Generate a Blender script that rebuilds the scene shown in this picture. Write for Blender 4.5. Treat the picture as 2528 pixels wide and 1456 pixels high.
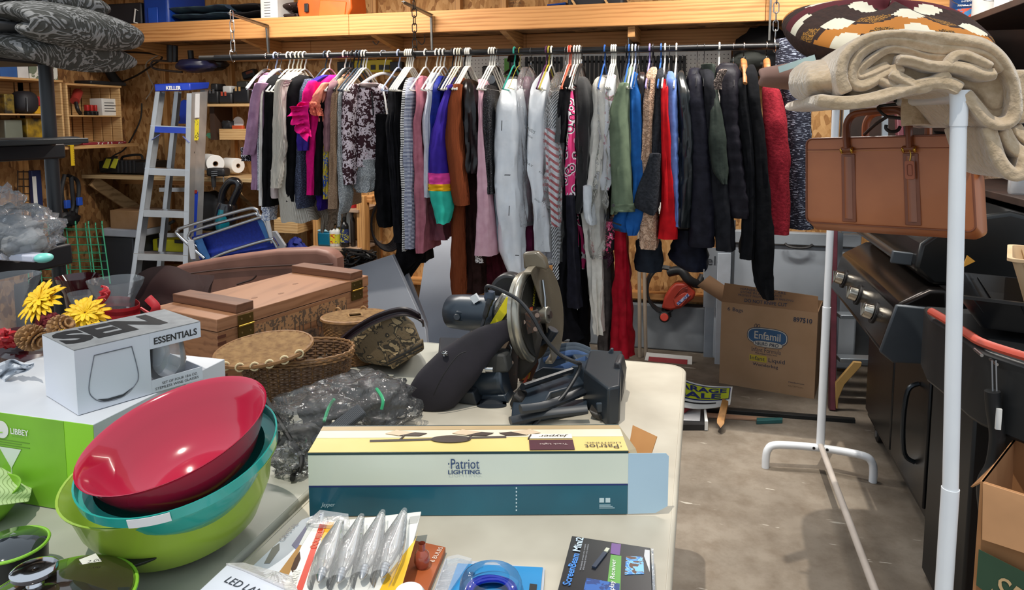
import bpy, math, random
from mathutils import Vector as V, Matrix, noise
for o in list(bpy.data.objects): bpy.data.objects.remove(o)
sc = bpy.context.scene
COL = sc.collection
R = math.radians
sin, cos, pi = math.sin, math.cos, math.pi
# ---------------------------------------------------------------- camera, sky, sun, exposure
EYE = V((0, 0, 1.5)); YAW = R(15); PIT = R(5.9); FPX = 1753.0; CX = 1264.0; CY = 480.0
cd = bpy.data.cameras.new('camera'); cam = bpy.data.objects.new('camera', cd); COL.objects.link(cam)
cam.location = EYE; cam.rotation_euler = (pi/2 - PIT, 0, YAW)
cd.sensor_fit = 'HORIZONTAL'; cd.sensor_width = 36.0; cd.lens = 36.0*FPX/2528.0
cd.shift_y = -(728.0 - CY)/2528.0; cd.clip_start = .02
sc.camera = cam
sc.view_settings.view_transform = 'Standard'; sc.view_settings.look = 'None'
sc.view_settings.gamma = 1.0; sc.view_settings.use_curve_mapping = False
sc.view_settings.exposure = 0.22
w = bpy.data.worlds.new('sky'); sc.world = w; w.use_nodes = True
bg = w.node_tree.nodes['Background']; bg.inputs[0].default_value = (.80, .90, 1, 1); bg.inputs[1].default_value = .8
sd = bpy.data.lights.new('sun', 'SUN'); sd.energy = 2.0; sd.angle = R(.6); sd.color = (1, .93, .82)
sun = bpy.data.objects.new('sun', sd); COL.objects.link(sun)
_el = R(73); _az = R(20)                  # travels away from the lens and to the right
sun.rotation_euler = V((sin(_az)*cos(_el), cos(_az)*cos(_el), -sin(_el))).to_track_quat('-Z', 'Y').to_euler()
def area(name, loc, size, sizey, en, rot=(0, 0, 0), col=(1, .95, .88)):
    d = bpy.data.lights.new(name, 'AREA'); d.shape = 'RECTANGLE'; d.size = size; d.size_y = sizey; d.energy = en; d.color = col
    o = bpy.data.objects.new(name, d); COL.objects.link(o); o.location = loc; o.rotation_euler = rot; return o
area('interior_fill_light', (-2.2, 3.45, 2.60), 1.2, .12, 45)  # added fill lights that lift the shaded interior; no fixture is modelled
area('interior_fill_light', (.4, 3.45, 2.60), 1.2, .12, 45)
# ---------------------------------------------------------------- pixel rays -> real points in the garage
FW = V((-sin(YAW)*cos(PIT), cos(YAW)*cos(PIT), -sin(PIT))); RT = V((cos(YAW), sin(YAW), 0)); UP = RT.cross(FW)
def ray(px, py): return FW + RT*((px-CX)/FPX) + UP*((CY-py)/FPX)
def at(px, py, Y):  r = ray(px, py); return EYE + r*(Y/r.y)
def atz(px, py, z): r = ray(px, py); return EYE + r*((z-EYE.z)/r.z)
def atd(px, py, d): return EYE + ray(px, py)*d
def dep(p): return (V(p)-EYE).dot(FW)
def proj(p):
    q = V(p)-EYE; d = q.dot(FW); return (CX+FPX*q.dot(RT)/d, CY-FPX*q.dot(UP)/d)
def zrow(P, py):                                # height above P that shows at row py
    a, b = 0., 3.
    for _ in range(40):
        m = (a+b)/2
        if proj((P[0], P[1], m))[1] > py: a = m
        else: b = m
    return a
# ---------------------------------------------------------------- materials
def lin(h):
    if isinstance(h, str):
        c = [int(h[i:i+2], 16)/255 for i in (0, 2, 4)]
    else: c = list(h)
    return tuple((x/12.92 if x < .04045 else ((x+.055)/1.055)**2.4) for x in c) + (1,)
MT = {}
def node(nt, t, **kw):
    n = nt.nodes.new(t)
    for k, v in kw.items():
        if k in n.inputs: n.inputs[k].default_value = v
        else: setattr(n, k, v)
    return n
def mat(h, rough=.6, metal=0, kind='plain', h2=None, h3=None, sc_=8., bump=0., spec=.5, st=(1, 1, 1), th=.5, trans=0, alpha=1, coat=0, sheen=0, mix=.5, rot=(0, 0, 0)):
    key = (h, rough, metal, kind, h2, h3, sc_, bump, spec, st, th, trans, alpha, coat, sheen, mix, rot)
    if key in MT: return MT[key]
    m = bpy.data.materials.new('%s_%s' % (kind, h)); MT[key] = m; m.use_nodes = True
    nt = m.node_tree; b = nt.nodes['Principled BSDF']; L = nt.links.new
    b.inputs['Roughness'].default_value = rough; b.inputs['Metallic'].default_value = metal
    b.inputs['Specular IOR Level'].default_value = spec
    b.inputs['Transmission Weight'].default_value = trans; b.inputs['Alpha'].default_value = alpha
    b.inputs['Coat Weight'].default_value = coat; b.inputs['Sheen Weight'].default_value = sheen
    tc = node(nt, 'ShaderNodeTexCoord'); mp = node(nt, 'ShaderNodeMapping'); mp.inputs['Scale'].default_value = st; mp.inputs['Rotation'].default_value = rot
    L(tc.outputs['Object'], mp.inputs[0]); co = mp.outputs[0]
    c1 = lin(h); c2 = lin(h2) if h2 else tuple(x*.82 for x in c1[:3])+(1,)
    def ramp(src, stops, const=False):
        r = node(nt, 'ShaderNodeValToRGB'); L(src, r.inputs[0]); e = r.color_ramp.elements
        if const: r.color_ramp.interpolation = 'CONSTANT'
        while len(e) < len(stops): e.new(.5)
        for i, (p, c) in enumerate(stops): e[i].position = p; e[i].color = c
        return r.outputs[0]
    def noi(s=sc_, d=3, v=co, dist=0):
        n = node(nt, 'ShaderNodeTexNoise'); n.inputs['Scale'].default_value = s; n.inputs['Detail'].default_value = d; n.inputs['Distortion'].default_value = dist
        L(v, n.inputs[0]); return n.outputs[0]
    hgt = None
    if kind == 'plain':
        n = noi(); col = ramp(n, [(.3, c2), (.65, c1)]); hgt = n
    elif kind == 'osb':
        wv = node(nt, 'ShaderNodeTexNoise'); wv.inputs['Scale'].default_value = 9; L(co, wv.inputs[0])
        mx = node(nt, 'ShaderNodeMixRGB', blend_type='ADD'); mx.inputs[0].default_value = .07; L(co, mx.inputs[1]); L(wv.outputs[1], mx.inputs[2])
        vo = node(nt, 'ShaderNodeTexVoronoi'); vo.inputs['Scale'].default_value = sc_; L(mx.outputs[0], vo.inputs[0])
        bw = node(nt, 'ShaderNodeRGBToBW'); L(vo.outputs['Color'], bw.inputs[0])
        n2 = noi(60, 4); ad = node(nt, 'ShaderNodeMath', operation='MULTIPLY_ADD'); L(n2, ad.inputs[0]); ad.inputs[1].default_value = .35; L(bw.outputs[0], ad.inputs[2])
        col = ramp(ad.outputs[0], [(.3, c2), (.6, c1), (.95, lin(h3))]); hgt = bw.outputs[0]
    elif kind == 'wood':
        n = noi(sc_, 4, co, .6); wv = node(nt, 'ShaderNodeTexWave'); wv.bands_direction = 'Z'; wv.inputs['Scale'].default_value = sc_*.8; wv.inputs['Distortion'].default_value = 6; wv.inputs['Detail'].default_value = 3; wv.inputs['Detail Scale'].default_value = 1.2
        L(co, wv.inputs[0]); ad = node(nt, 'ShaderNodeMath', operation='MULTIPLY_ADD'); L(wv.outputs[1], ad.inputs[0]); ad.inputs[1].default_value = .5; L(n, ad.inputs[2])
        col = ramp(ad.outputs[0], [(.35, c2), (.75, c1)]); hgt = ad.outputs[0]
    elif kind == 'knit':
        wv = node(nt, 'ShaderNodeTexWave'); wv.bands_direction = 'DIAGONAL' if st == (1, 1, 1) else 'X'; wv.inputs['Scale'].default_value = sc_; wv.inputs['Distortion'].default_value = 1.2
        L(co, wv.inputs[0]); n = noi(sc_*3); ad = node(nt, 'ShaderNodeMath', operation='MULTIPLY_ADD'); L(n, ad.inputs[0]); ad.inputs[1].default_value = .6; L(wv.outputs[1], ad.inputs[2])
        col = ramp(ad.outputs[0], [(.3, c2), (.9, c1)]); hgt = ad.outputs[0]
    elif kind == 'stripe':
        wv = node(nt, 'ShaderNodeTexWave'); wv.bands_direction = 'Z'; wv.inputs['Scale'].default_value = sc_; wv.inputs['Distortion'].default_value = .3
        L(co, wv.inputs[0]); col = ramp(wv.outputs[1], [(0, c1), (th, c2)], True)
    elif kind == 'blotch':                      # two or three colours of printed blotches
        n = noi(sc_, 2, co, 1.5); s = [(0, c1), (th, c2)]
        if h3: s.append((th+.09, lin(h3)))
        col = ramp(n, s, True)
    elif kind == 'floral':
        n = noi(sc_*1.5, 2); mx = node(nt, 'ShaderNodeMixRGB'); mx.inputs[0].default_value = .12
        wv = node(nt, 'ShaderNodeTexNoise'); wv.inputs['Scale'].default_value = sc_*2; L(co, wv.inputs[0]); L(co, mx.inputs[1]); L(wv.outputs[1], mx.inputs[2])
        vo = node(nt, 'ShaderNodeTexVoronoi'); vo.inputs['Scale'].default_value = sc_; L(mx.outputs[0], vo.inputs[0])
        s = [(0, lin(h3) if h3 else c2), (th*.35, c2), (th, c1)]
        col = ramp(vo.outputs[0], s, True)
    elif kind == 'rings':
        vo = node(nt, 'ShaderNodeTexVoronoi'); vo.inputs['Scale'].default_value = sc_; L(co, vo.inputs[0])
        d = lin(h3) if h3 else c2; col = ramp(vo.outputs[0], [(0, c2), (.14, d), (.24, c1), (.36, c2), (.44, d), (.56, c1)], True)
    elif kind == 'vein':                        # marbled swirl lines
        n = noi(sc_, 3, co, 2.2); mu = node(nt, 'ShaderNodeMath', operation='MULTIPLY'); L(n, mu.inputs[0]); mu.inputs[1].default_value = th
        s_ = node(nt, 'ShaderNodeMath', operation='SINE'); L(mu.outputs[0], s_.inputs[0]); col = ramp(s_.outputs[0], [(.25, c2), (.75, c1)]); hgt = s_.outputs[0]
    elif kind == 'speck':
        n = noi(sc_, 1); col = ramp(n, [(0, c1), (th, c2)], True); hgt = n
    elif kind == 'peg':
        sx = node(nt, 'ShaderNodeSeparateXYZ'); L(co, sx.inputs[0]); ds = []
        for a in (0, 2):
            q = node(nt, 'ShaderNodeMath', operation='FRACT'); L(sx.outputs[a], q.inputs[0]); p = node(nt, 'ShaderNodeMath', operation='SUBTRACT'); L(q.outputs[0], p.inputs[0]); p.inputs[1].default_value = .5
            g = node(nt, 'ShaderNodeMath', operation='MULTIPLY'); L(p.outputs[0], g.inputs[0]); L(p.outputs[0], g.inputs[1]); ds.append(g)
        ad = node(nt, 'ShaderNodeMath', operation='ADD'); L(ds[0].outputs[0], ad.inputs[0]); L(ds[1].outputs[0], ad.inputs[1])
        col = ramp(ad.outputs[0], [(0, c2), (.013, c1)], True)
    L(col, b.inputs['Base Color'])
    if bump:
        bp = node(nt, 'ShaderNodeBump'); bp.inputs['Strength'].default_value = min(1, bump); bp.inputs['Distance'].default_value = .004 if bump <= 1 else .004*bump
        L(hgt if hgt else noi(sc_*4), bp.inputs['Height']); L(bp.outputs[0], b.inputs['Normal'])
    return m
def film(h='FFFFFF', a=.22, rough=.08, crinkle=1.):  # thin clear plastic
    key = ('film', h, a, rough, crinkle)
    if key in MT: return MT[key]
    m = bpy.data.materials.new('clear_film'); MT[key] = m; m.use_nodes = True; nt = m.node_tree; nt.nodes.clear(); L = nt.links.new
    out = node(nt, 'ShaderNodeOutputMaterial'); mx = node(nt, 'ShaderNodeMixShader'); tr = node(nt, 'ShaderNodeBsdfTransparent')
    b = node(nt, 'ShaderNodeBsdfPrincipled'); b.inputs['Base Color'].default_value = lin(h); b.inputs['Roughness'].default_value = rough
    fr = node(nt, 'ShaderNodeFresnel'); fr.inputs[0].default_value = 1.3
    n = node(nt, 'ShaderNodeTexNoise'); n.inputs['Scale'].default_value = 22; n.inputs['Detail'].default_value = 3; n.inputs['Distortion'].default_value = 1.5
    tc = node(nt, 'ShaderNodeTexCoord'); L(tc.outputs['Object'], n.inputs[0]); bp = node(nt, 'ShaderNodeBump'); bp.inputs['Strength'].default_value = .9*crinkle; bp.inputs['Distance'].default_value = .01
    L(n.outputs[0], bp.inputs['Height']); L(bp.outputs[0], b.inputs['Normal']); L(bp.outputs[0], fr.inputs[1])
    g = node(nt, 'ShaderNodeBsdfGlossy'); g.inputs['Roughness'].default_value = rough; L(bp.outputs[0], g.inputs['Normal']); m2 = node(nt, 'ShaderNodeMixShader'); m2.inputs[0].default_value = a
    L(fr.outputs[0], mx.inputs[0]); L(tr.outputs[0], mx.inputs[1]); L(g.outputs[0], mx.inputs[2]); L(mx.outputs[0], m2.inputs[1]); L(b.outputs[0], m2.inputs[2]); L(m2.outputs[0], out.inputs[0])
    return m
# ---------------------------------------------------------------- mesh builder
class MB:
    def __init__(s, M=None): s.v = []; s.f = []; s.m = []; s.M = M or Matrix(); s.k = 0
    def add(s, vs, fs):
        o = len(s.v); s.v += [s.M @ V(p) for p in vs]; s.f += [[i+o for i in f] for f in fs]; s.m += [s.k]*len(fs); return s
    def hexa(s, p): return s.add(p, [(3, 2, 1, 0), (4, 5, 6, 7), (0, 1, 5, 4), (1, 2, 6, 5), (2, 3, 7, 6), (3, 0, 4, 7)])
    def box(s, a, b):
        x, y, z = a; X, Y, Z = b
        return s.hexa([(x, y, z), (X, y, z), (X, Y, z), (x, Y, z), (x, y, Z), (X, y, Z), (X, Y, Z), (x, Y, Z)])
    def bar(s, a, b, w, h, up=V((0, 0, 1))):         # rectangular bar from a to b
        a = V(a); b = V(b); d = (b-a).normalized(); x = d.cross(V(up))
        x = x.normalized() if x.length > 1e-5 else V((1, 0, 0)); y = x.cross(d).normalized(); x = x*w/2; y = y*h/2
        return s.hexa([a-x-y, a+x-y, a+x+y, a-x+y, b-x-y, b+x-y, b+x+y, b-x+y])
    def prism(s, pts, vec):
        n = len(pts); vec = V(vec); pts = [V(p) for p in pts]
        return s.add(pts+[p+vec for p in pts], [list(range(n))[::-1], list(range(n, 2*n))]+[(i, (i+1) % n, (i+1) % n+n, i+n) for i in range(n)])
    def loft(s, rings, cap=True, close=True):
        n = len(rings[0]); vs = [p for r in rings for p in r]; fs = []
        for i in range(len(rings)-1):
            for j in range(n if close else n-1): fs.append((i*n+j, i*n+(j+1) % n, (i+1)*n+(j+1) % n, (i+1)*n+j))
        if cap: fs += [list(range(n))[::-1], [(len(rings)-1)*n+j for j in range(n)]]
        return s.add(vs, fs)
    def tube(s, pts, r, n=8, closed=False, flat=1.):
        pts = [V(p) for p in pts]; m = len(pts); rings = []; x = None
        for i, p in enumerate(pts):
            a = pts[i-1] if (i or closed) else p; b = pts[(i+1) % m] if (i < m-1 or closed) else p
            d = (b-a).normalized()
            if x is None: x = d.orthogonal().normalized()
            x = (x-d*x.dot(d))
            x = x.normalized() if x.length > 1e-6 else d.orthogonal().normalized()
            y = d.cross(x); q = r[i] if isinstance(r, (list, tuple)) else r
            rings.append([p+x*(cos(t)*q)+y*(sin(t)*q*flat) for t in [2*pi*k/n for k in range(n)]])
        if closed: rings.append(rings[0])
        return s.loft(rings, cap=not closed)
    def cyl(s, a, b, r, r2=None, n=20): return s.tube([a, b], [r, r if r2 is None else r2], n)
    def lathe(s, prof, c=(0, 0, 0), n=36, cap=False, wob=None):
        c = V(c); rings = []
        for (r, z) in prof:
            rings.append([c+V((r*cos(t)*(1+(wob(t, z) if wob else 0)), r*sin(t)*(1+(wob(t, z) if wob else 0)), z)) for t in [2*pi*k/n for k in range(n)]])
        return s.loft(rings, cap=cap)
    def grid(s, fn, nu, nv, th=0.):
        P = [[V(fn(i/nu, j/nv)) for j in range(nv+1)] for i in range(nu+1)]
        vs = [p for r in P for p in r]; W = nv+1; fs = [(i*W+j, (i+1)*W+j, (i+1)*W+j+1, i*W+j+1) for i in range(nu) for j in range(nv)]
        if th:
            N = []
            for i in range(nu+1):
                for j in range(nv+1):
                    a = P[min(i+1, nu)][j]-P[max(i-1, 0)][j]; b = P[i][min(j+1, nv)]-P[i][max(j-1, 0)]; q = a.cross(b); N.append(q.normalized() if q.length > 1e-9 else V((0, 0, 1)))
            k = len(vs); vs = vs+[vs[i]-N[i]*th for i in range(k)]; fs2 = [tuple(x+k for x in f[::-1]) for f in fs]
            e = [(i*W, (i+1)*W) for i in range(nu)]+[(i*W+nv+W, i*W+nv) for i in range(nu)]+[(j+1, j) for j in range(nv)]+[(nu*W+j, nu*W+j+1) for j in range(nv)]
            fs = fs+fs2+[(b, a, a+k, b+k) for a, b in e]
        return s.add(vs, fs)
    def blob(s, c, r, nu=24, nv=14, pw=1., amp=0., fr=3., seed=0, rot=0):
        c = V(c); rings = []; Rm = Matrix.Rotation(rot, 3, 'Z')
        sg = lambda x: math.copysign(abs(x)**pw, x)
        for i in range(nv+1):
            a = -pi/2+pi*i/nv*.998+.003; ring = []
            for j in range(nu):
                t = 2*pi*j/nu; p = V((sg(cos(a))*sg(cos(t))*r[0], sg(cos(a))*sg(sin(t))*r[1], sg(sin(a))*r[2]))
                if amp: p = p*(1+amp*noise.noise(V((cos(a)*cos(t), cos(a)*sin(t), sin(a)))*fr+V((seed, seed*2, 0))))
                ring.append(c+Rm @ p)
            rings.append(ring)
        return s.loft(rings)
    def build(s, name, m, parent=None, bevel=0, sub=0, sharp=38, smooth=True, seg=2, solid=0):
        org = V((0, 0, 0))
        if parent is not None:
            org = world_loc(parent)
        elif s.v:
            xs = [p.x for p in s.v]; ys = [p.y for p in s.v]; org = V(((min(xs)+max(xs))/2, (min(ys)+max(ys))/2, min(p.z for p in s.v)))
        me = bpy.data.meshes.new(name); me.from_pydata([p-org for p in s.v], [], s.f)
        for q in (m if isinstance(m, (list, tuple)) else [m]): me.materials.append(q)
        if any(s.m): me.polygons.foreach_set('material_index', s.m)
        import bmesh
        bm = bmesh.new(); bm.from_mesh(me); bmesh.ops.recalc_face_normals(bm, faces=bm.faces)
        if smooth:
            for f in bm.faces: f.smooth = True
            for e in bm.edges:
                if len(e.link_faces) != 2 or e.calc_face_angle(0) > R(sharp): e.smooth = False
        bm.to_mesh(me); bm.free()
        o = bpy.data.objects.new(name, me); COL.objects.link(o)
        if parent is None: o.location = org
        else: o.parent = parent
        if solid:
            md = o.modifiers.new('s', 'SOLIDIFY'); md.thickness = solid; md.offset = 0
        if bevel:
            b = o.modifiers.new('b', 'BEVEL'); b.width = bevel; b.segments = seg; b.limit_method = 'ANGLE'; b.angle_limit = R(40)
        if sub:
            b = o.modifiers.new('s', 'SUBSURF'); b.levels = sub; b.render_levels = sub
        return o
def world_loc(o):
    p = V(o.location)
    while o.parent is not None: o = o.parent; p = p+V(o.location)
    return p
def frame(O, x, z=(0, 0, 1)):                       # matrix with given x axis, z near up
    x = V(x).normalized(); z = V(z); y = z.cross(x).normalized(); z = x.cross(y)
    M = Matrix((x, y, z)).transposed().to_4x4(); M.translation = V(O); return M
def rz(O, deg): return Matrix.Translation(V(O)) @ Matrix.Rotation(R(deg), 4, 'Z')
def tag(o, label, cat, group=None, kind=None):
    o['label'] = label; o['category'] = cat
    if group: o['group'] = group
    if kind: o['kind'] = kind
    return o
def thing(name, label, cat, loc, group=None):
    o = bpy.data.objects.new(name, None); COL.objects.link(o); o.location = V(loc); o.empty_display_size = .05
    return tag(o, label, cat, group)
def struct(name, mb, m, **k):
    o = mb.build(name, m, **k); o['kind'] = 'structure'; return o
def sub_label(o, l): o['label'] = l; return o
def lerp(a, b, t): return a+(b-a)*t
def cr(pts, n=8, closed=False):                     # catmull-rom through points
    P = [V(p) for p in pts]; out = []; m = len(P)
    for i in range(m if closed else m-1):
        g = (lambda k: P[k % m]) if closed else (lambda k: P[max(0, min(m-1, k))])
        a, b, c, d = g(i-1), g(i), g(i+1), g(i+2)
        for j in range(n):
            t = j/n; out.append(.5*((2*b)+(c-a)*t+(2*a-5*b+4*c-d)*t*t+(3*b-a-3*c+d)*t**3))
    if not closed: out.append(P[-1])
    return out
def lettering(s, O, U, Vv, w, h, m, parent, bold=0, shear=0, name='lettering', off=.0006):
    cu = bpy.data.curves.new('t', 'FONT'); cu.body = s; cu.size = 1; cu.shear = shear; cu.offset = bold; cu.resolution_u = 3
    ob = bpy.data.objects.new('t', cu); me = bpy.data.meshes.new_from_object(ob)
    vs = [v.co.copy() for v in me.vertices]; fs = [list(p.vertices) for p in me.polygons]
    bpy.data.objects.remove(ob); bpy.data.curves.remove(cu); bpy.data.meshes.remove(me)
    if not vs: return None
    x0 = min(v.x for v in vs); x1 = max(v.x for v in vs); y0 = min(v.y for v in vs); y1 = max(v.y for v in vs)
    U = V(U).normalized(); Vv = V(Vv); Vv = (Vv-U*Vv.dot(U)).normalized(); N = U.cross(Vv)
    mb = MB(); mb.add([V(O)+U*((v.x-x0)/(x1-x0)*w)+Vv*((v.y-y0)/(y1-y0)*h)+N*off for v in vs], fs)
    return mb.build(name, m, parent, smooth=False)
# ================================================================ the garage shell
YB = 4.75; XL = -4.5; XR = 1.95
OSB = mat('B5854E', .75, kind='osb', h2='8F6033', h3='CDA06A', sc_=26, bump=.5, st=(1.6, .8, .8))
OSB_SHADE = mat('8F6438', .75, kind='osb', h2='6A4524', h3='AA8050', sc_=26, bump=.5, st=(.8, 1.6, .8))  # same board darkened: the side walls' shade is put into the colour
PINE = mat('CC9358', .6, kind='wood', h2='AC713A', sc_=7, bump=.25, st=(.25, 1.5, 2.6))
PINEY = mat('C9975C', .6, kind='wood', h2='98673A', sc_=7, bump=.25, st=(1.5, .3, 2.6))
PINEV = mat('C8955A', .6, kind='wood', h2='9A6A3A', sc_=7, bump=.25, st=(3, 3, .3), rot=(0, R(90), 0))
CONC = mat('8E8478', .8, kind='plain', h2='6D645A', sc_=2.3, bump=.5)
def conc_floor():
    m = mat('8C8275', .75, kind='plain', h2='665C50', sc_=2.1, bump=.35).copy(); nt = m.node_tree; L = nt.links.new; b = nt.nodes['Principled BSDF']
    src = b.inputs['Base Color'].links[0].from_socket
    tc = nt.nodes['Texture Coordinate']; n = node(nt, 'ShaderNodeTexNoise'); n.inputs['Scale'].default_value = 9; n.inputs['Detail'].default_value = 6; n.inputs['Roughness'].default_value = .7; L(tc.outputs['Object'], n.inputs[0])
    r = node(nt, 'ShaderNodeValToRGB'); r.color_ramp.elements[0].position = .28; r.color_ramp.elements[0].color = (.62, .56, .5, 1); r.color_ramp.elements[1].position = .6; r.color_ramp.elements[1].color = (1, 1, 1, 1); L(n.outputs[0], r.inputs[0])
    mx = node(nt, 'ShaderNodeMixRGB', blend_type='MULTIPLY'); mx.inputs[0].default_value = .9; L(src, mx.inputs[1]); L(r.outputs[0], mx.inputs[2])
    mp = node(nt, 'ShaderNodeMapping'); mp.inputs['Scale'].default_value = (3, 16, 3); mp.inputs['Rotation'].default_value = (0, 0, R(12)); L(tc.outputs['Object'], mp.inputs[0])
    n2 = node(nt, 'ShaderNodeTexNoise'); n2.inputs['Scale'].default_value = 1.6; n2.inputs['Detail'].default_value = 5; L(mp.outputs[0], n2.inputs[0])
    r2 = node(nt, 'ShaderNodeValToRGB'); r2.color_ramp.elements[0].position = .69; r2.color_ramp.elements[0].color = (0, 0, 0, 1); r2.color_ramp.elements[1].position = .71; r2.color_ramp.elements[1].color = (.7, .7, .7, 1); L(n2.outputs[0], r2.inputs[0])
    m2 = node(nt, 'ShaderNodeMixRGB'); L(r2.outputs[0], m2.inputs[0]); L(mx.outputs[0], m2.inputs[1]); m2.inputs[2].default_value = lin('C2BCB0'); L(m2.outputs[0], b.inputs['Base Color'])
    return m
struct('floor', MB().box((-9, -5, -.1), (7, 4.95, 0)), conc_floor(), smooth=False)
struct('wall_back', MB().box((XL-.1, YB, 0), (XR+.1, YB+.1, 2.75)), OSB, smooth=False)
struct('wall_left', MB().box((XL-.1, 2.95, 0), (XL, YB, 2.75)), OSB_SHADE, smooth=False)
struct('wall_right', MB().box((XR, 2.95, 0), (XR+.1, YB, 2.75)), OSB_SHADE, smooth=False)
struct('ceiling', MB().box((XL-.1, 2.95, 2.75), (XR+.1, YB+.1, 2.85)), mat('D8CDBB', .8), smooth=False)
struct('wall_front', MB().box((XL-.1, 2.85, 2.24), (XR+.1, 2.95, 2.85)), mat('CFC6B8', .8), smooth=False)
struct('baseboard_back', MB().box((-1.2, YB-.10, 0), (XR, YB, .30)), mat('8F959B', .8, h2='6E747A', sc_=5, bump=.4), bevel=.01)
k = 0
for x in (-4.1, -3.5, -2.9, -2.3):
    k += 1; struct('trim_%d' % k, MB().box((x, YB-.04, 0), (x+.04, YB, 2.75)), PINEV)
for px in (725, 1008, 1130, 1243, 1490, 1700):
    k += 1; x = at(px, 20, YB-.05).x; struct('trim_%d' % k, MB().box((x-.02, YB-.06, 2.2), (x+.02, YB, 2.75)), PINEV)
for y in (3.2, 3.8):
    k += 1; struct('trim_%d' % k, MB().box((XL, y, 0), (XL+.04, y+.04, 2.75)), PINEV)
k += 1; struct('trim_%d' % k, MB().box((-4.46, YB-.08, .33), (XR, YB-.1+.1, .37)), PINE)
# overhead shelf: beams, deck, ledger, joists
SH = thing('overhead_shelf', 'long overhead storage shelf of pine boards fixed along the back wall', 'shelf', (-1.3, 4.2, 2.05))
xs = at(864, 50, 4.2).x; xe = at(1890, 20, 4.2).x
for a, b in ((XL+.01, xs-.001), (xs+.001, xe-.001), (xe+.001, 1.37)):
    MB().box((a, 4.18, 2.045), (b, 4.22, 2.175)).build('front_board', PINE, SH, bevel=.003)
MB().box((XL+.01, 4.221, 2.075), (1.37, YB-.061, 2.09)).build('deck', mat('8E6B45', .8, kind='osb', h2='5F452B', h3='A98258', sc_=16), SH)
a = at(1850, 80, 4.7).x
for x0, x1 in ((XL+.05, -2.75), (-2.749, -1.15), (-1.149, a), (a+.001, 1.37)):
    MB().box((x0, YB-.10, 1.94), (x1, YB-.061, 2.073)).build('ledger_board', PINE, SH, bevel=.003)
for px, c in ((420, PINEY), (690, PINEY), (990, PINEY), (1285, PINEY)):
    x = at(px, 100, YB-.1).x; j = MB(); j.prism([(x-.02, 4.222, 2.073), (x-.02, YB-.102, 2.073), (x-.02, YB-.102, 1.975), (x-.02, 4.222, 2.04)], (.04, 0, 0)); j.build('joist', c, SH)
x = at(1575, 80, YB-.1).x
MB().box((x-.02, 4.222, 1.985), (x+.02, YB-.102, 2.073)).build('joist', PINEY, SH)
g = MB(); g.box((x-.026, 4.3, 1.955), (x-.0205, YB-.103, 2.07)); g.box((x-.0205, 4.5, 1.955), (x+.03, YB-.103, 1.962)); g.build('joist_hanger', mat('A9A9A6', .4, .8), SH)
ins = MB(); ins.cyl((x-.03, 4.33, 2.0), (x-.03, 4.33, 1.97), .006)
# pegboard
pa = at(1142, 140, YB-.075); pb = at(1806, 105, YB-.075)
PEG = mat('E4E2DC', .55, kind='peg', h2='3A3530', st=(40, 40, 40))
pg = MB().box((pa.x, YB-.078, .9), (pb.x, YB-.0705, 1.935)).build('pegboard', PEG)
tag(pg, 'white perforated pegboard on the back wall behind the hanging clothes', 'pegboard')
MB().box((pa.x-.035, YB-.07, .85), (pa.x-.002, YB-.001, 1.935))
# clothes rod
A = V((-2.72, 3.56, 1.862)); B = V((.345, 3.722, 1.862))
rod = thing('clothes_rod', 'long black steel pipe hung on chains as a clothes rail', 'clothes rail', (A+B)/2)
BLK = mat('1B1B1D', .35, .3, h2='101012'); BLKP = mat('17171A', .5)
MB().cyl(A, B, .0165, n=24).build('pipe', BLK, rod)
MB().cyl(A-(B-A).normalized()*.10, A+(B-A).normalized()*.02, .0135).build('pipe_end', mat('22201E', .7), rod)
c = at(1345, 127, 3.69); d = (B-A).normalized(); c = A+d*((c-A).dot(d))
MB().cyl(c-d*.11, c+d*.11, .0185).build('coupling', mat('2A2A2C', .3, .5), rod)
def rodp(px):
    lo, hi = 0., 1.
    for _ in range(30):
        m = (lo+hi)/2
        if proj(A.lerp(B, m))[0] < px: lo = m
        else: hi = m
    return A.lerp(B, m)
STEEL = mat('B8BABC', .25, 1); GALV = mat('8F8F8C', .38, .9, h2='6E6C68')
def link(mb, c, h, w, r, ax):                       # oval chain link, upright
    ax = V(ax); pts = []
    for i in range(16):
        t = 2*pi*i/16; z = sin(t)*w + (h/2-w if sin(t) > 0 else -(h/2-w)); pts.append(V(c)+ax*cos(t)*w+V((0, 0, z)))
    mb.tube(pts, r, 6, True)
def chain(name, label, top, bot, n, m, w=.013, ring=True):
    th = thing(name, label, 'chain', bot); top = V(top); bot = V(bot); h = (top-bot).length/n*1.22
    for i in range(n):
        mb = MB(); p = top.lerp(bot, (i+.5)/n); link(mb, p, h, w, .0028, (1, 0, 0) if i % 2 else (0, 1, 0)); mb.build('link', m, th)
    if ring:
        mb = MB(); pts = [V(bot)+V((.004*sin(2*t), cos(t)*.028, -.028+sin(t)*.034)) for t in [2*pi*i/20 for i in range(20)]]; mb.tube(pts, .003, 6, True); mb.build('shackle', m, th)
    return th
def bracket(name, label, leg_top, leg_bot, tip, m):
    th = thing(name, label, 'bracket', leg_bot)
    mb = MB(); mb.bar(leg_bot, leg_top, .022, .004, (1, 0, 0)); mb.bar(V(leg_bot)+V((0, -.006, 0)), V(leg_top)+V((0, -.02, 0)), .004, .012, (1, 0, 0)); mb.build('wall_leg', m, th, bevel=.001)
    mb = MB(); mb.bar(leg_top, tip, .022, .004); mb.bar(V(leg_top)+V((0, 0, -.012)), V(tip)+V((0, 0, -.003)), .004, .018); mb.build('arm', m, th, bevel=.001)
    return th
r1 = rodp(576); r2 = rodp(1024); r3 = rodp(1913)
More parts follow.
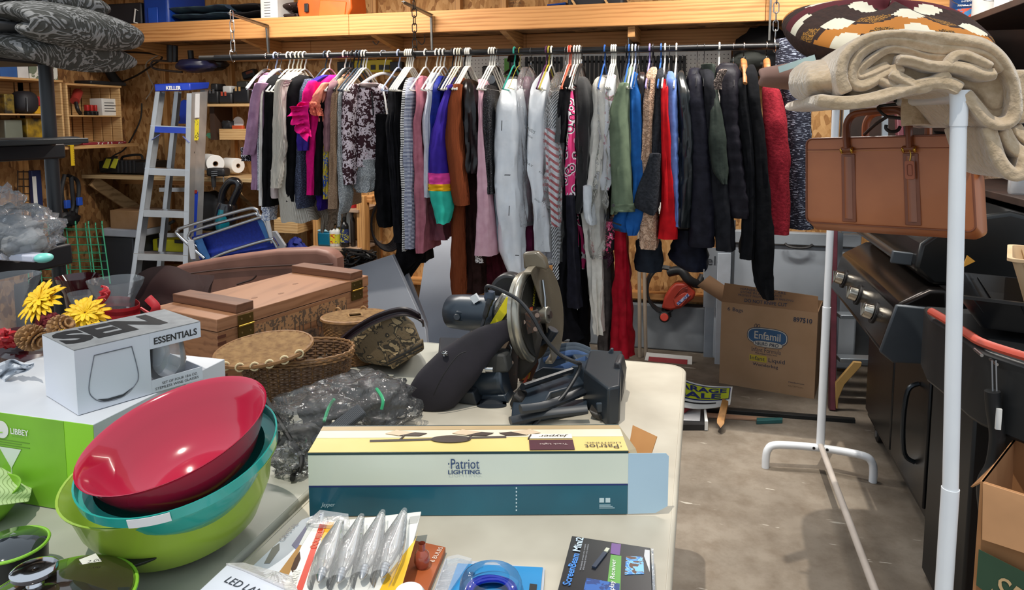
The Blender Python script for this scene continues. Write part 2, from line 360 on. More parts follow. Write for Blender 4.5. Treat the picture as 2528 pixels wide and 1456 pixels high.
def brk(name, label, pt, pb_, tip):
    lt = at(*pt, 4.165); lb = at(*pb_, 4.165); lb.x = lt.x; tp = at(*tip, 3.62); return bracket(name, label, lt, lb, tp, GALV), tp
b1, t1 = brk('shelf_bracket', 'grey steel shelf bracket at the left end of the clothes rail', (661, 62), (655, 131), (566, 32))
b2, t2 = brk('shelf_bracket', 'grey steel shelf bracket jutting from the overhead beam above the middle of the rail', (1066, 36), (1067, 124), (996, 4))
b3, t3 = brk('shelf_bracket', 'long steel bracket on the overhead beam beside the right chain', (1903, -20), (1903, 100), (1888, -70))
chain('hanging_chain', 'silver chain carrying the left end of the black clothes rail', (r1.x, r1.y, t1.z-.0), (r1.x, r1.y, r1.z+.036), 4, STEEL)
chain('hanging_chain', 'dark carabiner chain carrying the middle of the black clothes rail', (r2.x, r2.y, t2.z-.0), (r2.x, r2.y, r2.z+.036), 6, mat('2C2A28', .35, .8))
chain('hanging_chain', 'silver chain carrying the right end of the rail by the patterned pillow', (r3.x, r3.y, 2.45), (r3.x, r3.y, r3.z+.034), 13, STEEL, .012)
# ---------------------------------------------------------------- two folding tables
TZ = .74
TBL = mat('BEB7A7', .5, kind='plain', h2='AFA797', sc_=7, bump=.15)
def rr(x0, y0, x1, y1, r, z, n=6):
    o = []
    for cx, cy, a in ((x1-r, y1-r, 0), (x0+r, y1-r, 90), (x0+r, y0+r, 180), (x1-r, y0+r, 270)):
        for i in range(n+1):
            t = R(a+90*i/n); o.append(V((cx+r*cos(t), cy+r*sin(t), z)))
    return o
def ftable(label, x0, y0, x1, y1, m):
    t = thing('folding_table', label, 'table', ((x0+x1)/2, (y0+y1)/2, 0))
    mb = MB(); rings = [rr(x0+.004, y0+.004, x1-.004, y1-.004, .056, TZ), rr(x0, y0, x1, y1, .06, TZ-.005), rr(x0, y0, x1, y1, .06, TZ-.04), rr(x0+.01, y0+.01, x1-.01, y1-.01, .05, TZ-.042)]
    mb.loft([rr(x0+.012, y0+.012, x1-.012, y1-.012, .05, TZ-.001)]+rings); mb.build('tabletop', m, t, sharp=60)
    lip = MB(); lip.tube(rr(x0+.008, y0+.008, x1-.008, y1-.008, .054, TZ-.0015), .0022, 6, True); lip.build('rim', m, t)
    for yy in (y0+.25, y1-.25):
        for xx in (x0+.07, x1-.07):
            MB().cyl((xx, yy, 0), (xx, yy, TZ-.045), .014).build('leg', mat('6E7073', .4, .6), t)
        MB().cyl((x0+.07, yy, .25), (x1-.07, yy, .25), .010).build('crossbar', mat('6E7073', .4, .6), t)
    return t
ftable('off-white plastic folding table with the mitre saw and the long lighting box on it', -.755, .42, -.03, 2.225, TBL)
ftable('folding table with the bowls, wooden chest and baskets on it', -1.80, .42, -.765, 2.235, mat('A9A99F', .5, h2='9C9C92', sc_=7, bump=.15))
# ================================================================ hanging clothes
def rodY(px): return rodp(px).y
def interp(rows, n):
    P = [V(r[:3]) for r in rows]; K = [r[3] if len(r) > 3 else 1. for r in rows]; out = []
    T = [0]
    for i in range(1, len(rows)): T.append(T[-1]+abs(rows[i][0]-rows[i-1][0])+abs(rows[i][1]-rows[i-1][1])*.3+abs(rows[i][2]-rows[i-1][2])*.3+.01)
    for q in range(n+1):
        t = T[-1]*q/n; i = 0
        while i < len(rows)-2 and T[i+1] < t: i += 1
        f = (t-T[i])/(T[i+1]-T[i]); 
        a, b, c, d = P[max(0, i-1)], P[i], P[i+1], P[min(len(P)-1, i+2)]
        m1 = (c-a)*.5; m2 = (d-b)*.5
        if len(rows) > 2:
            v = (2*f**3-3*f*f+1)*b+(f**3-2*f*f+f)*m1+(-2*f**3+3*f*f)*c+(f**3-f*f)*m2
            v = v.lerp(b.lerp(c, f), .55)
        else: v = b.lerp(c, f)
        out.append((v[0], v[1], v[2], lerp(K[i], K[i+1], f)))
    return out
SEED = [0]
def cloth(rows, L=.30, off=.2, Yc=None, fold=.008, nf=5, rot=0, n=None, rf=.7, M=None, hem=0., quilt=0, top_round=True):
    """rows: (row, left, right, k): silhouette of the near edge; the panel runs L*k back from it"""
    SEED[0] += 1; sd_ = SEED[0]*3.7; mb = M or MB()
    H_ = rows[-1][0]-rows[0][0]; n = n or max(10, int(H_/11)); R_ = interp(rows, n); rings = []
    for i, (py, xl, xr, k) in enumerate(R_):
        Yr = Yc if Yc is not None else rodY((xl+xr)/2)
        Yn = Yr-off*k; c = at((xl+xr)/2, py, Yn); r = max(.003, (xr-xl)/2*dep(c)/FPX); c = c+V((0, r, 0))
        rr_ = max(.003, min(r*rf, .05)); a = V((sin(R(rot)), cos(R(rot)), 0)); b = V((a.y, -a.x, 0)); Lk = max(.004, L*k-r)
        ring = []; t = i/n; amp = fold*min(1, .25+1.4*t)*min(1, r/.012)
        m1 = 12
        pts = []
        for j in range(m1+1):                        # near round end
            th = pi*j/m1; pts.append((b*(cos(th)*r)-a*(sin(th)*r), b*cos(th)-a*sin(th)))
        for j in range(1, 7):                        # left flank
            f = j/7; pts.append((-b*lerp(r, rr_, f)+a*(Lk*f), -b))
        for j in range(5):
            th = pi*j/4; pts.append((a*(Lk+sin(th)*rr_)-b*(cos(th)*rr_), a*sin(th)-b*cos(th)))
        for j in range(6, 0, -1):
            f = j/7; pts.append((b*lerp(r, rr_, f)+a*(Lk*f), b))
        N = len(pts)
        for j, (p, nn) in enumerate(pts):
            s = 2*pi*j/N; w = sin(nf*s+sd_+t*1.3)*.6+noise.noise(V((cos(s)*2.2, sin(s)*2.2+sd_, t*3.2)))*.9+noise.noise(V((cos(s)*6+sd_, sin(s)*6, t*5+i*.05)))*1.1-.5*abs(noise.noise(V((cos(s)*4, sin(s)*4+sd_, c.z*9+s))))*2
            if quilt: w += 1.3*abs(sin(pi*py/quilt))
            z = V((0, 0, hem*sin(nf*s+sd_)*(1 if i == n else .5 if i == n-1 else 0)))
            ring.append(c+p+nn*(w*amp)+z)
        rings.append(ring)
    if top_round:
        c0 = sum((p for p in rings[0]), V((0, 0, 0)))/len(rings[0]); rings.insert(0, [c0+(p-c0)*.6+V((0, 0, .004)) for p in rings[0]])
    c1 = sum((p for p in rings[-1]), V((0, 0, 0)))/len(rings[-1]); rings.append([c1+(p-c1)*.72+V((0, 0, .012)) for p in rings[-1]])
    mb.loft(rings); return mb
HM = {'white': mat('F1EFE6', .35), 'ivory': mat('EDE8D2', .35), 'grey': mat('A9A6A8', .6), 'black': mat('151517', .4), 'navy': mat('2B3A4A', .4), 'blue': mat('2E62B0', .35), 'pale': mat('AEBBDD', .4), 'teal': mat('2A9C8A', .35),
      'coral': mat('F07A5E', .35), 'red': mat('D8402E', .35), 'olive': mat('B5A53A', .35), 'purple': mat('5A2A55', .4), 'wire': mat('C9CBCE', .22, 1), 'wood': mat('9A6232', .5, kind='wood', h2='7C4A24', sc_=20), 'lav': mat('9C8FD0', .4)}
def hanger(px, hm, what, yaw=0, style='plastic', hw=.2, drop=.115, low=0, lift=0.):
    p = rodp(px); m = HM[hm]; a = V((sin(R(yaw)), cos(R(yaw)), 0)); col = {'pale': 'pale blue', 'lav': 'lavender', 'wire': 'silver wire', 'wood': 'wooden', 'olive': 'olive green'}.get(hm, hm)
    lab = '%s %shanger %s' % (col, '' if style in ('wire', 'wood') else 'plastic ', what)
    r = .0042 if style != 'wire' else .0016; rk = .0026 if style == 'velvet' or style == 'wood' else r
    z0 = p.z+.0165; ap = V((p.x, p.y, p.z-.072-low))
    hook = [p+a*(cos(t)*.0225)+V((0, 0, .002+sin(t)*(.0165+rk))) for t in [R(d) for d in (215, 180, 140, 110, 90, 60, 30, 0, -25)]]
    hook += [p+a*.012+V((0, 0, -.034)), ap+V((0, 0, .018)), ap]
    th = thing('clothes_hanger', lab, 'hanger', ap)
    mb = MB(); mb.tube(cr(hook, 3), rk, 7); mb.build('hook', HM['wire'] if style in ('velvet', 'wood') else m, th)
    mb = MB()
    L_ = ap-a*hw-V((0, 0, drop)); R__ = ap+a*hw-V((0, 0, drop))
    if style == 'plastic':
        lo = V((0, 0, -.016)); P = [ap, ap.lerp(L_, .5)+V((0, 0, .005)), L_, L_-a*.009+lo*.6, L_+a*.006+lo*1.1, R__-a*.006+lo*1.1, R__+a*.009+lo*.6, R__, ap.lerp(R__, .5)+V((0, 0, .005))]
        mb.tube(cr(P, 4, True), r, 7, True)
    elif style == 'wire':
        P = [ap, L_, L_-a*.01+V((0, 0, -.012)), R__+a*.01+V((0, 0, -.012)), R__]; mb.tube(cr(P, 5, True), r, 6, True)
    elif style == 'velvet':
        mb.tube(cr([L_, ap.lerp(L_, .5)+V((0, 0, .018)), ap, ap.lerp(R__, .5)+V((0, 0, .018)), R__], 6), .006, 8, flat=1.6); mb.tube([L_+V((0, 0, -.003)), R__+V((0, 0, -.003))], .004, 6)
    else:
        mb.tube(cr([L_, ap.lerp(L_, .5)+V((0, 0, .02)), ap+V((0, 0, .004)), ap.lerp(R__, .5)+V((0, 0, .02)), R__], 6), [.008]*6+[.012]*13+[.008]*6, 10, flat=1.4)
    mb.build('shoulder_bar', m, th); return th
def garment(name, label, cat, rows, m, parts=(), hooks=(), **k):
    th = thing(name, label, cat, (0, 0, 0)); c = at((rows[0][1]+rows[0][2])/2, rows[0][0], rodY(rows[0][1])-.05); th.location = c
    cloth(rows, **k).build('body', m, th, sharp=70)
    for pn, pr, pm, pk in parts:
        if callable(pr): pr().build(pn, pm, th, sharp=70)
        else:
            kk = dict(L=.09, off=.25, fold=.006, nf=4); kk.update(pk or {}); cloth(pr, **kk).build(pn, pm, th, sharp=70)
    for h in hooks: hanger(*h[:3], **(h[3] if len(h) > 3 else {}))
    return th
def F(c, c2=None, **k):
    kk = dict(rough=.95, h2=c2, sc_=22, bump=.8, spec=.12); kk.update(k); return mat(c, **kk)
def KN(c, c2, s=60, b=.8): return mat(c, .95, kind='knit', h2=c2, sc_=s, bump=b, st=(1, 1, .12), spec=.1)
hg = 'carrying '
W = 'white'
lav = F('A5839F', '8C6A88')
garment('hoodie', 'dusty lavender sweatshirt, leftmost garment on the clothes rail', 'sweatshirt',
    [(186, 640, 658, .3), (200, 628, 660, .8), (240, 617, 655), (320, 611, 650), (400, 611, 646), (452, 613, 640), (456, 612, 639), (469, 613, 637)], lav,
    [('sleeve', [(205, 622, 645, 1), (244, 613, 634), (310, 602, 630), (368, 591, 622), (382, 589, 618)], lav, None), ('hood', [(180, 646, 668, .35), (196, 634, 664, .45), (212, 632, 656, .4)], lav, dict(L=.2, off=.1))],
    [(660, 'wire', hg+'the lavender sweatshirt at the left end of the rail', dict(style='velvet'))], fold=.008)
garment('striped_shirt', 'black and white lettered shirt half hidden by the lavender sweatshirt', 'shirt', [(365, 586, 606), (378, 588, 612), (398, 592, 616)], mat('1A1720', .9, kind='blotch', h2='D8D4DC', sc_=60, th=.58), L=.05, off=.2)
garment('cardigan', 'black cardigan with a white front edge next to the lavender sweatshirt', 'cardigan',
    [(186, 660, 690, .4), (198, 648, 682, .8), (230, 643, 672), (360, 641, 668), (470, 642, 665), (511, 643, 662)], F('141416', '0A0A0C'),
    [('white_edge', [(196, 646, 652), (240, 639, 645), (400, 637, 643), (508, 638, 644)], F('E4E2DE'), dict(L=.02, off=.215)), ('grey_edge', [(200, 641, 647), (240, 636, 641), (400, 634, 638), (470, 635, 638)], mat('8F949C', .9, kind='speck', h2='C8CCD2', sc_=200), dict(L=.02, off=.21))],
    [(680, 'pale', hg+'the black cardigan with the white edge', dict(style='plastic')), (691, 'grey', 'of velvet behind the black cardigan', dict(style='velvet'))])
garment('skirt', 'blue and white speckled top whose hem shows under the black cardigan', 'top', [(505, 640, 662), (520, 642, 664), (545, 643, 664)], mat('8A97B4', .9, kind='speck', h2='E4E8F0', sc_=120), L=.1, off=.16)
cream = KN('D9D4C8', 'B7B0A2'); beige = KN('CFC8BF', 'A79F94', 50)
garment('knit_sweater', 'cream ribbed knit sweater with a long sleeve', 'sweater',
    [(178, 700, 738, .3), (190, 682, 722, .7), (215, 674, 715), (330, 672, 712), (460, 672, 716), (500, 676, 735), (550, 677, 752)], cream,
    [('sleeve', [(196, 680, 702, 1), (215, 671, 696), (300, 666, 697), (370, 664, 699), (430, 662, 692), (465, 661, 686)], cream, None), ('inner_sleeve', [(420, 663, 680), (470, 664, 681), (490, 666, 682)], F('C8BAB8'), dict(off=.2))],
    [(712, W, hg+'the cream ribbed sweater, leftmost of the white ones'), (722, W, 'second in the row above the cream sweater')], hem=.006, L=.3)
garment('knit_cardigan', 'taupe grey ribbed long cardigan hanging lowest behind the navy knit', 'cardigan', [(470, 740, 768), (500, 748, 790), (530, 786, 808), (568, 788, 800)], KN('A09689', '7A7166', 50), L=.2, off=.05, hem=.02)
garment('sweater', 'plain black sweater right of the cream ribbed sweater', 'sweater',
    [(186, 715, 745, .4), (200, 700, 738, .85), (235, 693, 728), (330, 694, 728), (430, 699, 726), (498, 704, 722)], F('121215', '08080A'), (),
    [(733, 'ivory', 'above the plain black sweater'), (742, 'ivory', 'between the black sweater and the pink dress'), (752, W, hg+'the plain black sweater')])
garment('knit_sweater', 'navy heather sweater seen under the purple shirt', 'sweater', [(195, 744, 770, .5), (225, 732, 758, .9), (300, 726, 752), (380, 723, 750), (460, 721, 750), (515, 720, 746)], mat('2A2E42', .95, kind='speck', h2='5B6480', sc_=260, th=.56, bump=.5), L=.3, off=.19)
garment('tee_shirt', 'violet purple tee beneath the hot pink ruffled dress', 'shirt', [(186, 786, 806, .4), (205, 756, 776, .9), (300, 728, 752), (360, 726, 752), (372, 728, 752)], F('3C2A8C', '2A1C6A'), (), [(803, 'navy', hg+'the violet purple tee'),], L=.25, off=.24)
pink = F('E0187C', 'B81064', bump=.15)
def ruffle():
    mb = MB(); pts = [(258, 715, 766), (275, 714, 762), (295, 726, 764), (315, 736, 766), (336, 757, 766)]; R_ = interp(pts, 26)
    for layer in (0, 1):
        rings = []
        for i, (py, xl, xr, k) in enumerate(R_):
            q = []
            for j in range(11):
                s = j/10; x = lerp(xr-2, xl+layer*14, s)+5*sin(i*1.1+layer)*s; y = py+12*s*s-layer*8+6*sin(i*.9+s*5+layer)*s
                q.append(at(x, y, 3.27+layer*.02-.025*sin(i*1.0+s*3)*s-.02*s))
            rings.append(q)
        mb.loft(rings, cap=False, close=False)
    return mb
d = garment('dress', 'hot pink dress with a ruffled sleeve', 'dress', [(186, 800, 826, .3), (200, 776, 812, .7), (235, 756, 792), (300, 757, 788), (340, 752, 780), (420, 753, 776), (482, 753, 772)], pink,
    [('sleeve', [(200, 756, 776, .9), (225, 742, 772), (258, 736, 768)], pink, dict(off=.24, L=.1))], [(813, W, hg+'the hot pink ruffled dress')], L=.32)
ruffle().build('ruffle', pink, d, solid=.004, sharp=80)
garment('blouse', 'peach short-sleeved top with a frilly sleeve edge', 'top', [(185, 830, 856, .3), (200, 806, 836, .6), (230, 782, 806), (256, 776, 802), (300, 784, 800)], F('E8937C', 'D07E66'),
    [('frill', [(252, 755, 784), (262, 757, 784), (272, 764, 786), (286, 772, 788)], F('DB7F68', 'B8604C', sc_=80, bump=1.5), dict(off=.245, L=.04, fold=.015, nf=9)), ('sleeve', [(205, 790, 806, .9), (230, 770, 794), (254, 757, 786)], F('E8937C', 'D07E66'), dict(off=.235))],
    [(851, W, hg+'the peach frilled top')], L=.25)
garment('shirt', 'black short-sleeved shirt between the pink dress and the tropical print', 'shirt', [(196, 822, 840, .4), (214, 794, 820, .8), (250, 782, 806), (320, 776, 798), (400, 772, 796), (483, 771, 792)], F('131115', '0A090B'), (), [(862, 'black', hg+'the black shirt by the peach top', dict(style='velvet')), (871, 'black', 'second of the black pair left of the floral blouse')], L=.3)
garment('print_shirt', 'tropical print dress in yellow, blue and red leaf pattern', 'dress', [(280, 797, 812, .9), (360, 794, 808), (430, 792, 806), (492, 793, 806)], mat('2B54B0', .85, kind='floral', h2='C9B52C', h3='C2442C', sc_=34, th=.6), L=.28, off=.19)
garment('legging', 'violet garment hem hanging below the tropical print dress', 'top', [(470, 776, 796), (500, 779, 795), (520, 784, 791)], F('3F2A94', '2C1C70'), L=.1, off=.12)
garment('quilted_jacket', 'mauve quilted jacket left of the tan fleece', 'jacket', [(190, 822, 838, .5), (210, 806, 826), (260, 797, 816), (320, 796, 812), (374, 800, 810)], F('84646A', '6C5056'), L=.3, off=.21, quilt=24, fold=.004)
garment('fleece', 'tan heathered fleece pullover', 'fleece', [(188, 830, 850, .4), (196, 819, 846, .7), (230, 814, 832), (330, 810, 829), (430, 806, 830), (516, 803, 831)], mat('A68B70', 1., kind='speck', h2='8A6E55', sc_=300, bump=1), (),
    [(882, 'navy', hg+'the tan fleece'), (890, 'navy', 'second of the dark green pair left of the floral blouse')], L=.32, off=.21)
GK = mat('83888B', .95, kind='speck', h2='B9BDBD', sc_=220, th=.5, bump=.8)
garment('knit_dress', 'grey knit top with gathered sleeve below the maroon floral blouse', 'top', [(205, 836, 856, .6), (240, 831, 838), (380, 832, 842), (455, 832, 850), (480, 834, 856), (510, 838, 848), (530, 832, 838)], GK,
    [('gathered_sleeve', [(395, 876, 918), (430, 870, 920), (455, 862, 919), (468, 864, 917), (476, 872, 908)], GK, dict(off=.14, L=.12, nf=11, fold=.012)), ('belt', [(500, 836, 842), (560, 832, 838)], GK, dict(L=.01, off=.2))], (), L=.1, off=.2)
flor = mat('3A1420', .85, kind='floral', h2='3A1420', h3='E3D6DC', sc_=26, th=.5)
def flm():
    m = mat('35111C', .85, kind='floral', h2='D9CDD4', h3='A88791', sc_=25, th=.52); return m
garment('floral_blouse', 'maroon blouse with a white flower print turned towards the front', 'blouse',
    [(205, 870, 930, .8), (216, 850, 945), (240, 846, 946), (300, 846, 932), (380, 850, 920), (412, 852, 919)], flm(),
    [('sleeve', [(208, 850, 880, .9), (240, 838, 872), (330, 832, 870), (400, 829, 872), (456, 828, 868)], flm(), dict(off=.2, L=.08)), ('neckline', [(206, 872, 926), (211, 874, 924), (216, 880, 918)], F('8A7A78'), dict(L=.06, off=.15))],
    [(896, W, hg+'the maroon floral blouse'), (903, W, 'second above the maroon floral blouse')], L=.08, off=.14, rf=1)
BK = F('131316', '08080A'); BK2 = F('18181C', '0B0B0E')
def strap(a, b, y0, y1, Y, r=.006):
    return lambda: MB().tube([at(a, y0, Y+.1), at((a+b)/2, (y0+y1)/2-6, Y), at(b, y1, Y)], r, 6, flat=.4)
garment('slip_dress', 'black sleeveless dress with thin straps right of the floral blouse', 'dress',
    [(282, 905, 958), (300, 912, 960), (330, 918, 966), (370, 920, 962), (420, 918, 960), (500, 919, 962), (562, 926, 962)], BK,
    [('strap', strap(914, 922, 196, 284, 3.46), BK, None), ('strap', strap(944, 956, 210, 282, 3.4), F('C9C6C2'), None)],
    [(947, 'grey', hg+'the black dress with thin straps', dict(style='velvet', yaw=35, low=.03))], L=.1, off=.12, nf=7, fold=.012, rf=1)
garment('skirt', 'long black skirt with a ragged hem hanging below its neighbours', 'skirt', [(430, 962, 1004), (500, 965, 1006), (600, 966, 1016), (640, 967, 1030), (665, 966, 1008), (704, 965, 976)], BK, (), (), L=.25, off=.12, fold=.012, nf=7)
garment('skirt', 'short wide black skirt below the striped and rose dresses', 'skirt', [(560, 1000, 1036), (610, 1004, 1044), (650, 1006, 1046)], BK, L=.2, off=.02)
garment('tank_dress', 'black tank dress, left of the two beside the striped dress', 'dress', [(188, 976, 984, .3), (215, 956, 972, .7), (280, 952, 975), (310, 948, 970), (400, 955, 975), (500, 962, 984), (600, 968, 990)], BK2, (), [(984, 'pale', hg+'the left black tank dress'), (1003, 'ivory', hg+'the right black tank dress')], L=.28)
garment('tank_dress', 'black tank dress, right of the two beside the striped dress', 'dress', [(190, 986, 994, .3), (225, 968, 984, .7), (290, 968, 984), (318, 966, 982), (430, 974, 990), (560, 980, 996)], F('0F0F12', '070709'), (), [(1008, W, 'first of the tight group over the striped dress')], L=.28)
garment('striped_blouse', 'white top with broad black stripes', 'top', [(195, 1000, 1008, .5), (230, 990, 1000), (300, 986, 998), (420, 988, 998), (620, 992, 1000)], mat('E8E6E2', .9, kind='stripe', h2='1B1B20', sc_=26, th=.72), (), [(1013, W, 'second of the tight group over the striped dress')], L=.26)
garment('striped_dress', 'navy and white fine striped dress', 'dress', [(192, 1006, 1018, .5), (230, 996, 1014), (320, 992, 1016), (420, 994, 1018), (520, 994, 1018), (616, 998, 1018)], mat('232E5A', .9, kind='stripe', h2='DDE0EA', sc_=44, th=.5), (), [(1018, W, hg+'the fine striped dress')], L=.3, off=.21)
rose = F('BC7583', 'A05F6C', bump=.15)
garment('dress', 'dusty rose sleeveless dress with a pleated hem', 'dress', [(188, 1032, 1044, .3), (200, 1022, 1042, .7), (260, 1022, 1044), (305, 1014, 1036), (390, 1016, 1040), (500, 1018, 1046), (626, 1022, 1042)], rose,
    [('pleated_hem', [(500, 1040, 1070), (560, 1040, 1092), (594, 1041, 1097)], F('8A5460', '704450'), dict(off=.1, L=.25, nf=9, fold=.015))], [(1051, W, hg+'the dusty rose dress')], L=.3)
garment('sleeveless_shirt', 'white ribbed sleeveless top between the rose dress and the purple windbreaker', 'top', [(180, 1062, 1074, .4), (200, 1048, 1068, .7), (235, 1050, 1068), (290, 1040, 1062), (400, 1043, 1064), (488, 1046, 1060)], F('D5D8E0', 'BCC0CC'), (), [(1078, W, hg+'the white sleeveless top'), (1087, W, hg+'the royal blue top')], L=.3)
garment('top', 'royal blue top behind the purple windbreaker', 'top', [(188, 1074, 1092, .5), (215, 1064, 1088), (280, 1060, 1084), (340, 1057, 1080), (420, 1056, 1074)], F('1B2C90', '141F6C', rough=.6), (), [(1096, W, 'third above the royal blue top')], L=.3)
garment('camisole', 'black camisole on the group of small white hangers', 'top', [(195, 1085, 1094, .5), (220, 1078, 1092), (300, 1078, 1090)], BK, (), [(1117, 'black', hg+'the black camisole')], L=.25, off=.15)
NY = dict(rough=.5, bump=.3, sc_=12)
def wsec(y0, y1, a, m, nm, **k): return (nm, a, m, dict(dict(off=.235, L=.1, fold=.008, nf=5), **k))
garment('windbreaker', 'purple windbreaker with pink, yellow and teal bands on the sleeve', 'jacket', [(192, 1112, 1130, .4), (206, 1100, 1126, .7), (260, 1082, 1110), (330, 1072, 1106), (420, 1066, 1104), (500, 1068, 1108)], F('34208A', '28186E', **NY),
    [('sleeve', [(210, 1100, 1118, .9), (260, 1080, 1106), (320, 1062, 1102), (380, 1050, 1103), (428, 1045, 1105)], F('3A2594', '2C1A78', **NY), dict(off=.235, L=.1)),
     ('pink_band', [(428, 1045, 1105), (440, 1045, 1107), (455, 1046, 1107)], F('E24AA0', 'C83A8A', **NY), dict(off=.237, L=.1, top_round=False)),
     ('yellow_band', [(455, 1046, 1107), (464, 1047, 1108), (472, 1047, 1108)], F('F0B41C', 'D89C10', **NY), dict(off=.237, L=.1, top_round=False)),
     ('teal_cuff', [(472, 1047, 1108), (500, 1051, 1112), (525, 1059, 1110), (543, 1068, 1104), (553, 1072, 1102)], F('35BFA8', '2AA592', **NY), dict(off=.237, L=.1, top_round=False, hem=.004))],
    [(1124, W, hg+'the purple windbreaker'), (1131, 'ivory', 'beside the purple windbreaker hanger')], L=.28)
rust = KN('8E4A2C', '6C351E', 90, .6)
garment('cable_sweater', 'rust brown cable knit sweater', 'sweater', [(192, 1122, 1140, .3), (212, 1110, 1136, .7), (260, 1102, 1134), (400, 1106, 1140), (500, 1112, 1146)], rust,
    [('sleeve', [(208, 1114, 1136, .9), (260, 1094, 1134), (335, 1087, 1138), (420, 1098, 1144), (480, 1108, 1150), (508, 1114, 1152)], rust, dict(off=.23, L=.1))], [(1137, 'ivory', hg+'the rust cable sweater'), (1146, 'black', 'of dark plastic over the rust sweater')], L=.28)
garment('knit_skirt', 'rust brown long ribbed knit dress hanging nearly to the table', 'dress', [(480, 1108, 1142), (600, 1106, 1144), (700, 1106, 1144), (766, 1107, 1144)], rust, L=.22, off=.14)
garment('satin_dress', 'black satin pleated dress', 'dress', [(196, 1144, 1160, .4), (210, 1136, 1166, .8), (260, 1138, 1172), (340, 1140, 1176), (400, 1144, 1176), (428, 1150, 1172)], mat('1C1517', .35, h2='0D0A0B', sc_=12, bump=.6), (), [(1151, W, hg+'the black satin dress'), (1156, W, 'second over the black satin dress'), (1160, W, 'third over the black satin dress')], L=.28, nf=9, fold=.014)
garment('dress', 'dark brown long dress behind the black satin dress', 'dress', [(400, 1142, 1176), (480, 1142, 1180), (600, 1142, 1188), (726, 1143, 1194)], F('33201E', '22140F'), L=.25, off=.1, nf=9, fold=.012)
garment('leopard_dress', 'burgundy sheer long dress showing below the pale pink one', 'dress', [(560, 1192, 1226), (650, 1192, 1240), (712, 1194, 1248)], F('4E1B26', '34101A'), L=.2, off=.04, nf=11, fold=.012)
ppk = F('DDB2BE', 'CFA0AE', bump=.1)
garment('dress', 'pale pink sleeveless A-line dress', 'dress', [(196, 1178, 1192, .4), (230, 1180, 1190), (300, 1178, 1191), (360, 1177, 1196), (430, 1174, 1202), (540, 1168, 1212), (633, 1162, 1220)], ppk,
    [('hem_band', [(628, 1170, 1188), (636, 1170, 1188), (650, 1171, 1191)], mat('D9D4D2', .9, kind='blotch', h2='2A2022', sc_=60, th=.55), dict(off=.18, L=.02))],
    [(1209, W, hg+'the pale pink dress'), (1215, W, 'second over the pale pink dress'), (1221, W, 'third over the pale pink dress')], L=.24, nf=6)
garment('sequin_top', 'black lace top behind the pale pink dress', 'top', [(210, 1196, 1206, .6), (240, 1190, 1210), (330, 1190, 1212), (480, 1200, 1216)], mat('0D0D10', .3, kind='speck', h2='3A3A40', sc_=200, th=.55, bump=2), (), [(1229, 'wire', hg+'the black lace top', dict(style='wire'))], L=.24)
wb = mat('EEF1F4', .35, h2='DCE2E8', sc_=9, bump=2, spec=.6)
def bagm(rows, **k): return (lambda: cloth(rows, **k))
zp = mat('1A1A1C', .5)
g = garment('garment_bag', 'white garment bag with a zip tag, in a clear cover', 'garment bag', [(196, 1250, 1276, .25), (215, 1232, 1286, .5), (260, 1214, 1290, .9), (320, 1208, 1290), (420, 1207, 1288), (520, 1216, 1290), (620, 1226, 1290), (675, 1250, 1292)], wb, (),
    [(1270, 'teal', hg+'the white garment bag')], L=.30, off=.2, fold=.014, nf=7, rf=.5)
for y, x, a, b in ((310, 1238, .003, .05), (432, 1252, .03, .004), (520, 1256, .003, .05), (630, 1276, .02, .004)):
    c = at(x, y, 3.385); MB().prism([c+V((-a/2, 0, -b/2)), c+V((a/2, 0, -b/2)), c+V((a/2+.002, 0, b/2)), c+V((-a/2+.002, 0, b/2))], (0, .004, 0)).build('zip_mark', zp, g)
garment('garment_bag', 'white inner bag hanging short beside the zipped white bag', 'garment bag', [(420, 1212, 1234), (520, 1216, 1242), (621, 1220, 1250)], F('C9DCE4', 'B5CAD4'), L=.15, off=.1)
garment('plastic_cover', 'clear plastic dry-cleaning cover over a brown-hemmed dress', 'plastic cover', [(166, 1288, 1304, .3), (190, 1276, 1312, .6), (260, 1276, 1298), (400, 1280, 1300), (560, 1284, 1304)], film('E4E0E2', .12), (), [(1283, 'olive', 'of wire next to the teal one', dict(style='wire')), (1311, 'wire', hg+'the clear plastic cover', dict(style='wire'))], L=.3, off=.18, fold=.02)
garment('tulle_dress', 'burgundy tulle gown between the two white garment bags', 'gown', [(190, 1290, 1306, .6), (300, 1292, 1308), (420, 1292, 1310), (520, 1292, 1314), (668, 1292, 1318)], F('6A2748', '4E1834'), L=.2, off=.08, nf=9, fold=.01)
g = garment('garment_bag', 'white bridal shop garment bag with grey printed name', 'garment bag', [(178, 1335, 1352, .25), (200, 1312, 1350, .6), (230, 1300, 1350, .9), (300, 1296, 1348), (380, 1295, 1346), (420, 1298, 1342), (460, 1306, 1344), (540, 1312, 1352), (622, 1318, 1362)], wb,
    (), [(1349, 'purple', 'left of the olive one over the bridal bag'), (1355, 'olive', hg+'the bridal shop bag'), (1362, W, 'right of the olive one over the bridal bag')], L=.28, off=.2, fold=.01, nf=6, rf=.6)
GT = mat('4E5458', .7)
for x, y, w_, s in ((1296, 316, .055, "DAVID'S"), (1300, 334, .035, 'BRIDAL'), (1297, 402, .04, "DAV"), (1318, 492, .035, 'AVID'), (1330, 425, .03, "D'S")):
    lettering(s, at(x, y, 3.405), (cos(R(-32)), 0, sin(R(-32))), (sin(R(32)), 0, cos(R(32))), w_, w_*.26, GT, g, off=.001)
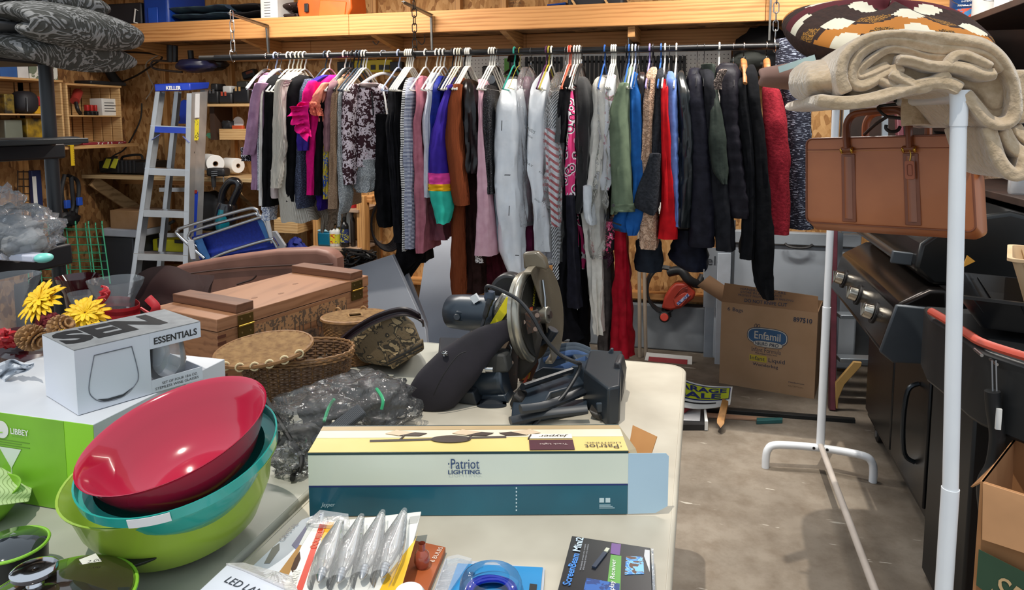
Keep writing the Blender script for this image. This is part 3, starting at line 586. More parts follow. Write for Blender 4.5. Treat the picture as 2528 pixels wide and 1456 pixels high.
garment('chevron_dress', 'black and white geometric print dress with red stripes inside clear plastic', 'dress', [(225, 1362, 1378, .5), (260, 1352, 1380, .9), (320, 1350, 1382), (325, 1342, 1380), (430, 1350, 1384), (540, 1358, 1384), (690, 1362, 1386)], mat('17161A', .7, kind='stripe', h2='D8DADE', sc_=20, th=.5, st=(2.2, 1, 1), rot=(0, R(35), 0)),
    [('red_stripes', [(318, 1341, 1374), (420, 1346, 1380), (480, 1352, 1378), (560, 1362, 1380)], mat('DADDE2', .6, kind='stripe', h2='B02A36', sc_=11, th=.62, rot=(0, R(-35), 0)), dict(off=.22, L=.06))],
    [(1404, W, hg+'the geometric print dress'),], L=.26, off=.2)
garment('plastic_cover', 'clear crinkled plastic cover over the geometric print dress', 'plastic cover', [(178, 1372, 1392, .3), (205, 1356, 1392, .7), (300, 1338, 1386, 1.05), (480, 1338, 1388, 1.1), (580, 1322, 1390, 1.1), (650, 1326, 1386, 1.1)], film('FFFFFF', .07), (), [(1396, 'wire', hg+'the crinkled clear cover', dict(style='wire'))], L=.3, off=.235, fold=.02, nf=8)
garment('tulle_gown', 'grey plastic-wrapped gown hem below the bridal shop bag', 'gown', [(540, 1312, 1350), (600, 1314, 1362), (655, 1316, 1372)], mat('8E93A6', .4, h2='6E7386', sc_=14, bump=1.5), L=.12, off=.16)
garment('shirt', 'plain black sleeve hanging in front of the geometric print', 'shirt', [(188, 1396, 1412, .5), (205, 1382, 1408, .9), (260, 1374, 1402), (330, 1369, 1396), (352, 1368, 1392)], BK, (), [(1409, 'coral', hg+'the plain black shirt', dict(hw=.22)), (1404.5, 'red', 'beside the coral one over the black shirt')], L=.1, off=.24)
pais = mat('E0387C', .8, kind='rings', h2='141214', h3='F2E6EA', sc_=22)
garment('paisley_dress', 'black dress with pink and white paisley print', 'dress', [(215, 1400, 1412, .8), (290, 1398, 1417), (400, 1395, 1418), (483, 1394, 1418)], pais, (('lower_panel', [(486, 1410, 1424), (560, 1414, 1440), (620, 1416, 1446), (664, 1420, 1444)], pais, dict(off=.1, L=.2)),), [(1418, W, hg+'the pink paisley dress'), (1425, W, 'second over the black velvet')], L=.2, off=.22)
garment('velvet_dress', 'black velvet lace-up dress', 'dress', [(190, 1424, 1444, .5), (210, 1418, 1452, .8), (260, 1417, 1461), (380, 1418, 1460), (480, 1418, 1448), (527, 1412, 1434)], mat('0E0E11', .8, h2='050506', sc_=18, bump=.8, sheen=.4), (), [(1431, W, hg+'the black velvet dress'), (1436, 'black', 'right of the white ones over the velvet dress', dict(style='velvet'))], L=.28, nf=7, fold=.01)
garment('gown', 'long plain black gown reaching down behind the saw', 'gown', [(354, 1384, 1396), (480, 1378, 1398), (600, 1374, 1406), (700, 1368, 1400), (780, 1366, 1412), (842, 1370, 1440)], F('15151A', '0B0B0E', bump=.1), L=.2, off=.2, nf=7, fold=.012, hem=.01)
garment('gown', 'black gown with a straight dark grey panel', 'gown', [(484, 1396, 1416), (600, 1398, 1422), (700, 1398, 1430), (762, 1398, 1433)], F('20202A', '17171E', bump=.1), L=.1, off=.24)
garment('skirt', 'black long skirt right of the paisley dress', 'skirt', [(520, 1420, 1440), (640, 1424, 1446), (760, 1426, 1448), (870, 1396, 1450)], F('0E0E12'), L=.2, off=.1)
ivy = F('E6E3DA', 'D0CDC4', rough=.5)
garment('bridal_gown', 'ivory long gown half in clear plastic', 'gown', [(190, 1474, 1490, .4), (205, 1462, 1496, .8), (300, 1456, 1496), (420, 1440, 1490), (520, 1436, 1484), (600, 1448, 1484), (720, 1452, 1484), (828, 1466, 1486)], ivy,
    [('lining', [(460, 1437, 1458), (540, 1437, 1470), (556, 1450, 1470)], F('DDE2E6'), dict(off=.23))], [(1493, 'blue', hg+'the ivory gown'),], L=.26, nf=7, fold=.014)
garment('plastic_cover', 'clear plastic sleeve around the ivory gown', 'plastic cover', [(186, 1480, 1502, .4), (210, 1470, 1504, .8), (300, 1474, 1504), (420, 1470, 1500), (560, 1450, 1494), (640, 1456, 1480)], film('F4F0E6', .08), (), (), L=.16, off=.24, fold=.02)
garment('gown', 'grey sheer long gown next to the red one', 'gown', [(640, 1482, 1504), (740, 1482, 1510), (870, 1476, 1506)], F('55504E', '3A3635'), L=.2, off=.1)
wf = mat('DADDE2', .85, kind='blotch', h2='B98C98', h3='6E7A5C', sc_=16, th=.60)
garment('floral_blouse', 'white blouse with faded rose print', 'blouse', [(185, 1504, 1518, .5), (200, 1492, 1514, .9), (300, 1490, 1512), (400, 1484, 1510), (445, 1474, 1508), (470, 1478, 1500)], wf, (), [(1510, W, hg+'the white rose-print blouse'), (1515, W, 'second over the rose-print blouse'), (1520, W, 'third over the rose-print blouse')], L=.2)
garment('top', 'plain black top hem under the rose-print blouse', 'top', [(460, 1484, 1506), (548, 1480, 1500)], BK, L=.2, off=.12)
garment('floral_dress', 'black dress hem with bright flower bouquet print', 'dress', [(548, 1478, 1516), (580, 1480, 1522), (612, 1482, 1520), (625, 1484, 1506)], mat('17151A', .8, kind='floral', h2='E0507E', h3='F0EFEF', sc_=24, th=.45), (('sequin_hem', [(620, 1484, 1512), (650, 1486, 1514), (662, 1486, 1500)], mat('2E0F22', .3, kind='speck', h2='5E2A4A', sc_=200, bump=2), dict(off=.1)),), L=.2, off=.14)
garment('red_gown', 'deep red long gown, longest garment on the rail', 'gown', [(560, 1518, 1544), (640, 1516, 1548), (740, 1512, 1554), (840, 1506, 1560), (885, 1504, 1562)], F('B0162A', '8E0E1E', rough=.5, bump=.1), L=.2, off=.16, nf=5, fold=.012)
olv = F('6E7D66', '5E6C58', bump=.2)
garment('shirt', 'olive green long-sleeved shirt', 'shirt', [(165, 1552, 1562, .3), (180, 1544, 1560, .5), (210, 1524, 1560, .8), (260, 1514, 1558), (400, 1518, 1562), (470, 1508, 1564), (530, 1506, 1520)], olv,
    [('sleeve', [(205, 1528, 1550, .95), (276, 1500, 1548), (330, 1502, 1552), (420, 1506, 1556), (522, 1508, 1566)], olv, dict(off=.24, L=.12)), ('cuff', [(504, 1507, 1564), (524, 1507, 1566)], olv, dict(off=.243, L=.12)), ('button', lambda: MB().cyl(at(1514, 507, 3.385), at(1514, 507, 3.40), .008), mat('2A2622', .4), None)],
    [(1546, 'black', hg+'the olive shirt, with a tall twisted hook'), (1553, 'blue', hg+'the blue jacket'), (1561, 'ivory', 'between the olive shirt and the blue jacket'), (1569, 'pale', 'behind the blue jacket')], L=.3)
bl = F('1F5FA8', '184E90', rough=.6)
garment('jacket', 'bright blue jacket with black cuff tabs', 'jacket', [(178, 1556, 1570, .4), (200, 1552, 1582, .8), (260, 1552, 1584), (350, 1554, 1588), (480, 1560, 1588), (540, 1540, 1588), (582, 1550, 1570)], bl,
    [('sleeve_cuff', [(515, 1522, 1568), (540, 1510, 1566), (560, 1506, 1570), (574, 1524, 1568)], bl, dict(off=.18, L=.1)),
     ('cuff_tab', lambda: MB().bar(at(1512, 549, 3.45), at(1534, 556, 3.45), .004, .008), BLKP, None), ('cuff_tab', lambda: MB().bar(at(1510, 564, 3.45), at(1532, 570, 3.45), .004, .008), BLKP, None)], (), L=.3)
garment('jacket', 'dark brown leather jacket collar between the blue jacket and the sherpa coat', 'jacket', [(178, 1580, 1590, .6), (190, 1570, 1592), (240, 1578, 1590), (320, 1584, 1590)], mat('2A1E1E', .35, h2='150F0F'), (), [(1577, 'wire', hg+'the dark leather jacket', dict(style='wire'))], L=.3, off=.17)
shp = mat('DDB89C', 1., kind='vein', h2='C49C80', sc_=30, th=14, bump=1)
garment('sherpa_coat', 'tan curly sherpa fleece coat', 'coat', [(166, 1608, 1620, .4), (180, 1596, 1621, .8), (260, 1586, 1614), (350, 1584, 1610), (450, 1578, 1606), (520, 1576, 1620), (600, 1578, 1624), (617, 1584, 1620)], shp, (), [(1604, 'lav', hg+'the tan sherpa coat'), (1612, 'black', 'behind the tan sherpa coat')], L=.3)
ch = F('34363C', '26282C', sc_=80)
garment('wool_jacket', 'charcoal grey wool jacket with a folded cuff', 'jacket', [(168, 1628, 1636, .4), (185, 1616, 1638, .8), (300, 1610, 1636), (400, 1602, 1632), (500, 1590, 1630)], ch,
    [('sleeve', [(380, 1604, 1630), (440, 1585, 1630), (500, 1561, 1630), (515, 1564, 1626), (532, 1606, 1616)], ch, dict(off=.25, L=.1))], [(1632, 'blue', hg+'the charcoal wool jacket')], L=.3)
garment('denim_skirt', 'dark blue-grey denim garment hem under the sherpa coat', 'coat', [(600, 1568, 1630), (640, 1566, 1633), (674, 1566, 1630)], F('2C333D', '20262E'), L=.25, off=.1)
rd = F('C8161E', 'A81018', rough=.7, bump=.15)
garment('red_jacket', 'bright red jacket between the charcoal and light blue ones', 'jacket', [(196, 1634, 1644, .5), (215, 1630, 1650, .9), (280, 1630, 1650), (380, 1632, 1656), (480, 1630, 1664), (592, 1622, 1670)], rd, (), [(1642, W, hg+'the bright red jacket'), (1653, 'wire', 'of thin steel between red and light blue', dict(style='wire'))], L=.3, off=.22)
lb = F('6A84C4', '5A72B0', rough=.5)
garment('puffer_jacket', 'light blue puffer jacket', 'jacket', [(177, 1648, 1660, .5), (195, 1645, 1668, .9), (300, 1648, 1672), (420, 1656, 1672), (520, 1664, 1674), (560, 1668, 1674)], lb, (), [(1670, W, hg+'the light blue puffer jacket')], L=.3, quilt=19, fold=.004)
lth = mat('1E2326', .28, h2='101416', sc_=9, bump=.7)
garment('leather_jacket', 'shiny black leather jacket', 'jacket', [(175, 1676, 1686, .4), (190, 1668, 1690, .7), (230, 1672, 1700), (330, 1676, 1712), (440, 1678, 1712), (520, 1672, 1704), (563, 1672, 1700)], lth, (), (), L=.3, fold=.01)
nav = F('22222C', '16161E', rough=.5)
garment('puffer_jacket', 'black hooded puffer jacket with fine horizontal quilting', 'jacket', [(172, 1716, 1726, .4), (190, 1700, 1734, .8), (250, 1698, 1740), (330, 1708, 1748), (480, 1708, 1760), (560, 1702, 1766), (612, 1700, 1764)], nav,
    [('hood', [(168, 1702, 1728, .4), (190, 1694, 1738, .6), (225, 1690, 1740, .6), (240, 1706, 1730, .5)], nav, dict(L=.2, off=.24))], [(1722, 'black', hg+'the black hooded puffer jacket', dict(style='wire'))], L=.3, quilt=22, fold=.005)
garment('puffer_coat', 'dark navy quilted long coat showing below the black puffer jackets', 'coat', [(570, 1668, 1720), (620, 1654, 1748), (650, 1650, 1748), (672, 1690, 1738)], F('1D2030', '12141E', rough=.5), (('zip_pull', lambda: MB().bar(at(1738, 664, 3.5), at(1737, 684, 3.5), .008, .006), STEEL, None),), L=.2, off=.12, quilt=26, fold=.008)
grn = F('333B35', '262C28', rough=.6)
garment('parka', 'dark green and black parka with a green side panel', 'coat', [(158, 1742, 1756, .4), (170, 1726, 1764, .7), (210, 1738, 1762), (300, 1742, 1776), (420, 1752, 1800), (540, 1764, 1812), (622, 1770, 1814)], F('26272C', '191A1E'),
    [('green_panel', [(158, 1730, 1766, .6), (195, 1740, 1768, .6), (270, 1756, 1780, .9), (340, 1748, 1792), (420, 1758, 1796), (455, 1782, 1794)], grn, dict(off=.235, L=.12))], [(1739, 'black', hg+'the green and black parka', dict(style='wire'))], L=.3)
pf = F('211F26', '15141A', rough=.5)
garment('puffer_coat', 'black puffer coat with a furry hood edge', 'coat', [(155, 1782, 1800, .4), (170, 1768, 1824, .8), (230, 1780, 1824), (300, 1782, 1824), (400, 1796, 1836), (500, 1800, 1850), (540, 1806, 1850)], pf,
    [('hood', [(156, 1776, 1816, .5), (180, 1764, 1832, .6), (205, 1770, 1834, .6), (222, 1786, 1830, .5)], pf, dict(L=.2, off=.23)), ('fur_trim', [(172, 1776, 1796), (195, 1766, 1784), (220, 1766, 1780)], mat('4A3F3C', 1., kind='speck', h2='8A7C74', sc_=160, bump=3), dict(L=.05, off=.26))],
    [(1776, W, hg+'the black coat with the furry hood')], L=.3, quilt=34, fold=.007)
garment('coat', 'black wool coat, left of the two before the red coat', 'coat', [(190, 1822, 1832, .5), (205, 1818, 1842, .9), (300, 1826, 1858), (420, 1838, 1866), (560, 1838, 1868), (642, 1828, 1862)], F('15161A', '0D0E11'), (), [(1811, 'wire', 'left of the wooden ones over the black wool coat', dict(style='wire'))], L=.3)
garment('coat', 'black wool coat hanging low in front of the carton flap, right of the two', 'coat', [(160, 1848, 1862, .4), (178, 1838, 1870, .8), (240, 1846, 1878), (340, 1860, 1890), (480, 1866, 1902), (600, 1862, 1908), (700, 1868, 1910), (742, 1886, 1910)], F('131417', '0B0C0F'), (), [(1837, 'wood', hg+'the low black wool coat', dict(style='wood'))], L=.3)
garment('coat', 'red wool coat near the right end of the rail', 'coat', [(205, 1886, 1905, .4), (222, 1884, 1926, .7), (300, 1888, 1946), (400, 1894, 1952), (520, 1898, 1953), (581, 1899, 1953)], F('8E2430', '741A24', sc_=70), (), [(1893, 'wood', hg+'the red wool coat', dict(style='wood', hw=.16))], L=.26, off=.17)
tw = mat('181B2C', .95, kind='speck', h2='8E96A8', sc_=90, th=.6, bump=1.2, st=(.5, .5, 2.6))
garment('knit_coat', 'navy knitted long cardigan with white flecks hanging past the rail end', 'cardigan', [(92, 1922, 1990, .4), (110, 1921, 2003, .8), (180, 1921, 2002), (300, 1944, 2004), (460, 1952, 2006), (568, 1953, 2010)], tw, (), (), L=.2, off=.1, Yc=3.86)
# ================================================================ background, left half
def atx(px, py, x): r = ray(px, py); return EYE + r*(x/r.x)
def fb(x0, y0, x1, y1, Y, dp, mb=None):              # box whose front face at depth Y fills the rectangle
    m = (y0+y1)/2; a = at(x0, m, Y).x; b = at(x1, m, Y).x; q = (x0+x1)/2; return (mb or MB()).box((a, Y, at(q, y1, Y).z), (b, Y+dp, at(q, y0, Y).z))
def one(name, label, cat, mb, m, group=None, **k): return tag(mb.build(name, m, **k), label, cat, group)
LT = mat('C9A06A', .6, kind='wood', h2='A9794A', sc_=9, bump=.2, st=(.4, .4, 2.5)); LT2 = mat('D2AC78', .6, kind='wood', h2='B58A55', sc_=9, bump=.2, st=(.4, .4, 2.5))
DK = mat('202022', .5, h2='121214'); GRY = mat('6A6E72', .5, h2='55585C'); WHT = mat('E6E6E2', .5, h2='D6D6D2')
# workbench
BZ = 1.10
bn = thing('workbench', 'long shelf-like wooden workbench with diagonal braces along the back wall', 'workbench', (-3.6, 4.5, BZ))
MB().box((XL+.001, 4.3, BZ-.028), (-2.5, YB-.041, BZ)).build('top', mat('C7AA7E', .6, kind='wood', h2='A98A60', sc_=8, st=(.3, 1, 3)), bn, bevel=.002)
MB().box((XL+.001, YB-.08, BZ-.10), (-2.5, YB-.041, BZ-.03)).build('rail', PINE, bn)
for a, b in (((228, 446), (352, 528)), ((590, 462), (655, 525))):
    p = at(*a, 4.34); q = at(*b, 4.66); MB().bar(p, q, .04, .085).build('brace', mat('A9875C', .7, kind='wood', h2='866640', sc_=9), bn, bevel=.003)
t = thing('tool_case', 'black ribbed tool case lying on the workbench left of the ladder', 'case', at(310, 425, 4.45))
m = fb(243, 398, 358, 428, 4.38, .24); m.build('shell', DK, t, bevel=.012, seg=3)
for i in range(5): fb(288+i*10, 396, 292+i*10, 427, 4.372, .25).build('rib', mat('2B2B2E', .45), t, bevel=.002)
m = MB(); m.tube(cr([at(300, 396, 4.42), at(306, 386, 4.42), at(345, 382, 4.42), at(352, 392, 4.42)], 5), .009, 8); m.build('handle', DK, t)
t = thing('sander', 'black and lime yellow sheet sander standing on the case on the workbench', 'power tool', at(268, 410, 4.4))
m = MB(); m.loft([[at(245, 424, 4.36), at(258, 390, 4.36), at(292, 384, 4.36), at(286, 412, 4.36)], [at(245, 424, 4.375), at(258, 390, 4.375), at(292, 384, 4.375), at(286, 412, 4.375)]]); m.build('body', DK, t, bevel=.006)
for x0, x1 in ((252, 266), (271, 284)): m = MB(); m.prism([at(x0, 414, 4.355), at(x1, 416, 4.355), at(x1+8, 392, 4.355), at(x0+10, 391, 4.355)], (0, .006, 0)); m.build('pad', mat('C9C83A', .5), t, bevel=.002)
def roll(label, c, r, w, ax, m=None):
    t = thing('paper_towel_roll', label, 'paper towel', c); c = V(c); a = V(ax).normalized(); M = Matrix.Translation(c) @ a.to_track_quat('Z', 'Y').to_matrix().to_4x4()
    MB(M).lathe([(r*.3, 0), (r*.96, 0), (r, .003), (r, w-.003), (r*.96, w), (r*.3, w)], n=32).build('paper', mat('E8E8E6', .9, h2='DCDCDA', bump=.3), t)
    MB(M).lathe([(r*.3, -.002), (r*.3, w+.001), (r*.25, w+.001), (r*.25, -.002), (r*.3, -.002)], n=20).build('core', mat('8A6A4C', .8), t)
roll('white paper towel roll, nearer of the two on the workbench', at(532, 404, 4.33), .062, .26, (-.75, .62, 0))
roll('grey-white paper towel roll, farther of the two on the workbench', at(588, 409, 4.52), .055, .16, (-.85, .35, 0))
t = thing('drill', 'black power drill hanging over the bench edge below the paper towels', 'drill', at(532, 440, 4.27))
m = fb(508, 415, 552, 436, 4.24, .08); m.build('body', DK, t, bevel=.015)
m = MB(); m.cyl(at(527, 432, 4.26), at(528, 462, 4.26), .019, .014); m.build('chuck', mat('3A3B3D', .4, .5), t); MB().cyl(at(528, 462, 4.26), at(528, 468, 4.26), .004).build('bit', STEEL, t)
m = MB(); [m.tube([at(522, y, 4.235), at(536, y-1, 4.235)], .003, 6) for y in (424, 429, 434)]; m.build('vent', GRY, t); MB().cyl(at(552, 436, 4.26), at(553, 452, 4.26), .003).build('lever', STEEL, t)
# crates on the left wall
def crate(label, x0, x1, zt, zb, X=-4.2):
    a = atx(x0, 270, X).y; b = atx(x1, 270, X).y; t = thing('wooden_crate', label, 'crate', ((X+XL)/2, (a+b)/2, zb)); th = .014
    MB().box((XL+.03, a, zt-th), (X, b, zt)).build('top_board', LT, t, bevel=.002); MB().box((XL+.03, a, zb), (X, b, zb+th)).build('bottom_board', LT, t, bevel=.002)
    MB().box((XL+.03, a, zb+th+.0005), (X, a+th, zt-th-.0005)).build('side_board', LT2, t, bevel=.002); 
    for i in range(3): w_ = (X-XL-.03)/3; MB().box((XL+.03+i*w_, b-th, zb+th+.0005), (XL+.03+(i+1)*w_-.012, b, zt-th-.0005)).build('side_slat', LT2, t, bevel=.002)
    n = 5
    for i in range(n): h = (b-a-2*th)/n; MB().box((XL+.03, a+th+i*h, zb+th+.0005), (XL+.04, a+th+(i+1)*h-.012, zt-th-.0005)).build('back_slat', LT, t, bevel=.002)
    zm = zb+(zt-zb)*.46; MB().box((XL+.042, a+th+.0005, zm), (X-.004, b-th-.0005, zm+.010)).build('shelf', LT2, t, bevel=.002)
    return t, zm+.010, a+th, b-th
c1, zs1, a1, b1_ = crate('pine crate on the left wall behind the black shelf post, full of tools', -60, 160, 1.775, 1.335)
c2, zs2, a2, b2_ = crate('pine crate on the left wall with the red caulk guns and white carton', 166, 303, 1.76, 1.335)
MB().box((XL+.001, 3.2, 1.30), (-4.12, 4.52, 1.3335)); sh = one('wall_shelf', 'rough pine shelf on the left wall under the two crates', 'shelf', MB().box((XL+.001, 3.2, 1.31), (-4.12, 4.46, 1.3335)), LT)
def item(name, label, cat, x0, y0, x1, y1, X, zb, m, dp=.1, bevel=.006):
    a = atx(x0, (y0+y1)/2, X); b = atx(x1, (y0+y1)/2, X); z1 = atx((x0+x1)/2, y0, X).z
    return one(name, label, cat, MB().box((X-dp, a.y, zb), (X, b.y, max(z1, zb+.02))), m, bevel=bevel)
item('battery_charger', 'small black and yellow charger at the left of the left crate', 'charger', 12, 232, 36, 280, -4.27, zs1, mat('2A2620', .5, h2='8A7428', sc_=30))
t = thing('headset_case', 'round black zip case on the upper level of the left crate', 'case', (-4.3, atx(60, 255, -4.3).y, zs1))
c = atx(60, 257, -4.3); MB().blob((c.x, c.y, zs1+.075), (.07, .075, .075), pw=.75).build('shell', mat('222228', .6), t); MB().cyl(atx(66, 240, -4.228), atx(68, 275, -4.225), .003).build('zip', GRY, t)
item('tool_box', 'red tool box in the left crate above the yellow one', 'tool box', 86, 238, 104, 260, -4.28, zs1+.055, mat('A82A2E', .5))
item('tool_box', 'yellow box in the left crate beneath the red one', 'tool box', 86, 262, 106, 278, -4.27, zs1, mat('D8A51E', .5))
item('storage_case', 'grey-green plastic case on the lower level of the left crate', 'case', 12, 296, 56, 326, -4.27, 1.35, mat('6E7468', .5), dp=.14)
item('storage_case', 'black and yellow case on the lower level behind the black post', 'case', 66, 292, 108, 326, -4.27, 1.35, mat('26241E', .5, h2='A8861C', sc_=16), dp=.14)
def caulk(label, px, X=-4.28):
    c = atx(px, 245, X); t = thing('caulk_gun', label, 'caulk gun', (X, c.y, zs2)); R_ = mat('A83A34', .4)
    MB().cyl((X, c.y-.02, zs2+.1), (X-.05, c.y+.06, zs2+.165), .03, .032).build('barrel', R_, t); MB().tube(cr([(X, c.y-.01, zs2+.09), (X+.02, c.y-.02, zs2+.045), (X, c.y+.02, zs2+.012)], 5), .013, 8).build('grip', DK, t)
    return t
caulk('red and black glue gun at the left of the second crate', 190)
for i, x in enumerate((214, 224, 234)):
    c = atx(x, 262, -4.26); t = thing('plastic_clamp', ['small red clamp, left of three in the second crate', 'small red clamp, middle of three in the second crate', 'small red clamp, right of three in the second crate'][i], 'clamp', (c.x, c.y, zs2))
    MB().box((c.x-.02, c.y-.012, zs2), (c.x+.02, c.y+.012, zs2+.03)).build('base', DK, t, bevel=.004); MB().box((c.x-.015, c.y-.011, zs2+.031), (c.x+.015, c.y+.009, zs2+.075)).build('jaw', mat('B8302C', .4), t, bevel=.004)
t = thing('carton', 'small white printed carton in the second crate', 'carton', (-4.3, atx(275, 265, -4.3).y, zs2)); a = atx(252, 262, -4.25); b = atx(297, 262, -4.25)
MB().box((-4.36, a.y, zs2), (-4.25, b.y-.01, zs2+.125)).build('box', WHT, t, bevel=.002); m = MB(); [m.box((-4.2495, a.y+.02, zs2+.03+i*.02), (-4.249, b.y-.04-(i % 2)*.02, zs2+.036+i*.02)) for i in range(4)]; m.build('print', mat('4A4A4C', .6), t)
t = thing('blister_pack', 'red and clear packaged blades lying under the second crate', 'package', atx(255, 340, -4.14)); a = atx(205, 345, -4.13); b = atx(312, 345, -4.13)
MB().box((-4.19, a.y, 1.334), (-4.13, b.y, 1.352)).build('card', mat('8A2A34', .5, kind='blotch', h2='D9D0D0', sc_=14, th=.58), t, bevel=.003)
t = thing('cordless_drill', 'grey and yellow cordless tool lying on the wall shelf beside the post', 'power tool', atx(168, 345, -4.1)); c = atx(168, 342, -4.13)
MB().blob((c.x, c.y, 1.366), (.04, .1, .032), pw=.7).build('body', mat('5A5F66', .4), t); MB().box((c.x-.02, c.y-.03, 1.334), (c.x+.028, c.y+.02, 1.345)).build('battery', mat('C9A01C', .4), t, bevel=.004)
t = thing('framing_square', 'yellow ruler hanging below the wall shelf', 'ruler', atx(178, 400, -4.105)); a = atx(173, 356, -4.1); b = atx(182, 356, -4.1); c = atx(178, 409, -4.1)
MB().box((-4.103, a.y, c.z), (-4.1, b.y, a.z)).build('blade', mat('D8B422', .5), t); m = MB(); [m.box((-4.0998, b.y-.008, c.z+.01+i*.012), (-4.0995, b.y, c.z+.012+i*.012)) for i in range(10)]; m.build('mark', DK, t)
for i, (x0, y0, x1, y1, h, s) in enumerate(((0, 150, 42, 190, '2C5A9C', 'blue'), (43, 148, 70, 192, 'D8D8D8', 'white'), (72, 150, 142, 194, '6E7A66', 'green and white'))):
    item('carton', '%s box on top of the left crate' % s, 'carton', x0, y0, x1, y1, -4.3, 1.7755, mat(h, .6, kind='blotch' if i == 2 else 'plain', h2='D8D8D0' if i == 2 else None, sc_=10), bevel=.002)
m = MB(); m.prism([(-4.35, atx(196, 200, -4.3).y, 1.7605), (-4.2, atx(196, 200, -4.3).y, 1.7605), (-4.2, atx(285, 200, -4.3).y, 1.7605), (-4.35, atx(285, 200, -4.3).y, 1.7605)], (0, 0, .028)); t = one('power_strip', 'black tool bar with yellow caps on top of the second crate', 'tool', m, DK, bevel=.008)
# things hanging on the walls
def cable(label, pts, r=.006, m=None, name='cable', cat='cable'): return one(name, label, cat, MB().tube(cr(pts, 8), r, 6), m or mat('1C1917', .5))
cable('thick black cable drooping from the overhead shelf behind the ladder', [at(275, 128, 4.6), at(350, 130, 4.6), at(400, 140, 4.58), at(370, 165, 4.6), at(330, 190, 4.62), at(275, 212, 4.65)], .007)
cable('black cord hanging left of the ladder to the workbench', [at(350, 255, 4.66), at(345, 300, 4.66), at(310, 365, 4.62), at(280, 385, 4.58), at(240, 420, 4.5)], .006)
cable('thin white cable hanging above the ladder', [at(405, 130, 4.62), at(362, 155, 4.64), at(368, 190, 4.64), at(378, 215, 4.66), at(360, 245, 4.66)], .004, mat('B8AE9E', .5))
t = thing('hose_strap', 'wide black hose hanging in the dark corner above the crates', 'hose', at(255, 170, 4.6)); MB().tube(cr([at(250, 122, 4.45), at(262, 150, 4.5), at(275, 185, 4.55), at(298, 212, 4.6)], 6), .035, 10, flat=.4).build('hose', mat('16130F', .7), t)
t = thing('fan_heater', 'black cylindrical motor with bracket hung under the overhead shelf', 'motor', at(420, 130, 4.4)); MB().cyl(at(424, 112, 4.42), at(424, 153, 4.42), .034).build('motor', DK, t); MB().cyl(at(432, 113, 4.38), at(432, 153, 4.38), .02).build('sleeve', BLKP, t)
m = MB(); m.tube(cr([at(424, 152, 4.42), at(380, 150, 4.42), at(375, 165, 4.42), at(395, 172, 4.42), at(450, 178, 4.42)], 6), .008, 6); m.build('arm', mat('3A302C', .5), t)
t = thing('trimmer_head', 'two dark navy plastic blades of a ceiling fan hung under the shelf', 'fan', at(485, 150, 4.4)); 
m = MB(); m.blob(at(485, 162, 4.38), (.15, .12, .05), amp=.15, seed=4); m.build('blade', mat('23243F', .35), t); m = MB(); m.blob(at(515, 160, 4.52), (.16, .1, .045), amp=.15, seed=7); m.build('blade', mat('15151A', .4), t); MB().cyl(at(470, 125, 4.4), at(472, 145, 4.4), .02).build('stem', DK, t)
t = thing('battery_pack', 'black battery pack hung on the wall left of the lavender sweatshirt', 'battery', at(620, 178, 4.7)); M = frame(at(597, 188, 4.66), (cos(R(15)), 0, sin(R(15))), (0, 0, 1))
MB(M).box((0, 0, -.03), (.11, .06, .03)).build('case', DK, t, bevel=.01); MB(M).box((.04, -.001, .0), (.1, .0, .02)).build('badge', mat('7A3A22', .5), t)
ws = thing('wall_shelf', 'small pine shelf on the wall right of the ladder', 'shelf', at(560, 258, 4.6))
fb(470, 256, 640, 263, 4.45, .25).build('board', LT2, ws, bevel=.002); m = MB(); a = at(546, 300, 4.6); m.box((a.x-.02, 4.5, at(540, 345, 4.5).z), (a.x+.02, YB-.001, at(540, 264, 4.5).z)); m.build('bracket', mat('3E2A1E', .7), ws)
zt = at(560, 256, 4.5).z
for i, (x0, x1, y0, l, h) in enumerate(((512, 540, 206, 'black battery charger, left of three on the small wall shelf', '1A1A1C'), (541, 574, 212, 'black charger with a white top, middle of three on the small wall shelf', '232326'), (576, 616, 200, 'black tool charger with tan stickers, right of three on the small wall shelf', '17171A'))):
    t = thing('battery_charger', l, 'charger', at((x0+x1)/2, 250, 4.5)); a = at(x0, 240, 4.48).x; b = at(x1, 240, 4.48).x; h1 = at(x0, y0+18, 4.48).z; h2_ = at(x0, y0, 4.48).z
    MB().box((a, 4.47, zt+.0005), (b, 4.62, h1)).build('base', mat(h, .45), t, bevel=.012); MB().box((a+.02, 4.49, h1), (b-.02, 4.6, h2_)).build('battery', mat(['1E1E20', 'C9C9C6', '29261F'][i], .5), t, bevel=.01)
    m = MB(); [m.box((a+.025+j*.03, 4.466, h1-.02), (a+.04+j*.03, 4.4695, h1+.01)) for j in range(2)]; m.build('sticker', mat(['555558', 'C0503A', 'B8935E'][i], .5), t)
t = thing('parts_tray', 'open light wood tray holding discs on the wall right of the ladder', 'tray', at(575, 333, 4.55)); a = at(541, 333, 4.5); b = at(625, 333, 4.5); z0 = at(560, 345, 4.5).z; z1 = at(560, 318, 4.5).z
MB().box((a.x, 4.5, z0), (b.x, 4.512, z1)).build('front_board', LT2, t, bevel=.002); MB().box((a.x, 4.5125, z0), (b.x, YB-.001, z0+.012)).build('bottom_board', LT, t)
c = at(592, 303, 4.6); one('grinding_disc', 'white round disc standing in the wood tray', 'disc', MB().cyl((c.x, 4.58, c.z), (c.x, 4.586, c.z), .045, n=32), WHT)
c = at(590, 313, 4.56); one('sanding_block', 'orange block lying in front of the white disc', 'block', MB().box((c.x-.04, 4.53, z0+.013), (c.x+.05, 4.56, c.z+.01)), mat('C8542A', .6), bevel=.004)
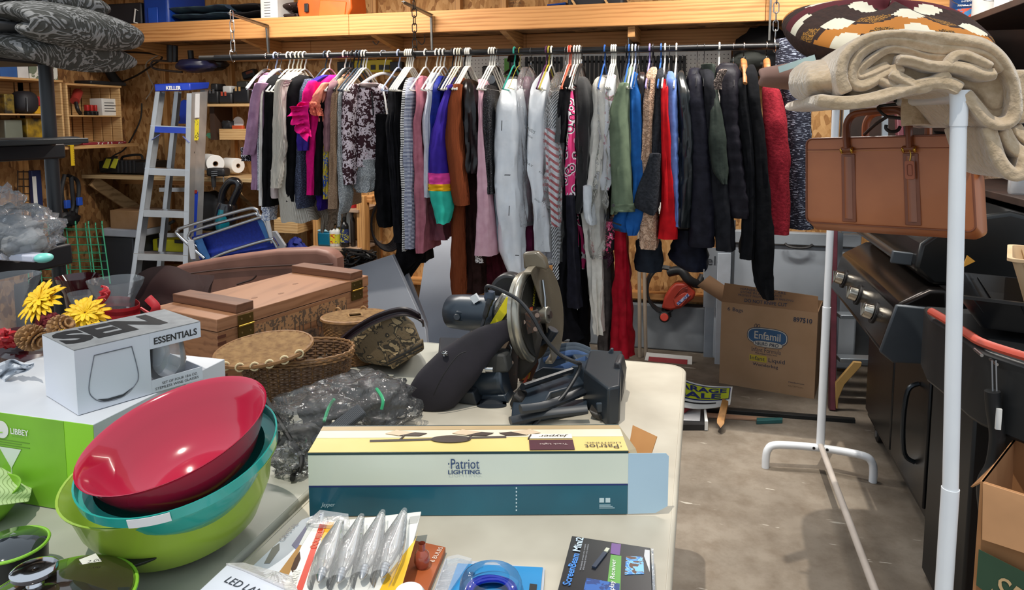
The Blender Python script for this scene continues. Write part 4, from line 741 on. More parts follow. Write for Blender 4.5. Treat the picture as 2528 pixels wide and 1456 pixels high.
c = at(562, 308, 4.56); one('plane_iron', 'black and steel hand tool in the wood tray', 'tool', MB().blob((c.x, 4.57, c.z-.01), (.045, .03, .04), pw=.6, amp=.3), mat('3A3A3C', .4, .5))
c = at(514, 334, 4.6); one('rag', 'mint green rag on the wall right of the ladder', 'rag', MB().blob((c.x, 4.66, c.z), (.05, .04, .025), amp=.5, seed=3), mat('7FD9A8', .9))
# blue plastic level board hung by the ladder
t = thing('tool_holder', 'blue plastic tool holder with handle hole behind the ladder top', 'tool holder', at(450, 280, 4.5))
pts = [(425, 305), (432, 272), (440, 254), (452, 246), (470, 250), (476, 262), (476, 306)]; MB().prism([at(x, y, 4.52) for x, y in pts], (0, .03, 0)).build('plate', mat('1D3FAE', .4), t, bevel=.004)
MB().cyl(at(442, 292, 4.518), at(442, 292, 4.5185)+V((0, .001, 0)), .018, n=24).build('hole', mat('4A3018', .7), t); lettering('FLOORS', at(431, 306, 4.517), (.35, 0, 1), (-1, 0, .35), .11, .03, mat('8FA4E0', .5), t)
# black straps, level, grid on the left wall
lv = thing('spirit_level', 'long white and navy spirit level standing against the left wall', 'level', atx(90, 480, -4.4)); a = atx(82, 480, -4.42); b = atx(105, 480, -4.42); z0 = atx(95, 545, -4.42).z; z1 = atx(95, 420, -4.42).z
MB().box((-4.45, a.y, z0), (-4.42, b.y, z1)).build('body', mat('1E2A55', .5), lv, bevel=.003); MB().box((-4.4198, a.y, z0+.1), (-4.4192, a.y+.03, z1-.04)).build('label', WHT, lv)
t = thing('strap_harness', 'black harness straps with blue clips hanging on the left wall', 'straps', atx(175, 480, -4.42))
for pts in ([(160, 430), (152, 470), (158, 510), (170, 540)], [(176, 435), (178, 470), (180, 505), (170, 540)], [(165, 432), (190, 445), (194, 475), (186, 530)]): MB().tube(cr([atx(x, y, -4.43) for x, y in pts], 6), .014, 8, flat=.3).build('strap', BLKP, t)
for x, y in ((166, 504), (196, 497)): c = atx(x, y, -4.4); MB().box((c.x-.012, c.y-.02, c.z-.03), (c.x+.012, c.y+.02, c.z+.03)).build('clip', mat('2B57C0', .4), t, bevel=.004)
c = atx(172, 540, -4.4); MB().blob(c, (.04, .08, .05), amp=.4).build('pouch', BLKP, t)
t = thing('wire_grid', 'dark wire grid hung on the left wall behind the plastic bag', 'wire grid', atx(60, 470, -4.45)); m = MB()
for i in range(7): y = 424+i*18; m.tube([atx(44, y, -4.46), atx(72, y, -4.46)], .004, 5)
for x in (44, 58, 72): m.tube([atx(x, 420, -4.46), atx(x, 536, -4.46)], .004, 5)
m.build('grid', mat('3A2A1C', .6), t)
# green wire rack panels
GR = mat('2F9A70', .45)
def wire_rack(label, x0, x1, y0, y1, Y, lean=.1):
    t = thing('wire_rack', label, 'wire rack', at((x0+x1)/2, y1, Y)); a = at(x0, y0, Y+lean); b = at(x1, y0, Y+lean); c = at(x0+12, y1, Y); d = at(x1+20, y1, Y)
    for f in (0, .33, .66, 1): MB().tube([a.lerp(b, f), c.lerp(d, f)], .0045, 6).build('upright', GR, t)
    for f in (.06, .2, .34, .48, .62, .76, .9): MB().tube([a.lerp(c, f), b.lerp(d, f)], .003, 5).build('rung', GR, t)
    for f in (0, .33, .66, 1): p = a.lerp(b, f); MB().tube(cr([p, p+V((0, 0, .02)), p+V((.012, -.01, .03)), p+V((.02, -.02, .012))], 4), .0045, 6).build('hook', GR, t)
    return t
wire_rack('green wire rack panel, nearest of the leaning ones by the black post', 155, 252, 556, 700, 3.9)
wire_rack('green wire rack panel, second of the leaning ones', 164, 236, 560, 690, 3.99)
wire_rack('dark green wire rack panel seen under the black shelf', 60, 150, 556, 700, 3.75)
# boxes below the bench
b = at(250, 640, 4.3); fl = at(290, 640, 4.2)
t = thing('storage_tote', 'dark grey storage tote with a white lid below the workbench', 'storage tote', (fl.x, 4.4, 0)); zt = at(290, 572, 4.15).z; z0 = zt-.03
fb(253, 585, 333, 760, 4.19, .30).build('tub', mat('2E3036', .5), t, bevel=.01)
fb(250, 566, 338, 585, 4.17, .34).build('lid', mat('A9ADB6', .5), t, bevel=.008)
c = thing('cardboard_box', 'small plain cardboard box on the white-lidded tote', 'carton', at(304, 572, 4.3)); fb(272, 520, 345, 566, 4.2, .24).build('box', mat('94714F', .8, h2='86643F'), c, bevel=.003)
t = thing('storage_bin', 'yellow plastic bin with a black latch behind the ladder', 'storage bin', at(410, 640, 4.3)); zb = at(410, 640, 4.3).z
fb(376, 592, 460, 625, 4.36, .3).build('tub', mat('B9B31A', .45), t, bevel=.01); fb(388, 590, 400, 612, 4.345, .014).build('latch', DK, t, bevel=.003); fb(430, 592, 460, 601, 4.345, .014).build('handle', DK, t, bevel=.003)
one('low_shelf', 'dark low shelf under the workbench carrying the yellow bin', 'shelf', fb(352, 626, 640, 640, 4.34, .4), mat('4A4038', .7), bevel=.003)
t = thing('hand_tools', 'heap of dark garden tools lying under the workbench', 'tools', at(420, 570, 4.5), None)
for i, (a_, b_, h) in enumerate((((375, 575), (430, 545), '3B3D3F'), ((380, 588), (450, 560), '6A4526'), ((400, 592), (460, 572), '2A2A2C'), ((374, 566), (410, 585), '505050'))): MB().cyl(at(*a_, 4.5+.03*i), at(*b_, 4.5+.03*i), .012).build('handle', mat(h, .5), t)
one('bench_ledge', 'dark ledge under the workbench with the heap of tools', 'shelf', fb(350, 596, 560, 602, 4.45, .28), mat('3A3026', .7))
# steam mop
t = thing('vacuum_cleaner', 'black hand vacuum with a teal body and looped handle', 'vacuum cleaner', at(560, 570, 4.2)); BG = mat('141417', .18, coat=.4)
MB().tube(cr([at(545, 500, 4.22), at(552, 470, 4.22), at(568, 448, 4.22), at(585, 448, 4.22), at(590, 462, 4.22), at(578, 490, 4.22), at(570, 512, 4.22)], 6), .026, 12).build('handle', BG, t)
MB().tube(cr([at(562, 500, 4.22), at(558, 530, 4.22), at(552, 560, 4.22)], 5), [.06, .066, .07, .075, .078, .078, .078, .078, .075, .07, .06][:11], 16).build('body', BG, t)
MB().tube([at(553, 516, 4.185), at(551, 548, 4.185), at(550, 566, 4.185)], [.04, .055, .045], 14).build('tank', mat('0F6E7C', .25), t)
one('tool_bag', 'black cloth bag behind the vacuum handle', 'bag', MB().blob(at(520, 520, 4.42), (.14, .08, .14), pw=.7, amp=.15), BLKP)
# folding beach chair
AL = mat('B9BCC0', .28, .95); t = thing('beach_chair', 'folded beach chair with blue fabric and bent aluminium tubes', 'folding chair', at(570, 640, 3.9)); BLF = mat('12319C', .75, h2='0E2780', bump=.2, sc_=60)
def q(*p): return [at(x, y, Y_) for x, y, Y_ in p]
MB().grid(lambda u, v: at(lerp(lerp(474, 648, u), lerp(498, 690, u), v), lerp(lerp(584, 540, u), lerp(640, 606, u), v), 3.86+.03*sin(v*pi)), 14, 8, .006).build('seat_fabric', BLF, t)
MB().grid(lambda u, v: at(lerp(lerp(480, 640, u), lerp(500, 690, u), v), lerp(lerp(600, 556, u), lerp(652, 622, u), v), 3.95), 10, 6, .006).build('back_fabric', BLF, t)
for (x0, y0, x1, y1, s) in ((478, 588, 498, 586, 0), (636, 544, 654, 541, 0)): MB().grid(lambda u, v: at(lerp(x0, x1, u)+v*24, lerp(y0, y1, u)+v*54, 3.85), 3, 4, .004).build('fabric_band', mat('3E78B8', .7), t)
for pts in ([(505, 638, 3.84), (440, 580, 3.84), (441, 568, 3.84), (456, 560, 3.84), (600, 518, 3.84), (632, 516, 3.84), (640, 530, 3.84), (655, 548, 3.84), (672, 600, 3.84)], [(512, 638, 3.87), (470, 592, 3.87), (468, 578, 3.87), (486, 566, 3.87), (610, 532, 3.87), (636, 530, 3.87), (655, 560, 3.87)], [(480, 590, 3.83), (650, 534, 3.83)], [(520, 640, 3.81), (560, 622, 3.81), (660, 592, 3.81), (676, 596, 3.81), (684, 610, 3.81)]):
    MB().tube(cr(q(*pts), 6), .0105, 10).build('frame_tube', AL, t)
for pts in ([(462, 592), (470, 640), (482, 640), (478, 592)], [(655, 542), (668, 600), (676, 598), (664, 542)]): MB().prism([at(x, y, 3.825) for x, y in pts], (0, .01, 0)).build('hinge_plate', mat('D4D6DA', .4), t, bevel=.003)
one('cooler_lid', 'pale grey plastic panel leaning beside the beach chair', 'panel', MB().prism(q((664, 572, 4.0), (680, 570, 4.0), (704, 606, 4.0), (700, 640, 4.0), (676, 640, 4.0)), (0, .02, 0)), mat('B9BEC6', .5), bevel=.004)
one('tarp', 'crumpled royal blue tarp beside the bottle shelf', 'tarp', MB().grid(lambda u, v: at(700+66*u, 640-(58*sin(pi*min(1, .08+.9*u))**.7)*v+2, 4.25+.1*v)+V((0, .04*noise.noise(V((u*6, v*6, 0))), .02*noise.noise(V((u*7, v*7, 3))))), 18, 12, .004), mat('14237A', .7))
# bottle shelf
bs = thing('bottle_shelf', 'small open wooden rack on the back wall holding bottles', 'shelf', at(830, 612, 4.5)); GW = mat('A98E78', .7, kind='wood', h2='8C7058', sc_=8)
fb(762, 612, 884, 619, 4.36, .385).build('shelf_board', GW, bs, bevel=.002); fb(802, 517, 884, 524, 4.40, .345).build('shelf_board', GW, bs, bevel=.002)
for x0, x1 in ((772, 784), (881, 900)): fb(x0, 484 if x0 > 800 else 524, x1, 611 if x0 < 800 else 640, 4.42, .08).build('post', PINEV, bs, bevel=.002)
fb(900, 484, 918, 500, 4.46, .2).build('rail', PINE, bs, bevel=.002)
one('wooden_tray', 'light wood drawer-like box hanging below the knit sweaters', 'wooden box', fb(676, 540, 734, 576, 4.36, .3), LT2, bevel=.003)
zs = at(823, 612, 4.36).z
def bottle(label, px, w, h, m, capm, neck=.35, Y=4.46, band=None, zz=None):
    c = at(px, 600, Y); z0 = zs+.001 if zz is None else zz; t = thing('bottle', label, 'bottle', (c.x, Y, z0)); r = w/2
    MB().lathe([(r*.9, 0), (r, .006), (r, h*.68), (r*.85, h*.76), (r*neck, h*.84), (r*neck, h*.9)], (c.x, Y, z0), 20, True).build('body', m, t)
    MB().cyl((c.x, Y, z0+h*.9), (c.x, Y, z0+h), r*neck*1.25, n=14).build('cap', capm, t)
    if band: MB().lathe([(r+.0008, h*.15), (r+.0008, h*.6)], (c.x, Y, z0), 20).build('label', band, t)
    return t
t = thing('washer_fluid_jug', 'square clear tub of blue washer fluid on the bottle shelf', 'jug', at(798, 610, 4.45)); BLU = mat('127A9E', .15, trans=.35)
a = at(783, 590, 4.4).x; b = at(815, 590, 4.4).x; MB().box((a, 4.4, zs+.001), (b, 4.5, zs+.10)).build('tub', BLU, t, bevel=.012); MB().box((a+.002, 4.402, zs+.101), (b-.002, 4.498, zs+.115)).build('rim', mat('9FC9D6', .3), t, bevel=.005)
LB1 = mat('D8C22A', .5, kind='blotch', h2='B8382A', sc_=40, th=.55); LB2 = mat('C9C238', .5, kind='blotch', h2='2E4F8A', sc_=40, th=.6)
bottle('yellow and red label bottle, left of the pair in front of the black one', 822, .045, .15, mat('D9D9D4', .4), mat('26262A', .4), band=LB1, Y=4.42)
bottle('yellow label bottle, right of the pair in front of the black one', 834, .045, .145, mat('D9D9D4', .4), mat('26262A', .4), band=LB2, Y=4.43)
bottle('yellow spray can standing behind the short bottles', 838, .04, .23, mat('D6C818', .4), mat('E0D020', .4), Y=4.56, neck=.6)
bottle('black detailing bottle with a blue and yellow label', 851, .06, .21, mat('121214', .3), mat('121214', .4), band=mat('22305E', .5, kind='blotch', h2='A8A23A', sc_=40, th=.55), Y=4.42)
bottle('white bottle with dark cap at the back of the bottle shelf', 850, .05, .28, WHT, DK, Y=4.62); bottle('white round bottle with black cap beside the right post', 865, .05, .27, WHT, DK, Y=4.60)
bottle('slim dark bottle by the right post of the bottle shelf', 872, .035, .25, mat('2A2420', .3), DK, Y=4.45)
t = thing('fire_extinguisher', 'red spray canister on the upper board of the bottle shelf', 'canister', at(873, 516, 4.5)); c = at(868, 516, 4.5); MB().lathe([(.03, 0), (.032, .01), (.032, .12), (.02, .145), (.008, .15)], (c.x, 4.52, at(868, 516.5, 4.44).z+.002), 18, True).build('tank', mat('B32026', .35), t)
one('coiled_bungee', 'olive and black bundle on the upper board of the bottle shelf', 'bundle', MB().blob(at(843, 500, 4.56), (.07, .05, .05), amp=.5, seed=9), mat('39352A', .8, kind='blotch', h2='1B1915', sc_=40))
hz = thing('garden_hose', 'coiled black garden hose hung on the wall behind the black skirts', 'hose', at(950, 560, 4.65))
for i in range(6):
    c = at(948+i*2, 555, 4.68-i*.012); MB().tube([c+V((cos(t_)*(.10+.006*i), .004*sin(3*t_), sin(t_)*(.15+.008*i))) for t_ in [2*pi*k_/28 for k_ in range(28)]], .008, 6, True).build('coil', mat('17171C', .5), hz)
hz = thing('cable_pile', 'loose black cables heaped on the floor behind the wooden chest', 'cables', at(900, 650, 4.3))
random.seed(4)
for i in range(9): MB().tube(cr([at(840+random.random()*90, 612+random.random()*50, 4.1+random.random()*.3) for _ in range(7)], 5, True), .007, 5, True).build('cable', mat('151517', .5), hz)
one('crate_stand', 'dark crate beneath the heap of black cables', 'crate', fb(830, 676, 940, 760, 4.05, .25), mat('1E1A18', .8), bevel=.01)
# leaning boards
PG = mat('8B8F99', .45, h2='7E828C', sc_=3)
def board(label, P, th, m, name='leaning_panel', cat='panel'): return one(name, label, cat, MB().prism(P, (0, th, 0)), m, bevel=.002)
board('dark grey tabletop panel leaning on its side behind the chest', [at(838, 670, 3.4), at(968, 629, 3.4), at(1050, 812, 3.2), at(1060, 905, 3.1), at(850, 905, 3.1)], .03, mat('6C7078', .45, h2='62666E', sc_=3))
board('second grey panel standing behind the dark grey one', [at(986, 672, 3.55), at(1004, 674, 3.55), at(1052, 800, 3.4), at(1052, 905, 3.3), at(960, 905, 3.3)], .03, PG)
board('tall pale grey panel leaning behind the rust knit dress', [at(1060, 560, 4.3), at(1150, 560, 4.3), at(1165, 965, 3.7), at(1000, 965, 3.7)], .03, mat('9EA5B2', .45, h2='949BA8', sc_=3))
# top-shelf contents (standing on the deck)
DZ = 2.091
def on(x0, y0, x1, Y, dp, zt=None):                 # box on the deck
    a = at(x0, 20, Y).x; b = at(x1, 20, Y).x; return MB().box((a, Y, DZ), (b, Y+dp, at((x0+x1)/2, y0, Y).z if zt is None else zt))
t = thing('storage_tote', 'black tote with a green-rimmed yellow latch on the overhead shelf', 'storage tote', (at(270, 20, 4.3).x, 4.45, DZ)); on(215, -30, 348, 4.25, .44, 2.33).build('tub', mat('22242A', .5), t, bevel=.012)
c = at(243, 17, 4.24); MB().box((c.x-.045, 4.238, c.z-.025), (c.x+.045, 4.249, c.z+.03)).build('latch_rim', mat('1E4A44', .4), t, bevel=.01); MB().box((c.x-.028, 4.23, c.z-.014), (c.x+.022, 4.237, c.z+.02)).build('latch', mat('C9A62A', .4), t, bevel=.004); on(210, -40, 350, 4.235, .47, 2.35)
m = MB(); m.tube(q((352, 60, 4.27), (331, 55, 4.24), (334, 22, 4.24), (350, 32, 4.27)), .006, 8); m.build('handle', WHT, t)
t = thing('plastic_bin', 'royal blue plastic bin on the overhead shelf', 'storage bin', (at(385, 20, 4.3).x, 4.4, DZ)); on(352, -60, 415, 4.235, .4, 2.42).build('tub', mat('16409E', .4), t, bevel=.02); m = MB(); c = at(372, 40, 4.23); m.box((c.x-.02, 4.226, c.z-.07), (c.x+.06, 4.2345, c.z+.06)); m.build('molded_panel', mat('1C4DB6', .4), t, bevel=.004)
DEN = mat('26344A', .9, h2='3E5A66', sc_=14, bump=.6)
def fold_stack(label, x0, x1, y0, y1, Y, dp, n, m, name='folded_blanket', cat='blanket', curl=0):
    t = thing(name, label, cat, (at((x0+x1)/2, y1, Y).x, Y+dp/2, DZ)); z0 = max(DZ+.002, at((x0+x1)/2, y1, Y).z); z1 = at((x0+x1)/2, y0, Y).z; a = at(x0, 30, Y).x; b = at(x1, 30, Y).x; h = (z1-z0)/n
    for i in range(n):
        mm = MB(); zc = z0+h*(i+.5); f = .004
        mm.loft([[V((x, Y+dp*.5+cos(s)*dp*.5+.01*noise.noise(V((x*9, i, 0))), zc+sin(s)*h*.47+.01*noise.noise(V((x*7, i*3+cos(s), 2))))) for s in [2*pi*k_/16 for k_ in range(16)]] for x in [lerp(a+.02*(i % 2), b-.015*((i+1) % 2), w_/14) for w_ in range(15)]]); mm.build('fold', m, t)
    return t
fold_stack('folded dark denim-blue blanket on the overhead shelf', 418, 560, 8, 62, 4.24, .42, 3, DEN)
fold_stack('folded black cloth pile on the overhead shelf behind the left chain', 568, 640, 2, 60, 4.3, .4, 3, mat('211F22', .8, h2='15141A'))
t = thing('carton', 'tall white printed carton on the overhead shelf left of the orange case', 'carton', (at(662, 40, 4.3).x, 4.3, DZ)); on(643, -40, 685, 4.24, .2, 2.4).build('box', WHT, t, bevel=.003); m = MB(); c = at(664, 30, 4.239); [m.box((c.x-.035, 4.2385, DZ+.03+i*.018), (c.x+.01, 4.2395, DZ+.034+i*.018)) for i in range(12)]; m.build('print', GRY, t)
fold_stack('checked brown bundle on the overhead shelf beside the orange case', 688, 730, 0, 50, 4.3, .35, 2, mat('3A2A26', .8, kind='blotch', h2='B8A8B0', sc_=14, th=.6), name='cloth_bundle', cat='bundle')
t = thing('chainsaw_case', 'bright orange plastic tool case on the overhead shelf', 'tool case', (at(800, 30, 4.3).x, 4.36, DZ)); ORG = mat('E0621A', .4, h2='D4560F')
pts = [(732, 10), (736, 38), (746, 50), (858, 44), (868, 20), (864, -20), (740, -20)]
c0 = [at(x, y, 4.25) for x, y in pts]; sft = DZ-min(p.z for p in c0); MB().prism([p+V((0, 0, max(0, sft)+.001)) for p in c0], (0, .22, 0)).build('shell', ORG, t, bevel=.012, seg=3)
MB().prism([at(x, y, 4.242)+V((0, 0, max(0, sft))) for x, y in ((785, 46), (850, 43), (854, 4), (790, 0))], (0, .01, 0)).build('molded_panel', mat('E86E22', .4), t, bevel=.003)
c = at(755, 22, 4.236); MB().box((c.x-.01, 4.232, c.z-.02), (c.x+.016, 4.2495, c.z+.035)).build('latch', DK, t, bevel=.003)
fold_stack('crumpled blue bag on the overhead shelf right of the stamped stud', 1350, 1400, 0, 22, 4.25, .3, 1, mat('1E4A9A', .4), name='bag', cat='bag')
t = thing('tool_bag', 'black bag with tan wooden handles on the overhead shelf', 'bag', (at(1460, 10, 4.3).x, 4.36, DZ)); on(1400, 2, 1540, 4.26, .25, 2.24).build('body', mat('1A1A22', .6), t, bevel=.02); [MB().bar(at(x, 0, 4.25), at(x+14, 22, 4.25), .02, .012).build('handle', LT, t) for x in (1412, 1494)]
fold_stack('flat dusty pink cloth lying on the overhead shelf', 1605, 1835, -4, 11, 4.25, .4, 1, mat('B07A86', .8), name='folded_cloth', cat='cloth')
t = lettering('WARRANTY\nLUMBER 2X6\nS-P-F STUD\nKD-HT 201', at(1256, 26, YB-.064), (1, 0, 0), (0, 0, 1), .085, .075, mat('3A2A1C', .7), thing('stud_stamp', 'black ink grade stamp on the wall above the overhead shelf', 'stamp', at(1276, 15, YB-.064)))
# wall bits behind the clothes
t = thing('work_light', 'yellow and black tool rack hung on the wall behind the floral blouse', 'tool rack', at(925, 160, YB-.05)); fb(868, 148, 968, 178, YB-.045, .03).build('plate', mat('D6BE1E', .5), t, bevel=.004)
for x in (888, 915, 935, 950): fb(x, 160, x+11, 172, YB-.052, .006).build('slot', DK, t)
for x0, x1 in ((832, 872), (962, 992)): fb(x0, 152, x1, 176, YB-.06, .05).build('end_cap', DK, t, bevel=.004)
fb(1245, 144, 1257, 190, YB-.09, .012).build('green_strip', mat('5FAE2A', .4)); o = bpy.data.objects['green_strip']; o.name = 'rain_gauge'; tag(o, 'bright green narrow strip hung on the pegboard beside the lantern', 'strip')
t = thing('lantern', 'black camping lantern hung on the pegboard behind the teal hanger', 'lantern', at(1268, 190, YB-.2)); c = at(1268, 170, YB-.2)
MB().lathe([(.01, .1), (.035, .085), (.045, .05), (.03, .04), (.03, .0), (.06, -.02), (.065, -.035), (.04, -.05), (.04, -.12), (.06, -.14)], c, 24, True).build('body', mat('141416', .25), t); MB().lathe([(.041, -.052), (.047, -.085), (.041, -.118)], c, 24).build('globe', mat('8A8F92', .1, trans=.5), t)
def slats(label, x0, x1, y0, y1, n, name='bow_saw_rack'):
    t = thing(name, label, 'rack', at((x0+x1)/2, y1, YB-.1)); z0 = at(x0, y1, YB-.1).z
    for i in range(n): x = lerp(x0, x1, i/(n-1)); p = at(x, y0, YB-.1); MB().box((p.x-.009, YB-.105, z0), (p.x+.009, YB-.095, p.z)).build('slat', DK, t, bevel=.002)
    MB().tube([at(x0, y0+14, YB-.09), at(x1, y0+14, YB-.09)], .007, 8).build('rail', DK, t)
slats('row of black slats of a rack hung on the pegboard, left part', 1300, 1386, 140, 200, 9); slats('row of black slats of a rack hung on the pegboard behind the olive shirt', 1440, 1690, 138, 230, 24)
t = thing('folded_speaker', 'square black plate hung on the pegboard above the pink dress', 'plate', at(1210, 190, YB-.1)); fb(1190, 162, 1232, 230, YB-.1, .02).build('plate', mat('26262A', .5), t, bevel=.01); MB().cyl(at(1212, 196, YB-.101), at(1212, 196, YB-.11), .03, n=24).build('lens', mat('8A8F94', .2, .8), t)
for px, w_ in ((935, 20), (1048, 24)):
    p = at(px, 105, YB-.2); one('wall_hook', 'small steel hook under the overhead shelf above the %s' % ('black dress' if px < 1000 else 'rose dress'), 'hook', MB().tube(cr([p+V((0, 0, .07)), p+V((0, 0, .01)), p+V((-.02, 0, -.012)), p+V((-.045, 0, .01))], 5), .004, 6), GALV)
# ================================================================ background, right half
CARD = mat('B08E6E', .85, h2='A58362', sc_=5, bump=.15); CARD2 = mat('957354', .85, h2='86664A', sc_=6); INK = mat('26344E', .6)
def lq(P, U, Vv, s, x, y, w, h, m, parent, **k): return lettering(s, P+U*x+Vv*y, U, Vv, w, h, m, parent, **k)
# formula carton
P0 = V((.128, 4.132, 0)); P1 = V((.621, 4.016, 0)); Uc = (P1-P0).normalized(); Wc = (P1-P0).length; Nc = V((Uc.y, -Uc.x, 0)); HZ = .478; Zv = V((0, 0, 1))
bx = thing('formula_carton', 'big tan carton of formula bags standing open below the black coats', 'carton', P0.lerp(P1, .5))
def wall_(a, b, h, nm='side', z0=0, th=.006, m=CARD): d = (b-a).normalized(); n = V((-d.y, d.x, 0))*th; return MB().hexa([a+Zv*z0, b+Zv*z0, b+n+Zv*z0, a+n+Zv*z0, a+Zv*h, b+Zv*h, b+n+Zv*h, a+n+Zv*h]).build(nm, m, bx)
D_ = -Nc*.30; fr = wall_(P0, P1, HZ, 'front'); wall_(P1-Nc*.0065, P1+D_, HZ); wall_(P1+D_, P0+D_, HZ); wall_(P0+D_, P0-Nc*.0065, HZ)
a, b = P0+Zv*HZ, P1+Zv*HZ; fl = MB(); fl.hexa([a, b, b-Nc*.005, a-Nc*.005, a+Zv*.105+Uc*.01-Nc*.02, b+Zv*.085-Uc*.005-Nc*.02, b+Zv*.085-Uc*.005-Nc*.025, a+Zv*.105+Uc*.01-Nc*.025]); flp = fl.build('flap', CARD2, bx)
c = P0+Zv*HZ; fl = MB(); fl.hexa([c, c+Uc*.003, c+D_+Uc*.003, c+D_, c+Zv*.075-Uc*.14, c+Zv*.08-Uc*.137, c+D_+Zv*.08-Uc*.137, c+D_+Zv*.075-Uc*.14]); fl.build('flap', CARD2, bx)
F0 = P0+Nc*.001
lq(F0, Uc, Zv, '6 Bags', .035, .425, .085, .028, INK, fr); lq(F0, Uc, Zv, '897510', .385, .415, .095, .026, INK, fr, bold=.02)
cx = Wc*.50
def oval(P, w, h, m, nm, off): pts = [P+Uc*(cos(t)*w/2*(1 if abs(cos(t)) < .01 else 1))+Zv*(sin(t)*h/2) for t in [2*pi*i/40 for i in range(40)]]; pts = [P+Uc*(math.copysign(abs(cos(t))**.6, cos(t))*w/2)+Zv*(math.copysign(abs(sin(t))**.75, sin(t))*h/2)+Nc*off for t in [2*pi*i/48 for i in range(48)]]; return MB().prism(pts, Nc*.0004).build(nm, m, fr, smooth=False)
oc = F0+Uc*cx+Zv*.31; LBL = mat('2F5A84', .6); PALE = mat('C9C4B8', .7)
oval(oc, .215, .098, INK, 'logo_outline', .0002); oval(oc, .209, .092, PALE, 'logo_border', .0007); oval(oc, .20, .084, LBL, 'logo', .0012)
oval(oc-Zv*.043+Uc*.005, .155, .036, INK, 'logo_outline', .0016); oval(oc-Zv*.043+Uc*.005, .151, .032, PALE, 'logo_border', .002)
lq(oc, Uc, Zv, 'Enfamil', -.068, -.018, .138, .044, PALE, fr, off=.0022, bold=.01); lq(oc, Uc, Zv, 'NEURO', -.062, -.053, .066, .020, INK, fr, off=.003, bold=.02); lq(oc, Uc, Zv, 'PRO', .012, -.053, .05, .020, INK, fr, off=.003, bold=.02, shear=.2)
for s_ in (-1, 1): MB().tube([oc+Uc*(-.055+s_*(.008+.007*cos(t)))+Zv*(.055+.010*sin(t)+s_*.003*cos(t))+Nc*.001 for t in [2*pi*i/12 for i in range(12)]], .0012, 4, True).build('heart_mark', INK, fr)
lq(oc, Uc, Zv, 'Infant Formula', -.08, -.092, .155, .026, INK, fr, bold=-.01); lq(oc, Uc, Zv, 'Milk-based with Iron', -.06, -.104, .115, .008, INK, fr)
MB().prism([oc+Uc*x+Zv*z+Nc*.0003 for x, z in ((-.09, -.148), (.002, -.148), (.002, -.112), (-.09, -.112))], Nc*.0003).build('highlight', mat('C9B23A', .7), fr, smooth=False)
lq(oc, Uc, Zv, 'Infant', -.086, -.141, .078, .023, INK, fr, off=.0012); lq(oc, Uc, Zv, 'Liquid', .012, -.149, .085, .030, INK, fr); lq(oc, Uc, Zv, 'Wonderbag', -.072, -.178, .135, .022, INK, fr, off=.001)
lq(oc, Uc, Zv, 'MeadJohnson', .12, -.243, .08, .01, INK, fr); lq(oc, Uc, Zv, 'NUTRITION', .12, -.262, .075, .008, mat('7A6650', .8), fr)
Fa = F0+Zv*(HZ+.001)+Nc*.002; Vt = V((0, 0, 1))-Nc*.2
for s, x, y, w_, h_ in (('HANDLE WITH CARE', .10, .077, .24, .012), ('STORE IN A DRY PLACE', .10, .06, .22, .012), ('PROTECT FROM HEAT AND FREEZING', .09, .043, .29, .011), ('DO NOT KNIFE CUT', .125, .013, .225, .019)): lq(Fa, Uc, Vt, s, x, y, w_, h_, INK, flp, bold=.01 if h_ > .015 else 0)
# leaning folding table, side panel, post
t = thing('folding_table', 'pale grey folding table leaning on the back wall with a black carry handle', 'table', (at(1960, 800, 4.55).x, 4.55, 0)); PNL = mat('B9C2CC', .45, h2='A5AEB8', sc_=3)
a = at(1765, 700, 4.5).x; b = at(2120, 700, 4.5).x
MB().box((a, 4.5, .02), (b, 4.54, at(1950, 606, 4.5).z)).build('tabletop', PNL, t, bevel=.012); MB().box((a, 4.48, at(1950, 605, 4.48).z), (b, 4.54, at(1950, 574, 4.48).z)).build('edge_panel', mat('A6AFB8', .45), t, bevel=.006)
MB().tube(cr([at(1938, 601, 4.47), at(1948, 608, 4.455), at(1972, 612, 4.45), at(1995, 610, 4.455), at(2006, 604, 4.47)], 5), .009, 8, flat=.7).build('handle', BLKP, t)
MB().tube([(a+.1, 4.49, .05), (a+.1, 4.49, .9)], .011).build('leg', mat('7A8086', .4, .5), t)
t = thing('boxed_panel', 'grey shipping panel with cut-off dark lettering behind the navy quilted coat', 'panel', at(1770, 800, 4.46)); fb(1738, 612, 1800, 760, 4.47, .01).build('board', mat('8E959E', .6), t); lettering('eld', at(1744, 653, 4.468), (1, 0, 0), (0, 0, 1), .10, .055, mat('3A4048', .6), t)
one('support_post', 'grey painted post on the curb left of the carton', 'post', fb(1738, 700, 1766, 960, 4.58, .05), mat('8A939E', .6), bevel=.004)
one('door_panel', 'white panel edge standing behind the carton flap', 'panel', fb(1767, 625, 1800, 960, 4.46, .02), mat('C2CCD8', .5), bevel=.003)
